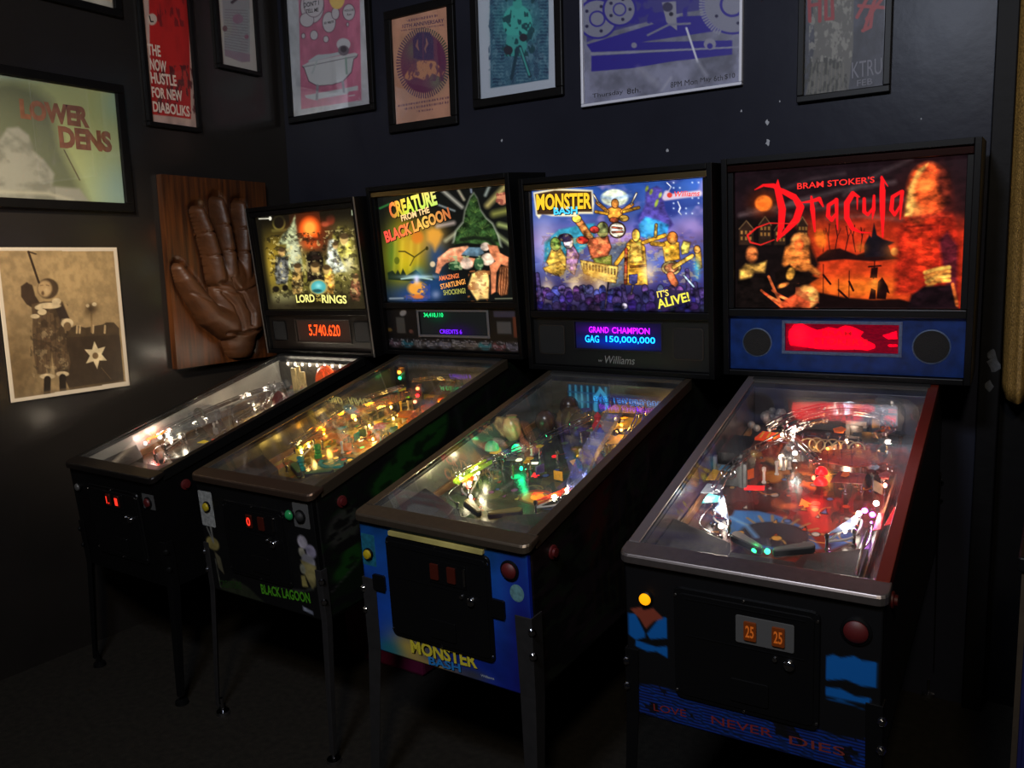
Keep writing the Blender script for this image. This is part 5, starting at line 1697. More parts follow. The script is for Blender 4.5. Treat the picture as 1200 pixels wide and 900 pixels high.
    def flipper(s, x, y, ang, L=0.078, mat=None, rub=None):
        pts = []
        r0, r1 = 0.012, 0.0065
        for k in range(9):
            a = PI / 2 + PI * k / 8
            pts.append((r0 * math.cos(a), r0 * math.sin(a)))
        for k in range(9):
            a = -PI / 2 + PI * k / 8
            pts.append((L + r1 * math.cos(a), r1 * math.sin(a)))
        ca, sa = math.cos(ang), math.sin(ang)
        P = [(x + a * ca - b * sa, y + a * sa + b * ca) for a, b in pts]
        s.bar('flipper', P, 0.014, 0.034, mat or M_WRUB)
        Q_ = [(x + (a * 1.0 + (0.002 if a > L / 2 else -0.002)) * ca - b * 1.25 * sa, y + (a + (0.002 if a > L / 2 else -0.002)) * sa + b * 1.25 * ca) for a, b in pts]
        s.bar('flipper_rubber', Q_, 0.018, 0.030, rub or M_RUBBER)

    def wire(s, pts, gap=0.022, r=0.0022, mat=None, rings=True, h_side=0.010):
        """wireform ramp: two bottom rails, two side rails and cross hoops"""
        pts = [PF(*p) for p in smooth_path(pts)]
        m = MB()
        nr = []
        for i, p in enumerate(pts):
            t = pts[min(i + 1, len(pts) - 1)] - pts[max(i - 1, 0)]
            n = Vector((-t.y, t.x, 0)).normalized()
            nr.append(n)
        for (k, dz) in ((-0.38, 0), (0.38, 0), (-0.62, h_side), (0.62, h_side)):
            m.tube([p + n * (gap * k) + Vector((0, 0, dz)) for p, n in zip(pts, nr)], r, 6)
        if rings:
            for i in range(2, len(pts) - 1, 5):
                p, n = pts[i], nr[i]
                arc = [p + n * (gap * 0.66 * math.sin(a)) + Vector((0, 0, 0.008 - gap * 0.66 * math.cos(a))) for a in np.linspace(-1.9, 1.9, 9)]
                m.tube(arc, r * 0.9, 5)
        return m.build('wire_ramp', mat or M_CHROME, s.pf, 'all')

    def chute(s, pts, w=0.045, wall=0.022, mat=None, name='plastic_ramp'):
        """moulded U-shaped ramp"""
        pts = [PF(*p) for p in smooth_path(pts)]
        rings = []
        for i, p in enumerate(pts):
            t = pts[min(i + 1, len(pts) - 1)] - pts[max(i - 1, 0)]
            n = Vector((-t.y, t.x, 0)).normalized()
            th = 0.0015
            sec = [(-w / 2, wall), (-w / 2, 0), (w / 2, 0), (w / 2, wall), (w / 2 - th, wall), (w / 2 - th, th), (-w / 2 + th, th), (-w / 2 + th, wall)]
            rings.append([tuple(p + n * a + Vector((0, 0, b))) for a, b in sec])
        return MB().rings(rings).build(name, mat or M_CLEAR, s.pf, True)

    def plastic(s, pts, h, mat, th=0.002, name='plastic'):
        return s.bar(name, pts, h, h + th, mat)

    def bumper(s, x, y, cap, r=0.034):
        MB().lathe([(r * 0.9, 0), (r, 0.004), (r * 0.6, 0.010), (r * 0.55, 0.042), (r * 0.4, 0.043)], PF(x, y), 20).build('bumper_body', M_WRUB, s.pf, True)
        MB().lathe([(r * 0.6, 0.040), (r * 1.05, 0.045), (r * 1.08, 0.050), (r * 0.9, 0.058), (r * 0.2, 0.061)], PF(x, y), 20).build('bumper_cap', cap, s.pf, True)

    def target(s, x, y, ang, mat, w=0.016, h=0.032):
        ca, sa = math.cos(ang), math.sin(ang)
        pts = [(x + a * ca - b * sa, y + a * sa + b * ca) for a, b in ((-w, -0.002), (w, -0.002), (w, 0.002), (-w, 0.002))]
        return s.bar('target', pts, 0.004, h, mat)

    def lower(s, c):
        """apron, flippers, slingshots, inlane guides and plunger lane common to all four"""
        am = c.get('apron', M_BSTEEL)
        for pts in ([(-0.252, 0.035), (-0.075, 0.035), (-0.075, 0.150), (-0.085, 0.185), (-0.252, 0.262)], [(0.075, 0.035), (0.212, 0.035), (0.212, 0.250), (0.085, 0.185), (0.075, 0.150)]):
            s.bar('apron', pts, 0.0, 0.050, am)
        s.bar('apron_bridge', [(-0.075, 0.035), (0.075, 0.035), (0.075, 0.150), (-0.075, 0.150)], 0.030, 0.048, am)
        for x in (-0.17, 0.145):
            s.bar('instruction_card', [(x - 0.05, 0.105), (x + 0.05, 0.105), (x + 0.05, 0.165), (x - 0.05, 0.165)], 0.0502, 0.0508, c.get('card', pmat('dim_card', (70, 66, 60), rough=0.6, noise=(120, 0.4))))
        s.flipper(-0.092, 0.262, math.radians(-32), mat=c.get('flip', M_WRUB), rub=c.get('fliprub', M_RUBBER))
        s.flipper(0.080, 0.262, math.radians(180 + 32), mat=c.get('flip', M_WRUB), rub=c.get('fliprub', M_RUBBER))
        for sg, off in ((-1, -0.006), (1, -0.006)):
            tri = [(sg * 0.118 + off, 0.305), (sg * 0.172 + off, 0.345), (sg * 0.172 + off, 0.435)]
            s.plastic(tri, 0.040, c['sling'])
            for x, y in tri:
                s.post(x, y, 0.040)
            band = smooth_path([(x, y, 0.022) for x, y in tri + tri[:1]], 4)
            MB().tube([PF(*p) for p in band], 0.003, 6).build('rubber_band', c.get('band', M_WRUB), s.pf, 'all')
            g = [(sg * 0.128 + off, 0.262, 0.016), (sg * 0.2 + off, 0.315, 0.016), (sg * 0.2 + off, 0.43, 0.016)]
            MB().tube([PF(*p) for p in smooth_path(g, 6)], 0.0025, 6).build('lane_guide', M_CHROME, s.pf, 'all')
            for p in (g[0], g[2]):
                s.post(p[0], p[1], 0.02)
            s.bulb(sg * 0.150 + off, 0.355, 0.026, c['gi'], c.get('gi_w', 0.05), c.get('gi_glow', 8))
            s.bulb(sg * 0.165 + off, 0.405, 0.026, c['gi'], c.get('gi_w', 0.05), c.get('gi_glow', 8))
        s.bar('shooter_lane_wall', [(0.212, 0.04), (0.217, 0.04), (0.217, 0.70), (0.212, 0.70)], 0.0, 0.028, c.get('wood', pmat('lane_wood', (120, 84, 48), rough=0.4, noise=(30, 0.7))))
        MB().tube([PF(0.235, 0.04, 0.012), PF(0.235, 0.19, 0.012)], 0.005, 10).build('plunger_rod', M_CHROME, s.pf, True)
        for sg in (-1, 1):
            s.bar('side_guide', [(sg * 0.243, 0.27), (sg * 0.252, 0.27), (sg * 0.252, 0.95), (sg * 0.243, 0.95)], 0.0, 0.022, c.get('wood', pmat('lane_wood', (120, 84, 48))))


def smooth_path(pts, k=8):
    """Catmull-Rom through the points"""
    out = []
    P = [np.array(p, float) for p in pts]
    n = len(P)
    if n < 3:
        return [tuple(P[0] + (P[-1] - P[0]) * i / k) for i in range(k + 1)]
    for i in range(n - 1):
        p0, p1, p2, p3 = P[max(i - 1, 0)], P[i], P[i + 1], P[min(i + 2, n - 1)]
        for j in range(k):
            t = j / k
            out.append(tuple(0.5 * ((2 * p1) + (p2 - p0) * t + (2 * p0 - 5 * p1 + 4 * p2 - p3) * t * t + (3 * p1 - p0 - 3 * p2 + p3) * t ** 3)))
    out.append(tuple(P[-1]))
    return out

# ================================================================== THE FOUR MACHINES
FRONT_Q = [(-0.277, 0.880), (0.277, 0.880), (0.277, 0.488), (-0.277, 0.488)]
SIDE_Q = [(0.0, 1.0), (1.3, 1.0), (1.3, 0.0), (0.0, 0.0)]          # (v, fraction of the height)


def dot_text(machine, disp, rows, v):
    """rows: (text, u0, u1, z, height, colour, strength)"""
    A3 = Art(4, 4, [(-1, 2), (1, 2), (1, 1), (-1, 1)])
    for (t, u0, u1, z, h, col, st) in rows:
        L = Letters(Sheet(A3, (-1, v, 2), (2, 0, 0), (0, 0, -1)), up=1)
        L.word(t, (u0, z), (u1, z), h, h_lift=0.0006, bold=0.012)
        L.build('display_text', glow_mat('display_%d_%d_%d' % col, col, st), disp)


def display_gold(s, disp, u0, u1, z0, z1, v):
    A = Art(40, 14, [(0, 1), (1, 1), (1, 0), (0, 0)], (46, 34, 28))
    A.glow(0.5, 0.5, 0.35, 0.4, (90, 34, 22), 0.6)
    Sheet(A, (u0, v, z1), (u1 - u0, 0, 0), (0, 0, z0 - z1)).mesh('display_face', print_mat('display_backlight', emit=0.9, rough=0.2, albedo=0.1), disp, 0.0005)
    dot_text(s, disp, [('5.740.620', -0.072, 0.132, z0 + 0.026, 0.052, (255, 74, 24), 1.6)], v - 0.0008)


def display_green(s, disp, u0, u1, z0, z1, v):
    A = Art(40, 14, [(0, 1), (1, 1), (1, 0), (0, 0)], (24, 26, 26))
    A.glow(0.26, 0.85, 0.14, 0.3, (10, 70, 40), 0.8)
    A.glow(0.55, 0.1, 0.2, 0.3, (40, 10, 90), 0.8)
    Sheet(A, (u0, v, z1), (u1 - u0, 0, 0), (0, 0, z0 - z1)).mesh('display_face', MATS['display_backlight'], disp, 0.0005)
    dot_text(s, disp, [('34,410,110', u0 + 0.022, u0 + 0.125, z1 - 0.026, 0.020, (30, 240, 130), 1.3), ('CREDITS 6', u0 + 0.10, u0 + 0.215, z0 + 0.004, 0.018, (110, 30, 255), 1.5)], v - 0.0008)


def display_blue(s, disp, u0, u1, z0, z1, v):
    A = Art(60, 20, [(0, 1), (1, 1), (1, 0), (0, 0)], (22, 18, 52))
    A.glow(0.5, 0.28, 0.4, 0.28, (10, 50, 190), 0.95)
    A.glow(0.45, 0.72, 0.33, 0.16, (110, 10, 190), 0.85)
    Sheet(A, (u0, v, z1), (u1 - u0, 0, 0), (0, 0, z0 - z1)).mesh('display_face', MATS['display_backlight'], disp, 0.0005)
    dot_text(s, disp, [('GRAND', u0 + 0.055, u0 + 0.135, z0 + 0.058, 0.022, (170, 20, 255), 3.0), ('CHAMPION', u0 + 0.148, u1 - 0.046, z0 + 0.058, 0.022, (170, 20, 255), 3.0), ('GAG', u0 + 0.038, u0 + 0.095, z0 + 0.022, 0.026, (20, 150, 255), 3.2), ('150,000,000', u0 + 0.122, u1 - 0.026, z0 + 0.022, 0.026, (20, 150, 255), 3.2)], v - 0.0008)


def display_red(s, disp, u0, u1, z0, z1, v):
    A = Art(128, 40, [(140, 145), (1030, 145), (1030, 365), (140, 365)], (60, 0, 8))
    R_ = (255, 0, 22)
    A.poly([(170, 210), (210, 160), (270, 148), (330, 175), (400, 200), (490, 175), (560, 185), (620, 160), (680, 170), (760, 205), (735, 240), (770, 265), (850, 300), (850, 325), (800, 345), (700, 338), (620, 345), (420, 345), (330, 335), (180, 320), (165, 260)], R_, 1, 14)
    A.poly([(910, 230), (1010, 195), (1015, 250), (950, 255)], R_, 1, 10)
    A.line([(960, 305), (1012, 303)], 14, R_)
    A.glow(250, 240, 70, 80, (255, 10, 26), 0.6)
    A.noise(40, 0.85, 1.1, 4, 2)
    Sheet(A, (u0, v, z1), (u1 - u0, 0, 0), (0, 0, z0 - z1)).mesh('display_face', print_mat('red_display_light', emit=3.5, rough=0.2, albedo=0.1), disp, 0.0005)
    sc = (u1 - u0)
    dot_text(s, disp, [('BRAM', u0 + sc * 0.34, u0 + sc * 0.60, z0 + 0.050, 0.018, (150, 0, 10), 1.2), ('STOKER\'S', u0 + sc * 0.26, u0 + sc * 0.74, z0 + 0.022, 0.022, (150, 0, 10), 1.2)], v - 0.0008)


# ---- playfield prints -------------------------------------------------------
def field_gold(A):
    A.c[:] = (70, 60, 46)
    A.noise(6, 0.6, 1.2, 51)
    A.blotch((120, 96, 54), 5, 0.52, 0.15, 0.8, 52); A.blotch((30, 30, 28), 7, 0.55, 0.1, 0.8, 53)
    A.glow(0, 0.45, 0.12, 0.16, (130, 110, 70), 0.7); A.ell(0, 0.36, 0.06, 0.06, (90, 70, 40)); A.ell(0, 0.36, 0.045, 0.045, (46, 40, 30))
    A.glow(-0.2, 0.35, 0.06, 0.1, (120, 60, 40), 0.6)


def field_green(A):
    A.c[:] = (120, 96, 36)
    A.noise(6, 0.6, 1.25, 61)
    A.blotch((190, 150, 40), 5, 0.5, 0.15, 0.8, 62); A.blotch((40, 60, 30), 6, 0.55, 0.1, 0.8, 63); A.blotch((190, 84, 30), 9, 0.6, 0.06, 0.8, 64)
    A.ell(0.02, 0.36, 0.09, 0.06, (30, 90, 80)); A.ell(0.02, 0.36, 0.07, 0.045, (60, 130, 110)); A.ell(0.0, 0.52, 0.06, 0.06, (190, 120, 40))
    A.blotch((220, 200, 110), 16, 0.6, 0.06, 0.7, 65, octaves=2)


def field_blue(A):
    A.c[:] = (40, 46, 36)
    A.noise(6, 0.6, 1.25, 71)
    A.blotch((60, 84, 50), 5, 0.52, 0.15, 0.8, 72); A.blotch((26, 22, 30), 7, 0.52, 0.12, 0.85, 73); A.blotch((90, 74, 46), 9, 0.6, 0.08, 0.7, 74)
    A.ell(0.05, 0.40, 0.055, 0.05, (150, 60, 24)); A.ell(0.05, 0.40, 0.04, 0.036, (220, 150, 40))
    A.glow(-0.1, 0.30, 0.12, 0.08, (84, 96, 50), 0.7)
    A.ell(0.0, 0.33, 0.10, 0.045, (70, 64, 40), 0.6); A.ell(0.0, 0.33, 0.085, 0.036, (40, 44, 34), 0.8)
    A.blotch((60, 60, 120), 6, 0.55, 0.1, 0.8, 75, (A.X > 0.08).astype(float))


def field_red(A):
    A.c[:] = (74, 22, 18)
    A.noise(6, 0.55, 1.25, 81)
    A.blotch((30, 14, 14), 6, 0.53, 0.12, 0.9, 82); A.blotch((120, 34, 24), 6, 0.56, 0.1, 0.8, 83)
    # orange and ochre patches mid field
    for (x, y, rx, ry, c) in [(-0.02, 0.665, 0.035, 0.045, (200, 96, 34)), (0.015, 0.64, 0.022, 0.035, (214, 120, 44)), (-0.105, 0.66, 0.03, 0.04, (170, 110, 44)), (-0.08, 0.71, 0.03, 0.03, (150, 84, 36)), (0.055, 0.60, 0.02, 0.02, (190, 90, 40)), (-0.02, 0.50, 0.022, 0.016, (196, 84, 40))]:
        A.ell(x, y, rx, ry, c, 1, 20, 0.012)
    A.blotch((24, 12, 10), 14, 0.55, 0.06, 0.8, 84, ((A.Y > 0.58) & (A.Y < 0.75)).astype(float), 3)
    A.poly([(0.0, 0.56), (0.06, 0.56), (0.08, 0.50), (0.10, 0.40), (0.07, 0.36), (0.03, 0.42), (0.0, 0.50)], (176, 28, 24), 0.9, 0.012)
    # blue lower fan with a dark disc
    A.poly([(-0.150, 0.44), (-0.09, 0.452), (-0.03, 0.44), (0.04, 0.40), (0.075, 0.345), (0.10, 0.31), (0.05, 0.27), (-0.09, 0.27), (-0.145, 0.33)], (52, 96, 150), 1, 0.01)
    A.ell(-0.02, 0.345, 0.085, 0.062, (40, 36, 46), 1, 0, 0.01)
    for k in range(9):
        a = math.radians(20 + k * 17)
        A.line([(-0.02 + 0.085 * math.cos(a), 0.345 + 0.065 * math.sin(a)), (-0.02 + 0.115 * math.cos(a), 0.345 + 0.095 * math.sin(a))], 0.008, (150, 110, 60), 0.8)
    A.line([(-0.15, 0.40), (-0.10, 0.37), (-0.06, 0.32)], 0.012, (90, 140, 190), 0.8, 0.01); A.poly([(0.10, 0.37), (0.16, 0.42), (0.16, 0.36), (0.12, 0.31)], (70, 104, 160), 1, 0.01)
    A.poly([(-0.25, 0.55), (-0.20, 0.56), (-0.17, 0.48), (-0.2, 0.3), (-0.25, 0.28)], (96, 92, 96), 0.7, 0.03)


# ---- front prints -----------------------------------------------------------
def front_blue():
    A = Art(130, 96, FRONT_Q, (16, 40, 150))
    A.c[..., 0] = 18; A.c[..., 1] = 40 + 40 * (A.Y - 0.488) / 0.378; A.c[..., 2] = 150
    A.noise(4, 0.7, 1.15, 91)
    A.glow(-0.20, 0.60, 0.06, 0.2, (30, 90, 190), 0.6); A.glow(0.21, 0.76, 0.03, 0.14, (30, 90, 180), 0.5); A.glow(0.25, 0.65, 0.05, 0.3, (24, 20, 110), 0.7)
    A.glow(-0.13, 0.52, 0.07, 0.05, (190, 160, 70), 0.95); A.glow(-0.05, 0.49, 0.12, 0.02, (180, 150, 70), 0.8); A.glow(-0.21, 0.50, 0.05, 0.03, (24, 110, 120), 0.8); A.glow(0.09, 0.50, 0.05, 0.02, (60, 60, 60), 0.8)
    return A


def front_green():
    A = Art(130, 96, FRONT_Q, (12, 12, 13))
    A.poly([(-0.232, 0.503), (-0.15, 0.545), (-0.08, 0.530), (-0.005, 0.490), (-0.06, 0.488), (-0.225, 0.489)], (52, 58, 40), 0.8, 0.01)
    A.poly([(0.05, 0.555), (0.12, 0.565), (0.17, 0.56), (0.24, 0.583), (0.24, 0.60), (0.2, 0.575)], (80, 84, 74), 0.7, 0.008)
    # drinks tray on the left, pale crouching shape on the right: plain patches
    A.ell(-0.236, 0.655, 0.034, 0.024, (150, 136, 80), 1, 0, 0.006); A.line([(-0.255, 0.71), (-0.232, 0.66)], 0.007, (130, 130, 124)); A.line([(-0.235, 0.73), (-0.232, 0.665)], 0.009, (140, 140, 134))
    A.poly([(-0.235, 0.63), (-0.205, 0.61), (-0.198, 0.552), (-0.225, 0.57)], (110, 104, 80), 0.9, 0.006); A.line([(-0.235, 0.60), (-0.228, 0.50)], 0.005, (90, 90, 80))
    A.ell(0.214, 0.735, 0.022, 0.022, (166, 160, 172), 1, 0, 0.006); A.ell(0.247, 0.71, 0.022, 0.022, (140, 134, 156), 1, 0, 0.006); A.ell(0.205, 0.70, 0.014, 0.016, (150, 146, 130), 1, 0, 0.004); A.ell(0.23, 0.675, 0.03, 0.024, (150, 148, 156), 1, 0, 0.006)
    A.poly([(0.195, 0.675), (0.262, 0.665), (0.25, 0.60), (0.232, 0.585), (0.205, 0.63)], (140, 130, 84), 1, 0.006); A.poly([(0.188, 0.62), (0.205, 0.625), (0.215, 0.588), (0.188, 0.585)], (150, 140, 80), 1, 0.005); A.ell(0.2, 0.645, 0.012, 0.016, (140, 140, 120), 1, 0, 0.004)
    A.poly([(0.178, 0.517), (0.222, 0.509), (0.222, 0.497), (0.178, 0.504)], (150, 156, 176))
    A.noise(14, 0.8, 1.1, 93)
    return A


def front_red():
    A = Art(150, 106, FRONT_Q, (13, 13, 15))
    Bc = (14, 92, 170)
    A.poly([(-0.274, 0.742), (-0.255, 0.745), (-0.232, 0.70), (-0.232, 0.69), (-0.256, 0.678), (-0.274, 0.688)], Bc); A.poly([(-0.178, 0.752), (-0.195, 0.748), (-0.228, 0.70), (-0.22, 0.688), (-0.178, 0.70)], Bc)
    A.poly([(-0.269, 0.755), (-0.24, 0.765), (-0.235, 0.758), (-0.21, 0.768), (-0.186, 0.748), (-0.21, 0.735), (-0.23, 0.712), (-0.245, 0.735)], (130, 60, 44))
    A.poly([(-0.258, 0.662), (-0.228, 0.655), (-0.205, 0.66), (-0.178, 0.65), (-0.178, 0.68), (-0.205, 0.672), (-0.256, 0.678)], Bc)
    A.poly([(0.171, 0.738), (0.185, 0.746), (0.2, 0.742), (0.225, 0.752), (0.24, 0.746), (0.269, 0.748), (0.269, 0.692), (0.24, 0.688), (0.21, 0.695), (0.171, 0.684)], Bc)
    A.poly([(0.171, 0.668), (0.2, 0.672), (0.23, 0.662), (0.26, 0.666), (0.256, 0.650), (0.2, 0.648), (0.171, 0.648)], Bc); A.poly([(0.171, 0.640), (0.22, 0.640), (0.25, 0.636), (0.2, 0.648)], Bc, 0.8)
    band = np.clip((0.572 - 0.006 * np.sin(A.X * 40) - A.Y) / 0.01, 0, 1)
    n = value_noise(A.w, A.h, 9, 4, 97)
    wav = np.sin(A.Y * 900 + 8 * n + np.sin(A.X * 60) * 1.5)
    A.put(band * np.clip((wav + 0.5), 0, 1) * (n > 0.36), (16, 60, 160), 0.95)
    A.put(band * np.clip((wav - 0.5), 0, 1), (30, 30, 90), 0.7)
    return A


# ---- side prints (v along, fraction of the height up) -----------------------
def side_green():
    A = Art(130, 60, SIDE_Q, (11, 11, 12))
    for (x, y, rx, ry) in [(0.33, 0.78, 0.06, 0.10), (0.40, 0.80, 0.05, 0.16), (0.50, 0.85, 0.10, 0.10), (0.58, 0.90, 0.07, 0.12), (0.28, 0.76, 0.05, 0.08), (0.12, 0.38, 0.05, 0.10), (0.07, 0.30, 0.04, 0.06)]:
        A.ell(x, y, rx, ry, (22, 62, 20), 0.95, 0, 0.03)
    A.blotch((10, 24, 10), 22, 0.52, 0.08, 0.8, 101, octaves=2)
    A.line([(0.70, 0.95), (0.72, 0.75), (0.70, 0.60)], 0.03, (26, 30, 28), 0.8, 0.02); A.line([(0.90, 0.98), (0.90, 0.60)], 0.02, (24, 26, 26), 0.8, 0.02)
    A.ell(0.10, 0.63, 0.075, 0.14, (62, 62, 58), 0.7, 0, 0.03); A.blotch((12, 12, 12), 26, 0.5, 0.05, 0.95, 103, ((A.X < 0.2) & (A.Y > 0.45)).astype(float), 2)
    A.line([(0.02, 0.20), (0.13, 0.30)], 0.012, (60, 60, 58), 0.7)
    return A


def side_blue():
    A = Art(130, 60, SIDE_Q, (12, 11, 12))
    A.poly([(0.25, 0.95), (0.45, 0.98), (0.42, 0.7), (0.30, 0.5)], (58, 20, 18), 0.8, 0.05); A.poly([(0.38, 0.99), (0.75, 0.99), (0.9, 0.85), (0.6, 0.8)], (40, 18, 22), 0.7, 0.08)
    A.ell(0.62, 0.80, 0.075, 0.14, (44, 34, 40), 0.9, 0, 0.02); A.ell(0.62, 0.80, 0.055, 0.11, (16, 14, 18), 0.9, 0, 0.02); A.ell(0.48, 0.72, 0.04, 0.09, (30, 24, 30), 0.9, 0, 0.02)
    for k in range(12):
        x = 0.30 + k * 0.045
        A.line([(x, 0.75), (x + 0.02, 0.1)], 0.008, (46, 36, 16), 0.6, 0.01)
    A.blotch((34, 24, 30), 14, 0.55, 0.06, 0.7, 107, octaves=3); A.blotch((26, 34, 24), 16, 0.6, 0.05, 0.7, 109, octaves=2)
    return A


def side_red():
    A = Art(60, 30, SIDE_Q, (11, 11, 12))
    A.blotch((20, 18, 22), 10, 0.58, 0.08, 0.7, 111)
    return A


def panel_green(ua, ub, za, zb):
    A = Art(max(8, int((ub - ua) * 260)), max(6, int((zb - za) * 260)), [(ua, zb), (ub, zb), (ub, za), (ua, za)], (17, 16, 17))
    # scorecard windows and signs, and a row of parked cars along the bottom: plain patches
    for (u, z, w, h, c) in [(-0.265, 1.235, 0.024, 0.034, (84, 84, 80)), (0.270, 1.232, 0.034, 0.024, (92, 92, 92)), (0.275, 1.285, 0.05, 0.012, (70, 66, 84)), (0.325, 1.235, 0.012, 0.04, (120, 60, 40))]:
        A.poly([(u - w, z - h), (u + w, z - h), (u + w, z + h), (u - w, z + h)], c, 0.9, 0.004)
    A.ell(-0.245, 1.288, 0.02, 0.012, (150, 150, 150), 1, 20, 0.004); A.ell(-0.33, 1.215, 0.014, 0.008, (110, 84, 40), 1, 0, 0.004); A.ell(-0.21, 1.21, 0.012, 0.008, (110, 70, 60), 1, 0, 0.004)
    rr = random.Random(5)
    cs = [(96, 74, 84), (40, 104, 120), (96, 96, 96), (84, 90, 100), (110, 112, 130), (96, 92, 86), (110, 104, 100), (50, 124, 136), (110, 60, 66), (100, 96, 110)]
    for k in range(10):
        u = -0.305 + k * 0.068
        A.ell(u, 1.158, 0.034, 0.018, cs[k], 0.95, 0, 0.006); A.ell(u + 0.006, 1.170, 0.020, 0.010, (30, 30, 34), 0.9, 0, 0.004); A.line([(u - 0.03, 1.148), (u + 0.03, 1.148)], 0.005, (34, 32, 34), 0.9)
    if za < 1.18:
        A.blotch((170, 170, 180), 26, 0.62, 0.05, 0.7, 5, ((A.Y < 1.18) & (A.Y > 1.145)).astype(float), 2)
    return A


# ---- playfield furniture ------------------------------------------------------
def clutter(s, n, area, pal, seed, hmax=0.06):
    """posts, small plastics and targets spread over an area of the playfield"""
    r = random.Random(seed)
    x0, x1, y0, y1 = area
    for k in range(n):
        x, y = r.uniform(x0, x1), r.uniform(y0, y1)
        q = r.random()
        if q < 0.35:
            s.post(x, y, r.uniform(0.028, 0.045), r.choice(pal['posts']))
        elif q < 0.8:
            a = r.uniform(0, 6.28)
            rr = r.uniform(0.010, 0.026)
            pts = [(x + rr * r.uniform(0.6, 1.2) * math.cos(a + j * 1.257), y + rr * r.uniform(0.6, 1.3) * math.sin(a + j * 1.257)) for j in range(5)]
            s.plastic(pts, r.uniform(0.036, hmax), r.choice(pal['plastics']))
            s.post(x, y, 0.036, M_CHROME)
        else:
            s.target(x, y, r.uniform(0, 3.14), r.choice(pal['plastics']))


def pl(name, col, emit=0.0):
    return pmat('plastic_' + name, col, rough=0.25, emit=emit, noise=(40, 0.6))


def rect(x0, y0, x1, y1):
    return [(x0, y0), (x1, y0), (x1, y1), (x0, y1)]


def backboard(s, mat, h=0.125):
    return s.bar('back_board', rect(-0.253, 1.022, 0.253, 1.027), 0.0, h, mat)


def furniture_gold(s):
    c = s.cfg
    s.lower(c)
    backboard(s, pmat('grey_back_board', (70, 66, 58), rough=0.4, noise=(14, 0.5)))
    for k in range(9):
        s.bulb(-0.175 + k * 0.049, 1.012, 0.118, (255, 240, 214), 0.05, 7, 0.005)
    # orange toy disc, pale tower panels
    ax = (Vector((1, 0, 0)), Vector((0, 0.25, 0.97)), Vector((0, -0.97, 0.25)))
    MB().lathe([(0.058, 0), (0.058, 0.008), (0.046, 0.014), (0.03, 0.010), (0.012, 0.014), (0.001, 0.014)], PF(0.085, 0.995, 0.070), 26, ax).build('orange_medallion', pl('orange_glow', (225, 84, 34), 0.35), s.pf, True)
    for (x, w, h) in ((-0.105, 0.014, 0.115), (-0.070, 0.010, 0.125), (-0.045, 0.012, 0.10)):
        s.bar('tower_panel', rect(x - w, 0.975, x + w, 0.985), 0.0, h, pl('pale_amber', (214, 190, 130), 0.0))
    s.chute([(-0.15, 0.34, 0.045), (-0.13, 0.42, 0.055), (-0.085, 0.52, 0.06), (-0.05, 0.64, 0.065), (-0.04, 0.76, 0.07), (0.0, 0.86, 0.085)], 0.05, 0.028)
    s.chute([(0.19, 0.42, 0.05), (0.19, 0.55, 0.055), (0.16, 0.70, 0.065), (0.10, 0.82, 0.08)], 0.05, 0.028)
    s.wire([(-0.21, 0.33, 0.05), (-0.215, 0.45, 0.06), (-0.20, 0.60, 0.065), (-0.14, 0.75, 0.075), (-0.06, 0.87, 0.08)])
    s.wire([(0.05, 0.52, 0.06), (0.04, 0.66, 0.07), (-0.03, 0.78, 0.08), (-0.12, 0.86, 0.085)])
    # clear boxed housings on the left
    for (x, y, w, d, h) in ((-0.205, 0.43, 0.035, 0.05, 0.075), (-0.195, 0.55, 0.04, 0.05, 0.085)):
        s.bar('clear_housing', rect(x - w, y - d, x + w, y + d), 0.03, h, M_CLEAR)
    MB().tube([PF(-0.20 + 0.035 * math.cos(a), 0.53, 0.06 + 0.035 * math.sin(a)) for a in np.linspace(0, PI, 13)], 0.006, 8).build('hoop', pl('green_grey', (70, 80, 70)), s.pf, 'all')
    # dark red toy: ridged cone
    MB().lathe([(0.036, 0), (0.04, 0.03), (0.03, 0.055), (0.034, 0.065), (0.018, 0.09), (0.002, 0.10)], PF(0.045, 0.76, 0.0), 9).build('ridged_cone_toy', pl('dark_red', (110, 34, 30)), s.pf)
    for (x, y, cc) in ((-0.245, 0.345, (255, 90, 40)), (-0.235, 0.305, (255, 60, 50)), (-0.215, 0.345, (255, 250, 240)), (-0.225, 0.285, (255, 245, 235)), (-0.205, 0.375, (255, 240, 214))):
        s.bulb(x, y, 0.045, cc, 0.035, 7, 0.006)
    s.plastic([(-0.25, 0.30), (-0.215, 0.30), (-0.215, 0.39), (-0.25, 0.40)], 0.055, pl('amber', (236, 150, 40), 0.2))
    s.plastic([(-0.01, 0.375), (0.03, 0.38), (0.03, 0.40), (-0.005, 0.402)], 0.03, pl('yellow', (236, 196, 30), 0.45))
    s.plastic([(0.06, 0.90), (0.13, 0.90), (0.13, 0.94), (0.06, 0.94)], 0.05, pl('green_dark', (40, 84, 60)))
    for x, y in ((-0.05, 0.70), (-0.11, 0.74), (-0.08, 0.80), (0.14, 0.86), (0.20, 0.60)):
        s.bulb(x, y, 0.035, (255, 232, 196), 0.06, 8)
    clutter(s, 46, (-0.22, 0.20, 0.48, 0.95), {'posts': [M_CHROME, M_WRUB], 'plastics': [pl('ivory', (190, 180, 156)), pl('brown', (96, 70, 44)), M_CLEAR, pl('grey', (120, 120, 116))]}, 3)
    for k in range(8):
        s.insert(-0.06 + 0.02 * k, 0.44 + 0.03 * (k % 3), 0.008, [(255, 200, 90), (255, 90, 50), (230, 230, 220)][k % 3], 0.5)


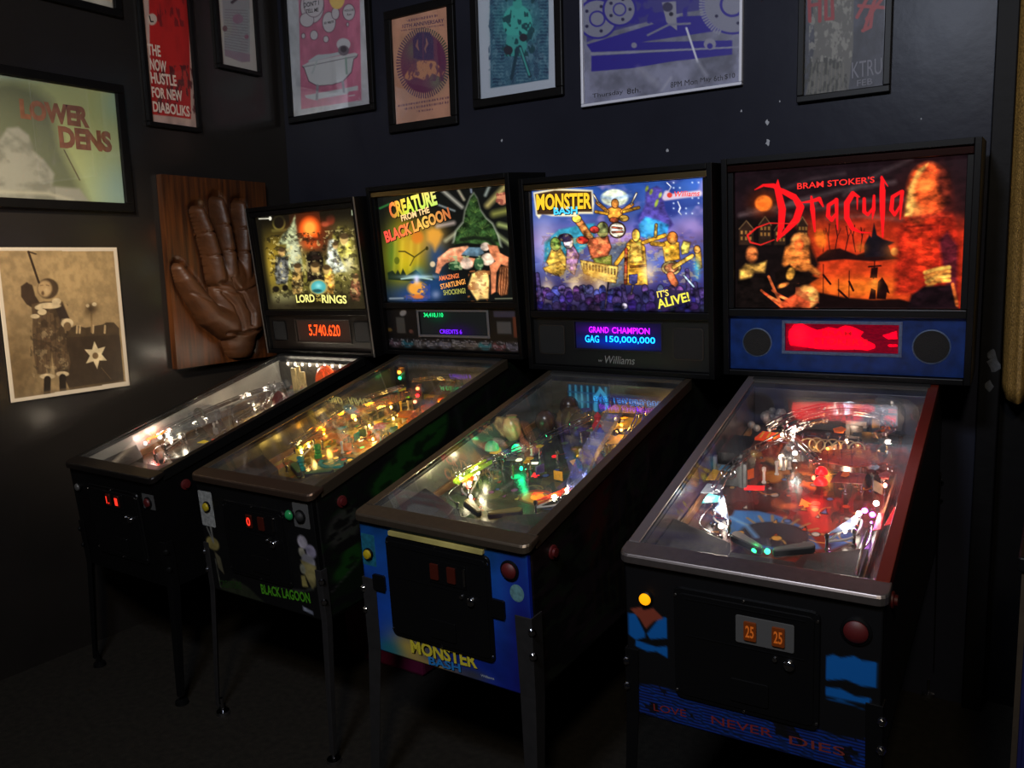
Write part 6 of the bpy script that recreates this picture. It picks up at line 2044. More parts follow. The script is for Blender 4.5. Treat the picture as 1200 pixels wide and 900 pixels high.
def furniture_green(s):
    c = s.cfg
    s.lower(c)
    backboard(s, pmat('olive_back_board', (66, 60, 40), rough=0.4, noise=(10, 0.4)))
    # signal post with amber and green lamps
    s.bar('signal_box', rect(-0.225, 0.955, -0.165, 0.975), 0.0, 0.135, M_BSTEEL)
    s.bulb(-0.192, 0.948, 0.112, (255, 150, 40), 0.02, 5, 0.008, 'signal_lamp')
    s.bulb(-0.192, 0.948, 0.088, (40, 230, 130), 0.02, 4, 0.007, 'signal_lamp')
    # black traffic-light panel
    s.bar('lamp_panel', rect(-0.028, 0.83, 0.022, 0.842), 0.012, 0.118, M_BSTEEL)
    for (dx, h, cc) in ((0.010, 0.100, (255, 130, 70)), (0.006, 0.072, (255, 30, 40)), (-0.010, 0.046, (255, 130, 90))):
        s.bulb(dx, 0.822, h, cc, 0.008, 4, 0.0075, 'signal_lamp')
    s.bulb(0.045, 0.74, 0.018, (255, 110, 50), 0.02, 5, 0.007)
    TE, YE, OR, GR, RE = pl('teal', (30, 130, 120), 0.12), pl('gold_yellow', (214, 180, 50), 0.12), pl('orange', (226, 120, 40), 0.15), pl('moss', (90, 110, 40), 0.05), pl('red', (200, 50, 36), 0.1)
    for (x, y, mt) in ((-0.085, 0.285, TE), (-0.105, 0.385, pl('leaf', (60, 140, 50), 0.15)), (-0.17, 0.36, GR)):
        MB().lathe([(0.014, 0), (0.014, 0.012), (0.009, 0.016), (0.014, 0.022), (0.009, 0.028), (0.014, 0.034), (0.012, 0.05), (0.002, 0.052)], PF(x, y), 12).build('star_post', mt, s.pf, True)
    pts = [(0.02 + 0.07 * math.cos(a), 0.345 + 0.045 * math.sin(a)) for a in np.linspace(PI, 2 * PI, 10)] + [(0.02 + 0.055 * math.cos(a), 0.345 + 0.032 * math.sin(a)) for a in np.linspace(2 * PI, PI, 10)]
    s.plastic(pts, 0.012, TE, 0.006, 'crescent_guide')
    s.chute([(-0.18, 0.45, 0.05), (-0.15, 0.58, 0.06), (-0.09, 0.72, 0.065), (0.0, 0.82, 0.08)], 0.05, 0.026, pane_mat('amber_plastic', (255, 226, 130), 0.05, 0.05, 0.2))
    s.chute([(0.19, 0.44, 0.05), (0.18, 0.60, 0.06), (0.13, 0.76, 0.07), (0.10, 0.92, 0.09)], 0.05, 0.026, MATS['amber_plastic'])
    s.wire([(0.21, 0.40, 0.04), (0.215, 0.60, 0.065), (0.20, 0.80, 0.08), (0.12, 0.94, 0.09), (0.0, 0.96, 0.09), (-0.1, 0.92, 0.09)])
    s.wire([(-0.21, 0.36, 0.04), (-0.215, 0.55, 0.06), (-0.19, 0.75, 0.075), (-0.1, 0.87, 0.085)])
    for (x, y) in ((0.05, 0.70), (0.13, 0.66), (0.10, 0.78)):
        s.bumper(x, y, OR)
    for (pts, mt) in (([(-0.15, 0.44), (-0.05, 0.46), (-0.06, 0.50), (-0.15, 0.50)], OR), ([(-0.02, 0.56), (0.04, 0.58), (0.03, 0.63), (-0.02, 0.62)], RE), ([(0.02, 0.60), (0.07, 0.60), (0.07, 0.63), (0.02, 0.63)], YE), ([(-0.13, 0.27), (-0.08, 0.26), (-0.09, 0.31), (-0.14, 0.31)], YE)):
        s.plastic(pts, 0.042, mt)
    clutter(s, 56, (-0.21, 0.20, 0.42, 0.95), {'posts': [M_CHROME, M_WRUB, TE, YE], 'plastics': [YE, GR, OR, TE, M_CLEAR, MATS['amber_plastic'], pl('ivory', (190, 180, 156))]}, 13)
    for (x, y) in ((-0.19, 0.50), (-0.16, 0.64), (-0.10, 0.78), (0.0, 0.68), (0.08, 0.86), (0.17, 0.56), (0.06, 0.50), (-0.05, 0.60)):
        s.bulb(x, y, 0.034, (255, 206, 96), 0.07, 8)
    for k in range(14):
        s.insert(-0.10 + 0.017 * k, 0.40 + 0.05 * (k % 4), 0.009, [(255, 200, 60), (255, 120, 40), (120, 230, 120), (250, 240, 200)][k % 4], 0.8, 'arrow' if k % 2 else 'disc')


def furniture_blue(s):
    c = s.cfg
    s.lower(c)
    backboard(s, pmat('mottled_back_board', (74, 66, 50), rough=0.4, noise=(8, 0.35)))
    # lit cyan window panel on the back board
    A = Art(50, 36, [(0, 1), (1, 1), (1, 0), (0, 0)], (14, 40, 60))
    for k in range(7):
        A.line([(0.06 + k * 0.14, 0.05), (0.06 + k * 0.14, 0.95)], 0.05, (60, 160, 200), 0.8)
    A.line([(0, 0.35), (1, 0.35)], 0.06, (20, 60, 110)); A.line([(0, 0.7), (1, 0.68)], 0.05, (24, 70, 110)); A.poly([(0.62, 0.02), (0.62, 0.6), (0.78, 0.95), (0.95, 0.6), (0.95, 0.02)], (60, 170, 220)); A.poly([(0.70, 0.02), (0.70, 0.5), (0.78, 0.72), (0.87, 0.5), (0.87, 0.02)], (20, 60, 120)); A.line([(0.62, 0.4), (0.95, 0.4)], 0.05, (24, 70, 120)); A.glow(0.3, 0.4, 0.2, 0.3, (120, 210, 230), 0.5)
    O = PF(-0.185, 1.021, 0.118)
    Sheet(A, O, PF(-0.01, 1.021, 0.118) - O, PF(-0.185, 1.021, 0.02) - O).mesh('window_panel', print_mat('lit_window_print', emit=0.55, rough=0.3, albedo=0.3), s.pf, 0.001)
    GL, GD = glow_mat('green_flasher', (10, 214, 130), 1.1), glow_mat('green_dome', (20, 150, 100), 0.35)
    s.dome(-0.222, 0.575, 0.045, 0.024, GD); s.dome(-0.142, 0.60, 0.04, 0.017, GL)
    for (x, y, h, p) in ((-0.222, 0.575, 0.05, 0.05), (-0.142, 0.60, 0.05, 0.06), (-0.06, 0.50, 0.03, 0.02)):
        s.bulb(x, y, h, (20, 255, 150), p, 5, 0.005)
    s.insert(-0.085, 0.505, 0.016, (10, 190, 120), 0.9)
    for (x, y, r, col, k, rot) in ((-0.147, 0.619, 0.012, (255, 244, 210), 'disc', 0), (-0.085, 0.609, 0.011, (255, 246, 224), 'bar', 0.3), (-0.043, 0.676, 0.010, (255, 20, 30), 'disc', 0), (-0.031, 0.532, 0.014, (255, 30, 40), 'arrow', 0.7), (0.037, 0.704, 0.011, (255, 190, 40), 'arrow', -0.4), (0.065, 0.637, 0.012, (255, 70, 30), 'arrow', -0.5), (0.097, 0.607, 0.012, (255, 230, 150), 'bar', 0.4), (0.128, 0.474, 0.014, (255, 40, 30), 'bar', 0.3), (0.045, 0.42, 0.013, (255, 60, 30), 'arrow', -0.8), (0.075, 0.40, 0.013, (255, 60, 30), 'arrow', -0.6), (0.055, 0.405, 0.02, (255, 150, 30), 'disc', 0)):
        s.insert(x, y, r, col, 1.3 if r < 0.02 else 0.9, k, rot)
    YG = pl('yellow_green', (150, 190, 40), 0.08)
    s.chute([(-0.195, 0.34, 0.035), (-0.18, 0.40, 0.045), (-0.16, 0.47, 0.052)], 0.03, 0.012, YG)
    s.chute([(0.19, 0.40, 0.04), (0.165, 0.48, 0.05), (0.135, 0.60, 0.06), (0.11, 0.74, 0.07), (0.09, 0.86, 0.085)], 0.05, 0.024, pane_mat('blue_plastic', (190, 200, 255), 0.07, 0.08, 0.35))
    for k in range(6):
        y = 0.46 + k * 0.05
        x = 0.17 - (y - 0.46) * 0.28
        s.bar('ramp_rib', rect(x - 0.026, y, x + 0.026, y + 0.003), 0.045, 0.082, MATS['blue_plastic'])
    # plain toys: a tan urn, two dark domes, a rocky mound, a red and blue figure-like pin
    MB().lathe([(0.018, 0), (0.03, 0.02), (0.034, 0.045), (0.026, 0.07), (0.016, 0.078), (0.020, 0.085), (0.002, 0.088)], PF(-0.222, 0.70, 0.03), 14).build('tan_urn_toy', pl('tan', (190, 150, 104)), s.pf, True)
    for (x, y, h, r, cc) in ((-0.15, 0.80, 0.04, 0.036, (70, 46, 38)), (-0.125, 0.925, 0.05, 0.034, (58, 40, 34)), (-0.10, 0.90, 0.0, 0.05, (84, 66, 46)), (-0.05, 0.87, 0.0, 0.045, (92, 74, 52))):
        MB().ball(PF(x, y, h + r * 0.6), r, 12, 8, (1, 1, 1.15)).build('rounded_toy', pl('toy_%d' % cc[0], cc), s.pf, True)
    r_ = random.Random(8)
    for k in range(9):
        x, y = -0.13 + 0.02 * k, 0.86 + 0.03 * r_.random()
        MB().lathe([(0.014, 0), (0.018, 0.02), (0.008, 0.05), (0.001, 0.06)], PF(x, y, 0.02), 6).build('rock_spike', pl('rock', (110, 90, 58)), s.pf)
    for (x, y, h, cc) in ((0.075, 0.76, 0.03, (200, 40, 40)), (0.095, 0.74, 0.02, (70, 80, 170)), (0.06, 0.79, 0.05, (190, 40, 50))):
        MB().lathe([(0.016, 0), (0.020, 0.02), (0.010, 0.04), (0.013, 0.052), (0.002, 0.066)], PF(x, y, h), 12).build('pin_toy', pl('pin_%d' % cc[0], cc, 0.1), s.pf, True)
    GO = pl('gold', (226, 160, 40), 0.18)  # gold plastics with a faint glow, standing in for the backglass's gold reflection
    for (pts, h) in (([(0.02, 0.80), (0.10, 0.79), (0.12, 0.86), (0.04, 0.88)], 0.05), ([(0.11, 0.80), (0.20, 0.82), (0.20, 0.90), (0.12, 0.90)], 0.06), ([(0.02, 0.90), (0.14, 0.92), (0.14, 0.98), (0.03, 0.98)], 0.07), ([(0.13, 0.70), (0.19, 0.72), (0.19, 0.78), (0.14, 0.78)], 0.05)):
        s.plastic(pts, h, GO)
    s.wire([(-0.21, 0.36, 0.045), (-0.16, 0.47, 0.055), (-0.10, 0.56, 0.06), (-0.04, 0.70, 0.07), (0.02, 0.82, 0.08)], mat=M_CHROME)
    s.wire([(0.21, 0.40, 0.045), (0.215, 0.60, 0.06), (0.2, 0.78, 0.075), (0.15, 0.92, 0.09), (0.02, 0.96, 0.095)])
    for (x, y, h, p) in ((-0.165, 0.415, 0.04, 0.08), (-0.19, 0.36, 0.04, 0.05), (-0.10, 0.285, 0.03, 0.05), (-0.055, 0.275, 0.03, 0.03), (-0.20, 0.48, 0.04, 0.05)):
        s.bulb(x, y, h, (255, 240, 196), p, 9)
    for (x, y) in ((0.12, 0.84), (0.06, 0.92), (0.18, 0.76), (0.17, 0.94), (0.2, 0.6)):
        s.bulb(x, y, 0.04, (255, 196, 80), 0.06, 8)
    clutter(s, 44, (-0.21, 0.20, 0.46, 0.96), {'posts': [M_CHROME, M_WRUB], 'plastics': [GO, pl('moss', (90, 110, 40)), pl('violet', (90, 70, 130)), M_CLEAR, pl('brown', (96, 70, 44)), pl('grey', (120, 120, 116))]}, 23)


def furniture_red(s):
    c = s.cfg
    s.lower(c)
    backboard(s, pmat('dark_back_board', (30, 26, 34), rough=0.35, noise=(10, 0.4)))
    MR, OR, BLK, RED = pl('maroon', (110, 34, 26)), pl('amber_orange', (220, 96, 30), 0.15), pl('black', (16, 14, 15)), pl('signal_red', (214, 24, 30), 0.3)
    # black chest and iron gate with a wheel at the left
    s.bar('black_chest', [(-0.245, 0.60), (-0.175, 0.60), (-0.165, 0.64), (-0.165, 0.70), (-0.18, 0.73), (-0.245, 0.73)], 0.0, 0.085, BLK)
    s.bar('gate_plate', rect(-0.245, 0.575, -0.172, 0.580), 0.0, 0.060, pmat('dull_iron', (104, 108, 110), rough=0.45, metal=0.6, noise=(60, 0.6)))
    MB().tube([PF(-0.203 + 0.017 * math.cos(a), 0.571, 0.040 + 0.017 * math.sin(a)) for a in np.linspace(0, 2 * PI, 17)[:-1]], 0.003, 6, True).build('gate_wheel', M_CHROME, s.pf, 'all')
    for k in range(3):
        a = k * PI / 3
        MB().tube([PF(-0.203 + 0.017 * math.cos(a + q), 0.571, 0.040 + 0.017 * math.sin(a + q)) for q in (0, PI)], 0.0015, 5).build('wheel_spoke', M_CHROME, s.pf, 'all')
    for (x, h) in ((-0.245, 0.085), (-0.172, 0.080), (-0.160, 0.070)):
        s.bar('gate_post', rect(x - 0.005, 0.57, x + 0.005, 0.582), 0.0, h, pmat('dull_iron', (104, 108, 110)))
    # pale plastics in the left outlane
    for (pts, h, mt) in (([(-0.25, 0.50), (-0.21, 0.51), (-0.205, 0.56), (-0.25, 0.57)], 0.045, pl('ochre', (206, 150, 50))), ([(-0.245, 0.44), (-0.20, 0.45), (-0.20, 0.50), (-0.245, 0.50)], 0.035, pl('frost', (176, 186, 190))), ([(-0.225, 0.54), (-0.195, 0.54), (-0.195, 0.57), (-0.225, 0.57)], 0.06, pl('sky', (110, 160, 190))), ([(-0.215, 0.36), (-0.175, 0.38), (-0.18, 0.41), (-0.215, 0.42)], 0.048, pl('teal_pale', (80, 170, 170)))):
        s.plastic(pts, h, mt)
    # wire ramps: left return, long oval loop, centre coils
    s.wire([(-0.20, 0.44, 0.045), (-0.195, 0.53, 0.06), (-0.165, 0.61, 0.075), (-0.125, 0.69, 0.08), (-0.085, 0.76, 0.085), (-0.05, 0.83, 0.088), (0.0, 0.87, 0.09)])
    s.wire([(0.02, 0.64, 0.06), (-0.03, 0.70, 0.068), (-0.085, 0.77, 0.075), (-0.085, 0.85, 0.08), (-0.02, 0.91, 0.09), (0.06, 0.93, 0.094), (0.14, 0.91, 0.095), (0.18, 0.85, 0.09), (0.15, 0.79, 0.085)])
    s.wire([(-0.15, 0.80, 0.08), (-0.11, 0.88, 0.088), (-0.03, 0.955, 0.095), (0.06, 0.975, 0.10), (0.15, 0.96, 0.10)])
    for k in range(7):
        cx, cy = -0.03 + 0.022 * k, 0.77 + 0.008 * (k % 2)
        MB().tube([PF(cx + 0.022 * math.cos(a), cy + 0.010 * math.sin(a), 0.055 + 0.016 * math.sin(a)) for a in np.linspace(0, 2 * PI, 15)[:-1]], 0.0022, 5, True).build('coil_ring', M_BRASS, s.pf, 'all')
    s.bar('striped_ramp', [(-0.185, 0.765), (-0.125, 0.765), (-0.12, 0.815), (-0.175, 0.82)], 0.058, 0.066, pl('hot_orange', (236, 70, 24), 0.3))
    for k in range(3):
        s.bar('ramp_stripe', rect(-0.172 + k * 0.02, 0.768, -0.166 + k * 0.02, 0.815), 0.0662, 0.0675, pl('amber', (236, 150, 40)))
    # maroon roof-like plastics right of centre
    s.plastic([(0.0, 0.675), (0.115, 0.655), (0.19, 0.70), (0.19, 0.76), (0.10, 0.775), (0.02, 0.745)], 0.052, MR, 0.004, 'maroon_plastic')
    s.plastic([(0.07, 0.56), (0.15, 0.57), (0.15, 0.63), (0.08, 0.63)], 0.048, MR, 0.003, 'maroon_plastic')
    s.plastic([(0.225, 0.40), (0.25, 0.42), (0.25, 0.50), (0.235, 0.50)], 0.03, RED)
    s.plastic([(0.205, 0.36), (0.222, 0.37), (0.218, 0.45), (0.205, 0.45)], 0.035, RED)
    # clear tube curving round the right rear corner
    s.chute([(0.232, 0.52, 0.05), (0.232, 0.66, 0.06), (0.230, 0.80, 0.075), (0.226, 0.92, 0.09), (0.19, 0.985, 0.095), (0.12, 0.995, 0.098)], 0.036, 0.030)
    MB().lathe([(0.030, 0), (0.026, 0.03), (0.020, 0.06), (0.018, 0.075), (0.016, 0.075)], PF(0.205, 0.72, 0.03), 18).build('clear_funnel', M_CLEAR, s.pf, True)
    s.bar('black_arm', rect(0.118, 0.93, 0.140, 0.945), 0.02, 0.118, BLK)
    s.bar('black_arm', rect(0.095, 0.90, 0.140, 0.935), 0.02, 0.055, BLK)
    s.bar('motor_box', rect(0.045, 0.925, 0.105, 0.965), 0.02, 0.075, pmat('grey_bracket', (84, 86, 88), rough=0.4, metal=0.5))
    s.bar('motor_window', rect(0.058, 0.923, 0.095, 0.9245), 0.03, 0.062, BLK)
    MB().ball(PF(0.185, 0.80, 0.035), 0.036, 12, 8, (1, 1, 0.9)).build('black_bowl', BLK, s.pf, True)
    # white lamp cone, red domes, lit inserts
    MB().lathe([(0.045, 0), (0.03, 0.02), (0.012, 0.05), (0.010, 0.06), (0.008, 0.06)], PF(-0.065, 0.735, 0.03), 18).build('clear_cone', M_CLEAR, s.pf, True)
    s.bulb(-0.082, 0.80, 0.07, (255, 244, 224), 0.10, 12, 0.008)
    s.bulb(-0.060, 0.735, 0.04, (255, 244, 224), 0.06, 9, 0.007)
    s.dome(0.030, 0.655, 0.026, 0.017, glow_mat('red_dome', (230, 10, 24), 0.7)); s.dome(0.035, 0.62, 0.012, 0.018, glow_mat('red_dome', (230, 10, 24), 0.7))
    s.insert(-0.135, 0.578, 0.018, (255, 26, 30), 1.6, 'bar', 0.2); s.insert(0.013, 0.524, 0.017, (255, 110, 30), 1.2, 'arrow', 0.5); s.insert(0.04, 0.53, 0.012, (255, 40, 30), 0.9)
    s.bulb(-0.036, 0.222, 0.018, (40, 240, 120), 0.008, 4, 0.009); s.bulb(-0.008, 0.224, 0.018, (40, 240, 150), 0.008, 4, 0.007)
    for (x, y, h, cc, p) in ((-0.205, 0.385, 0.045, (255, 244, 230), 0.10), (-0.140, 0.288, 0.03, (255, 225, 205), 0.06), (0.196, 0.475, 0.045, (255, 244, 230), 0.08), (0.163, 0.432, 0.035, (255, 244, 220), 0.06), (0.195, 0.425, 0.04, (190, 70, 240), 0.02), (0.175, 0.44, 0.04, (190, 80, 230), 0.015)):
        s.bulb(x, y, h, cc, p, 12, 0.007)
    for (x, y, cc) in ((0.02, 0.79, (255, 150, 50)), (0.10, 0.80, (255, 170, 90)), (-0.13, 0.87, (255, 220, 180)), (0.06, 0.86, (255, 220, 190)), (0.17, 0.88, (255, 230, 210)), (-0.18, 0.66, (255, 190, 110)), (0.2, 0.60, (255, 150, 120)), (0.02, 0.60, (255, 90, 60))):
        s.bulb(x, y, 0.035, cc, 0.06, 7)
    MB().tube([PF(0.205, 0.12, 0.055), PF(0.2, 0.25, 0.05), PF(0.196, 0.34, 0.045)], 0.004, 8).build('habit_rail', M_CHROME, s.pf, True)
    clutter(s, 40, (-0.21, 0.20, 0.60, 0.97), {'posts': [M_CHROME, M_WRUB], 'plastics': [MR, OR, BLK, M_CLEAR, pl('bone', (170, 150, 120))]}, 33)
    r_ = random.Random(2)
    for k in range(16):
        MB().ball(PF(-0.235 + 0.085 * r_.random(), 0.90 + 0.1 * r_.random(), 0.02 + 0.06 * r_.random()), 0.011 + 0.006 * r_.random(), 8, 6).build('stone', pl('stone', (110, 106, 104)), s.pf, True)


RED_LIT, AMBER_LIT, DARK_AMBER = glow_mat('red_insert', (255, 30, 24), 0.25), glow_mat('amber_insert', (96, 42, 12), 0.12), pmat('dark_amber', (60, 20, 12), rough=0.3)
BTN_YEL = glow_mat('lit_yellow_button', (255, 160, 10), 1.1)
B_RED, B_GREEN, B_YELLOW, B_WHITE = pmat('red_button', (74, 11, 12), rough=0.55), pmat('green_button', (24, 110, 60), rough=0.3, emit=0.15), pmat('yellow_button', (160, 140, 24), rough=0.35), pmat('white_button', (170, 176, 176), rough=0.35)
PLATE_W, PLATE_G, PLATE_T = pmat('white_sticker', (150, 152, 150), rough=0.5, noise=(80, 0.5)), pmat('grey_plate', (72, 72, 72), rough=0.45), pmat('teal_sticker', (24, 96, 120), rough=0.5, noise=(70, 0.5))

CFG = {
    'gold': dict(inks=[(150, 120, 60), (170, 160, 130), (120, 50, 30), (60, 60, 56)], leg_top=0.66, leg_w=0.034, inner=pmat('mirror_blade', (150, 148, 140), rough=0.3, metal=0.15, noise=(6, 0.8)), leg=M_BSTEEL, bolt=M_BSTEEL, bar=pmat('dull_black_bar', (34, 30, 28), rough=0.3, metal=0.6), rail=pmat('black_rail', (12, 12, 12), rough=0.35), flip_btn=B_RED,
                 W=0.351, edge_trim=pmat('worn_edge_metal', (120, 114, 108), rough=0.4, metal=0.5), g0=1.319, g1=1.7455, art=art_gold, trim=M_BSTEEL, strim=M_BSTEEL, dmd=(-0.150, 0.200, 1.170, 1.268), panel_mat=pmat('brown_black_panel', (26, 22, 19), rough=0.4, noise=(20, 0.7)), display=display_gold, bezel_mat=pmat('bezel_brown', (40, 34, 30), rough=0.4),
                 speakers=[('square', -0.262, 1.219, 0.044), ('square', 0.276, 1.219, 0.044)], door=(-0.165, 0.165, 0.555, 0.825), coin=(0.012, 0.782), slots=[(-0.027, DARK_AMBER, '1.'), (0.029, DARK_AMBER, '1')], plate=(0.062, 0.030), numeral=glow_mat('red_numeral', (255, 50, 34), 1.3),
                 buttons=[('start_button', -0.235, 0.80, 0.014, PLATE_G, 0.002), ('launch_button', 0.225, 0.80, 0.016, B_RED, 0.002)], plates=[('button_plate', rounded(0.19, 0.775, 0.262, 0.83, 0.004), PLATE_G, 0.0008)],
                 field_art=field_gold, field=furniture_gold, flip=pmat('brown_flipper', (90, 70, 50), rough=0.5), boost=4.6, sling=pl('ivory', (190, 180, 156)), gi=(255, 236, 206), gi_w=0.06, card=None),
    'green': dict(inks=[(226, 190, 60), (60, 140, 90), (210, 90, 40), (230, 220, 170)], leg_top=0.655, leg_w=0.026, inner=pmat('olive_blade', (96, 92, 66), rough=0.25, metal=0.4, noise=(6, 0.8)), leg=M_LEG, bar=pmat('bronze_bar', (90, 72, 60), rough=0.4, metal=0.8), rail=pmat('dark_rail', (96, 86, 70), rough=0.4, metal=0.8), flip_btn=B_RED,
                  W=0.360, g0=1.336, g1=1.7706, art=art_green, trim=M_BRASS, strim=M_BSTEEL, dmd=(-0.160, 0.190, 1.198, 1.294), panel_mat=pmat('black_panel', (14, 14, 15), rough=0.4), panel_art=panel_green, display=display_green, bezel=0.010, bezel_mat=pmat('grey_bezel', (92, 92, 96), rough=0.4),
                  speakers=[], door=(-0.150, 0.150, 0.570, 0.825), coin=(0.035, 0.772), slots=[(-0.045, DARK_AMBER, '0'), (0.012, DARK_AMBER, None)], plate=(0.066, 0.032), numeral=glow_mat('red_numeral', (255, 50, 34), 1.3),
                  buttons=[('start_button', -0.236, 0.785, 0.0145, B_YELLOW, 0.002), ('extra_button', 0.176, 0.818, 0.0155, B_GREEN, 0.006), ('launch_knob', 0.222, 0.818, 0.017, M_RUBBER, 0.006)],
                  plates=[('instruction_sticker', rounded(-0.276, 0.715, -0.205, 0.838, 0.005), PLATE_W, 0.0012), ('plunger_plate', rounded(0.19, 0.782, 0.258, 0.86, 0.004), PLATE_G, 0.002), ('coin_slot_trim', rounded(0.098, 0.752, 0.106, 0.798, 0.002), M_CHROME, 0.014)],
                  front_art=front_green, front_words=[('CREATURE', (-0.228, 0.500), (-0.11, 0.515), 0.026, 0.02, (34, 60, 24), 0.1), ('BLACK LAGOON', (-0.012, 0.520), (0.218, 0.535), 0.034, 0.03, (74, 150, 30), 0.0)],
                  side_art=side_green, field_art=field_green, field=furniture_green, flip=pmat('dull_green_flipper', (80, 110, 60), rough=0.5), sling=pl('gold_yellow', (214, 180, 50), 0.12), gi=(255, 216, 120), gi_w=0.06, card=None),
    'blue': dict(inks=[(90, 110, 60), (170, 150, 60), (120, 60, 110), (60, 80, 140), (160, 60, 40)], inner=pmat('grey_blade', (104, 102, 94), rough=0.25, metal=0.3, noise=(6, 0.8)), leg=M_LEG, bar=M_STEEL, rail=M_STEEL, flip_btn=B_RED, front_mat=pmat('blue_front', (16, 40, 150), rough=0.4),
                 g0=1.336, g1=1.7706, art=art_blue, trim=M_BRASS, strim=M_BSTEEL, dmd=(-0.170, 0.170, 1.197, 1.294), panel_mat=pmat('black_panel', (14, 14, 15), rough=0.4), display=display_blue, bezel_mat=pmat('black_bezel', (24, 22, 28), rough=0.35),
                 speakers=[('square', -0.268, 1.226, 0.052), ('square', 0.268, 1.226, 0.052)], ring_mat=pmat('grille_rim', (52, 46, 42), rough=0.35, metal=0.3), panel_words=[('Williams', (-0.050, 1.146), (0.068, 1.146), 0.028, 0.0, 0.25), ('w', (-0.077, 1.150), (-0.060, 1.150), 0.008, 0.0, 0.25)],
                 door=(-0.182, 0.166, 0.553, 0.846), coin=(0.030, 0.776), slots=[(-0.038, DARK_AMBER, None), (0.018, DARK_AMBER, None)], plate=(0.062, 0.032), numeral=DARK_AMBER,
                 buttons=[('start_button', -0.252, 0.777, 0.0135, B_YELLOW, 0.002), ('launch_button', 0.225, 0.82, 0.021, B_RED, 0.004)],
                 plates=[('teal_sticker', rounded(-0.276, 0.742, -0.226, 0.835, 0.003), PLATE_T, 0.0009), ('round_sticker', [(0.242 + 0.021 * math.cos(k * PI / 10), 0.763 + 0.023 * math.sin(k * PI / 10)) for k in range(20)], pmat('pale_teal_sticker', (96, 140, 146), rough=0.5, noise=(60, 0.4)), 0.0011), ('hinge_plate', rounded(-0.240, 0.675, -0.196, 0.722, 0.006), M_BSTEEL, 0.008), ('hinge_plate', rounded(0.160, 0.685, 0.205, 0.735, 0.006), M_BSTEEL, 0.008), ('door_top_trim', rounded(-0.165, 0.849, 0.150, 0.862, 0.003), pmat('trim_painted_reflection', (176, 164, 96), rough=0.5, noise=(10, 0.5)), 0.010), ('coin_slot_trim', rounded(0.085, 0.752, 0.092, 0.80, 0.002), M_CHROME, 0.014)],  # door top trim: pale yellow colour is a painted reflection
                 front_art=front_blue, front_words=[('MONSTER', (-0.122, 0.510), (0.104, 0.522), 0.040, 0.035, (206, 192, 56), 0.0), ('BASH', (-0.062, 0.491), (0.048, 0.497), 0.024, 0.03, (40, 120, 190), 0.0), ('Williams', (0.114, 0.503), (0.156, 0.505), 0.007, 0.01, (170, 180, 190), 0.1)],
                 side_art=side_blue, field_art=field_blue, field=furniture_blue, flip=pmat('dull_yellow_flipper', (120, 104, 50), rough=0.5), sling=pl('hot_red', (214, 60, 24), 0.2), gi=(255, 240, 196), gi_w=0.06, card=None),
    'red': dict(inner_l=pmat('smoky_blade', (60, 46, 48), rough=0.25, noise=(6, 0.7)), inks=[(190, 60, 30), (200, 140, 60), (70, 100, 150), (160, 150, 140)], leg_top=0.655, leg_w=0.034, inner=pmat('dark_red_blade', (170, 36, 24), rough=0.25, metal=0.2, noise=(6, 0.7)), leg=M_BSTEEL, bolt=M_CHROME, bar=pmat('bright_bar', (136, 126, 122), rough=0.38, metal=0.9, noise=(60, 0.85)), rail=pmat('grey_rail', (136, 128, 128), rough=0.42, metal=0.8), rail_r=pmat('rail_red_reflection', (116, 42, 28), rough=0.35, metal=0.6), boost=3.8, flip_btn=B_RED,  # right rail's red is reflected light put into its colour
                g0=1.336, g1=1.7706, art=art_red, trim=pmat('dark_top_channel', (48, 26, 22), rough=0.25, metal=0.8), strim=M_BSTEEL, dmd=(-0.168, 0.168, 1.197, 1.286), panel_mat=pmat('deep_blue_panel', (12, 44, 106), rough=0.5, noise=(26, 0.45), spec=0.2), display=display_red, bezel=0.010, bezel_mat=pmat('worn_blue_bezel', (64, 80, 112), rough=0.6, noise=(120, 0.5)),
                speakers=[('round', -0.258, 1.222, 0.045), ('round', 0.258, 1.222, 0.049)], ring_mat=pmat('worn_ring', (60, 80, 110), rough=0.6, noise=(120, 0.5)),
                door=(-0.160, 0.160, 0.560, 0.835), coin=(0.046, 0.766), slots=[(-0.030, AMBER_LIT, '25'), (0.030, AMBER_LIT, '25')], plate=(0.062, 0.032), plate_mat=PLATE_G, numeral=glow_mat('amber_numeral', (200, 100, 34), 0.12),
                buttons=[('start_button', -0.228, 0.789, 0.0138, BTN_YEL, 0.002), ('launch_button', 0.228, 0.808, 0.024, B_RED, 0.004)], plates=[],
                front_art=front_red, front_words=[('LOVE', (-0.215, 0.506), (-0.135, 0.511), 0.018, 0.0, (120, 40, 40), 0.0), ('NEVER', (-0.075, 0.512), (0.062, 0.517), 0.020, 0.0, (120, 40, 40), 0.0), ('DIES', (0.098, 0.513), (0.212, 0.518), 0.020, 0.0, (120, 50, 44), 0.0)],
                side_art=side_red, field_art=field_red, flip=pmat('dim_flipper', (100, 96, 92), rough=0.5), field=furniture_red, sling=pl('blue_white', (120, 140, 176), 0.05), gi=(255, 240, 220), gi_w=0.09, gi_glow=11, card=None),
}
for q in CFG.values():
    q['card'] = pmat('dim_card', (70, 66, 60), rough=0.6, noise=(120, 0.4))
    q['apron'] = pmat('dark_apron', (44, 40, 36), rough=0.35, noise=(16, 0.5))

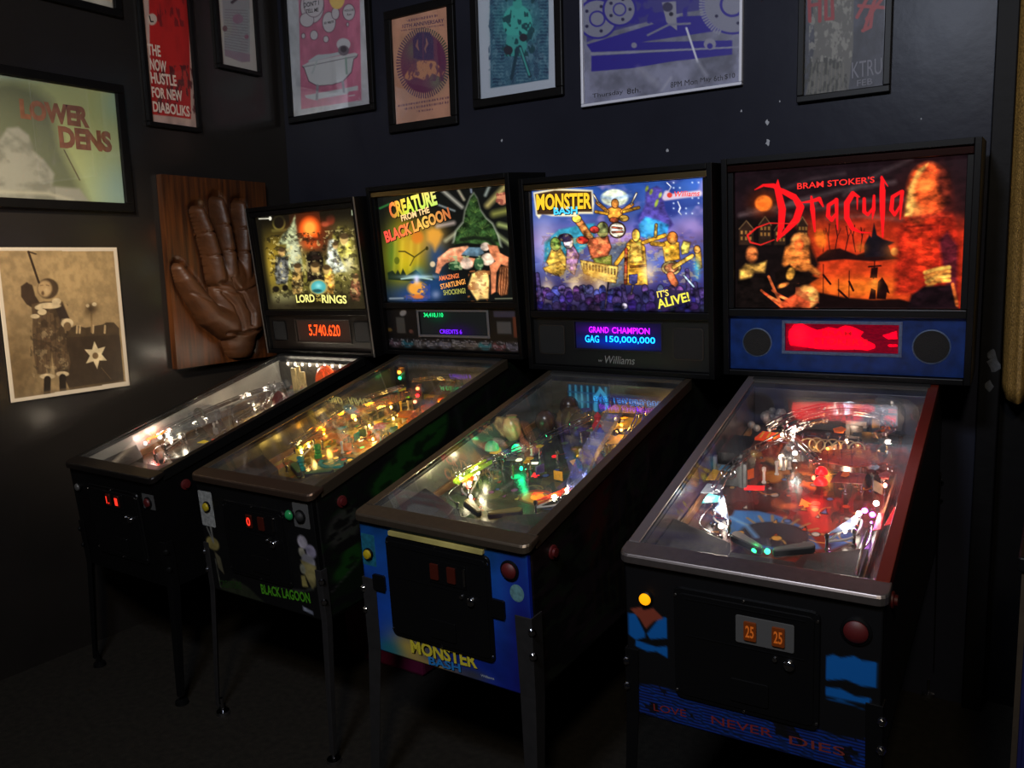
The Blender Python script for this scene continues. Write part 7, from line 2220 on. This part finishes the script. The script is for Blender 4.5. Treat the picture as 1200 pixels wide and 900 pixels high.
Machine('gold', 'pinball machine with a golden-brown backglass and orange score, leftmost by the carved hand', CFG['gold'], (-1.3602, -0.3078, 0.4934), (0.0856, -0.0094, -0.0322))
Machine('green', 'pinball machine with a dark backglass and green mound, white sticker on its black front', CFG['green'], (-0.6327, -0.2917, 0.5165), (0.0699, -0.0046, -0.0183))
Machine('blue', 'pinball machine with a bright blue front panel and blue-violet backglass', CFG['blue'], (0.1318, -0.3357, 0.4915), (0.054, 0.0052, -0.01))
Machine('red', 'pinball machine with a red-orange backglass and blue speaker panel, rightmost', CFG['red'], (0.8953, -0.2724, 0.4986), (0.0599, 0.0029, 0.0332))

# ------------------------------------------------------------------ things on the floor
# maroon storage bin between the legs of the second machine
bin_ = empty('storage_bin', (-0.66, -0.20, 0.0))
mb_ = pmat('maroon_plastic_bin', (112, 24, 60), rough=0.5, noise=(12, 0.7))
MB().rings([[(-0.19, -0.13, 0.0), (0.19, -0.13, 0.0), (0.19, 0.13, 0.0), (-0.19, 0.13, 0.0)], [(-0.21, -0.15, 0.34), (0.21, -0.15, 0.34), (0.21, 0.15, 0.34), (-0.21, 0.15, 0.34)]]).build('body', mb_, bin_, bevel=0.012)
MB().box((-0.22, -0.16, 0.34), (0.22, 0.16, 0.365)).build('lid', mb_, bin_, bevel=0.008)
tag(bin_, 'dark maroon storage bin on the floor under the second machine', 'storage bin')

# navy cabinet whose near edge just shows at the right border
nb = empty('low_cabinet', (1.72, -0.55, 0.0))
nv = pmat('navy_cabinet_paint', (22, 24, 70), rough=0.45, noise=(8, 0.7))
MB().box((-0.295, -0.25, 0.06), (0.295, 0.25, 0.92)).build('body', nv, nb, bevel=0.004)
MB().box((-0.305, -0.262, 0.92), (0.305, 0.26, 0.95)).build('top', M_CAB, nb, bevel=0.004)
MB().box((-0.28, -0.235, 0.0), (0.28, 0.235, 0.06)).build('plinth', M_CAB, nb)
MB().prism([(-0.298, -0.254), (-0.288, -0.254), (-0.288, -0.250), (-0.294, -0.250), (-0.294, -0.244), (-0.298, -0.244)], 0.06, 0.92, lambda x, y, w: (x, y, w)).build('edge_strip', M_STEEL, nb)
for x in (-0.145, 0.145):
    d = face_plate('door', rounded(x - 0.135, 0.10, x + 0.135, 0.88, 0.006), -0.25, -0.262, nv, nb, 0.002)
    disc_front('knob', x + (0.10 if x < 0 else -0.10), 0.50, 0.012, -0.262, -0.285, M_STEEL, d, 14, 0.003)
tag(nb, 'navy blue low cabinet edge at the lower right border', 'cabinet')
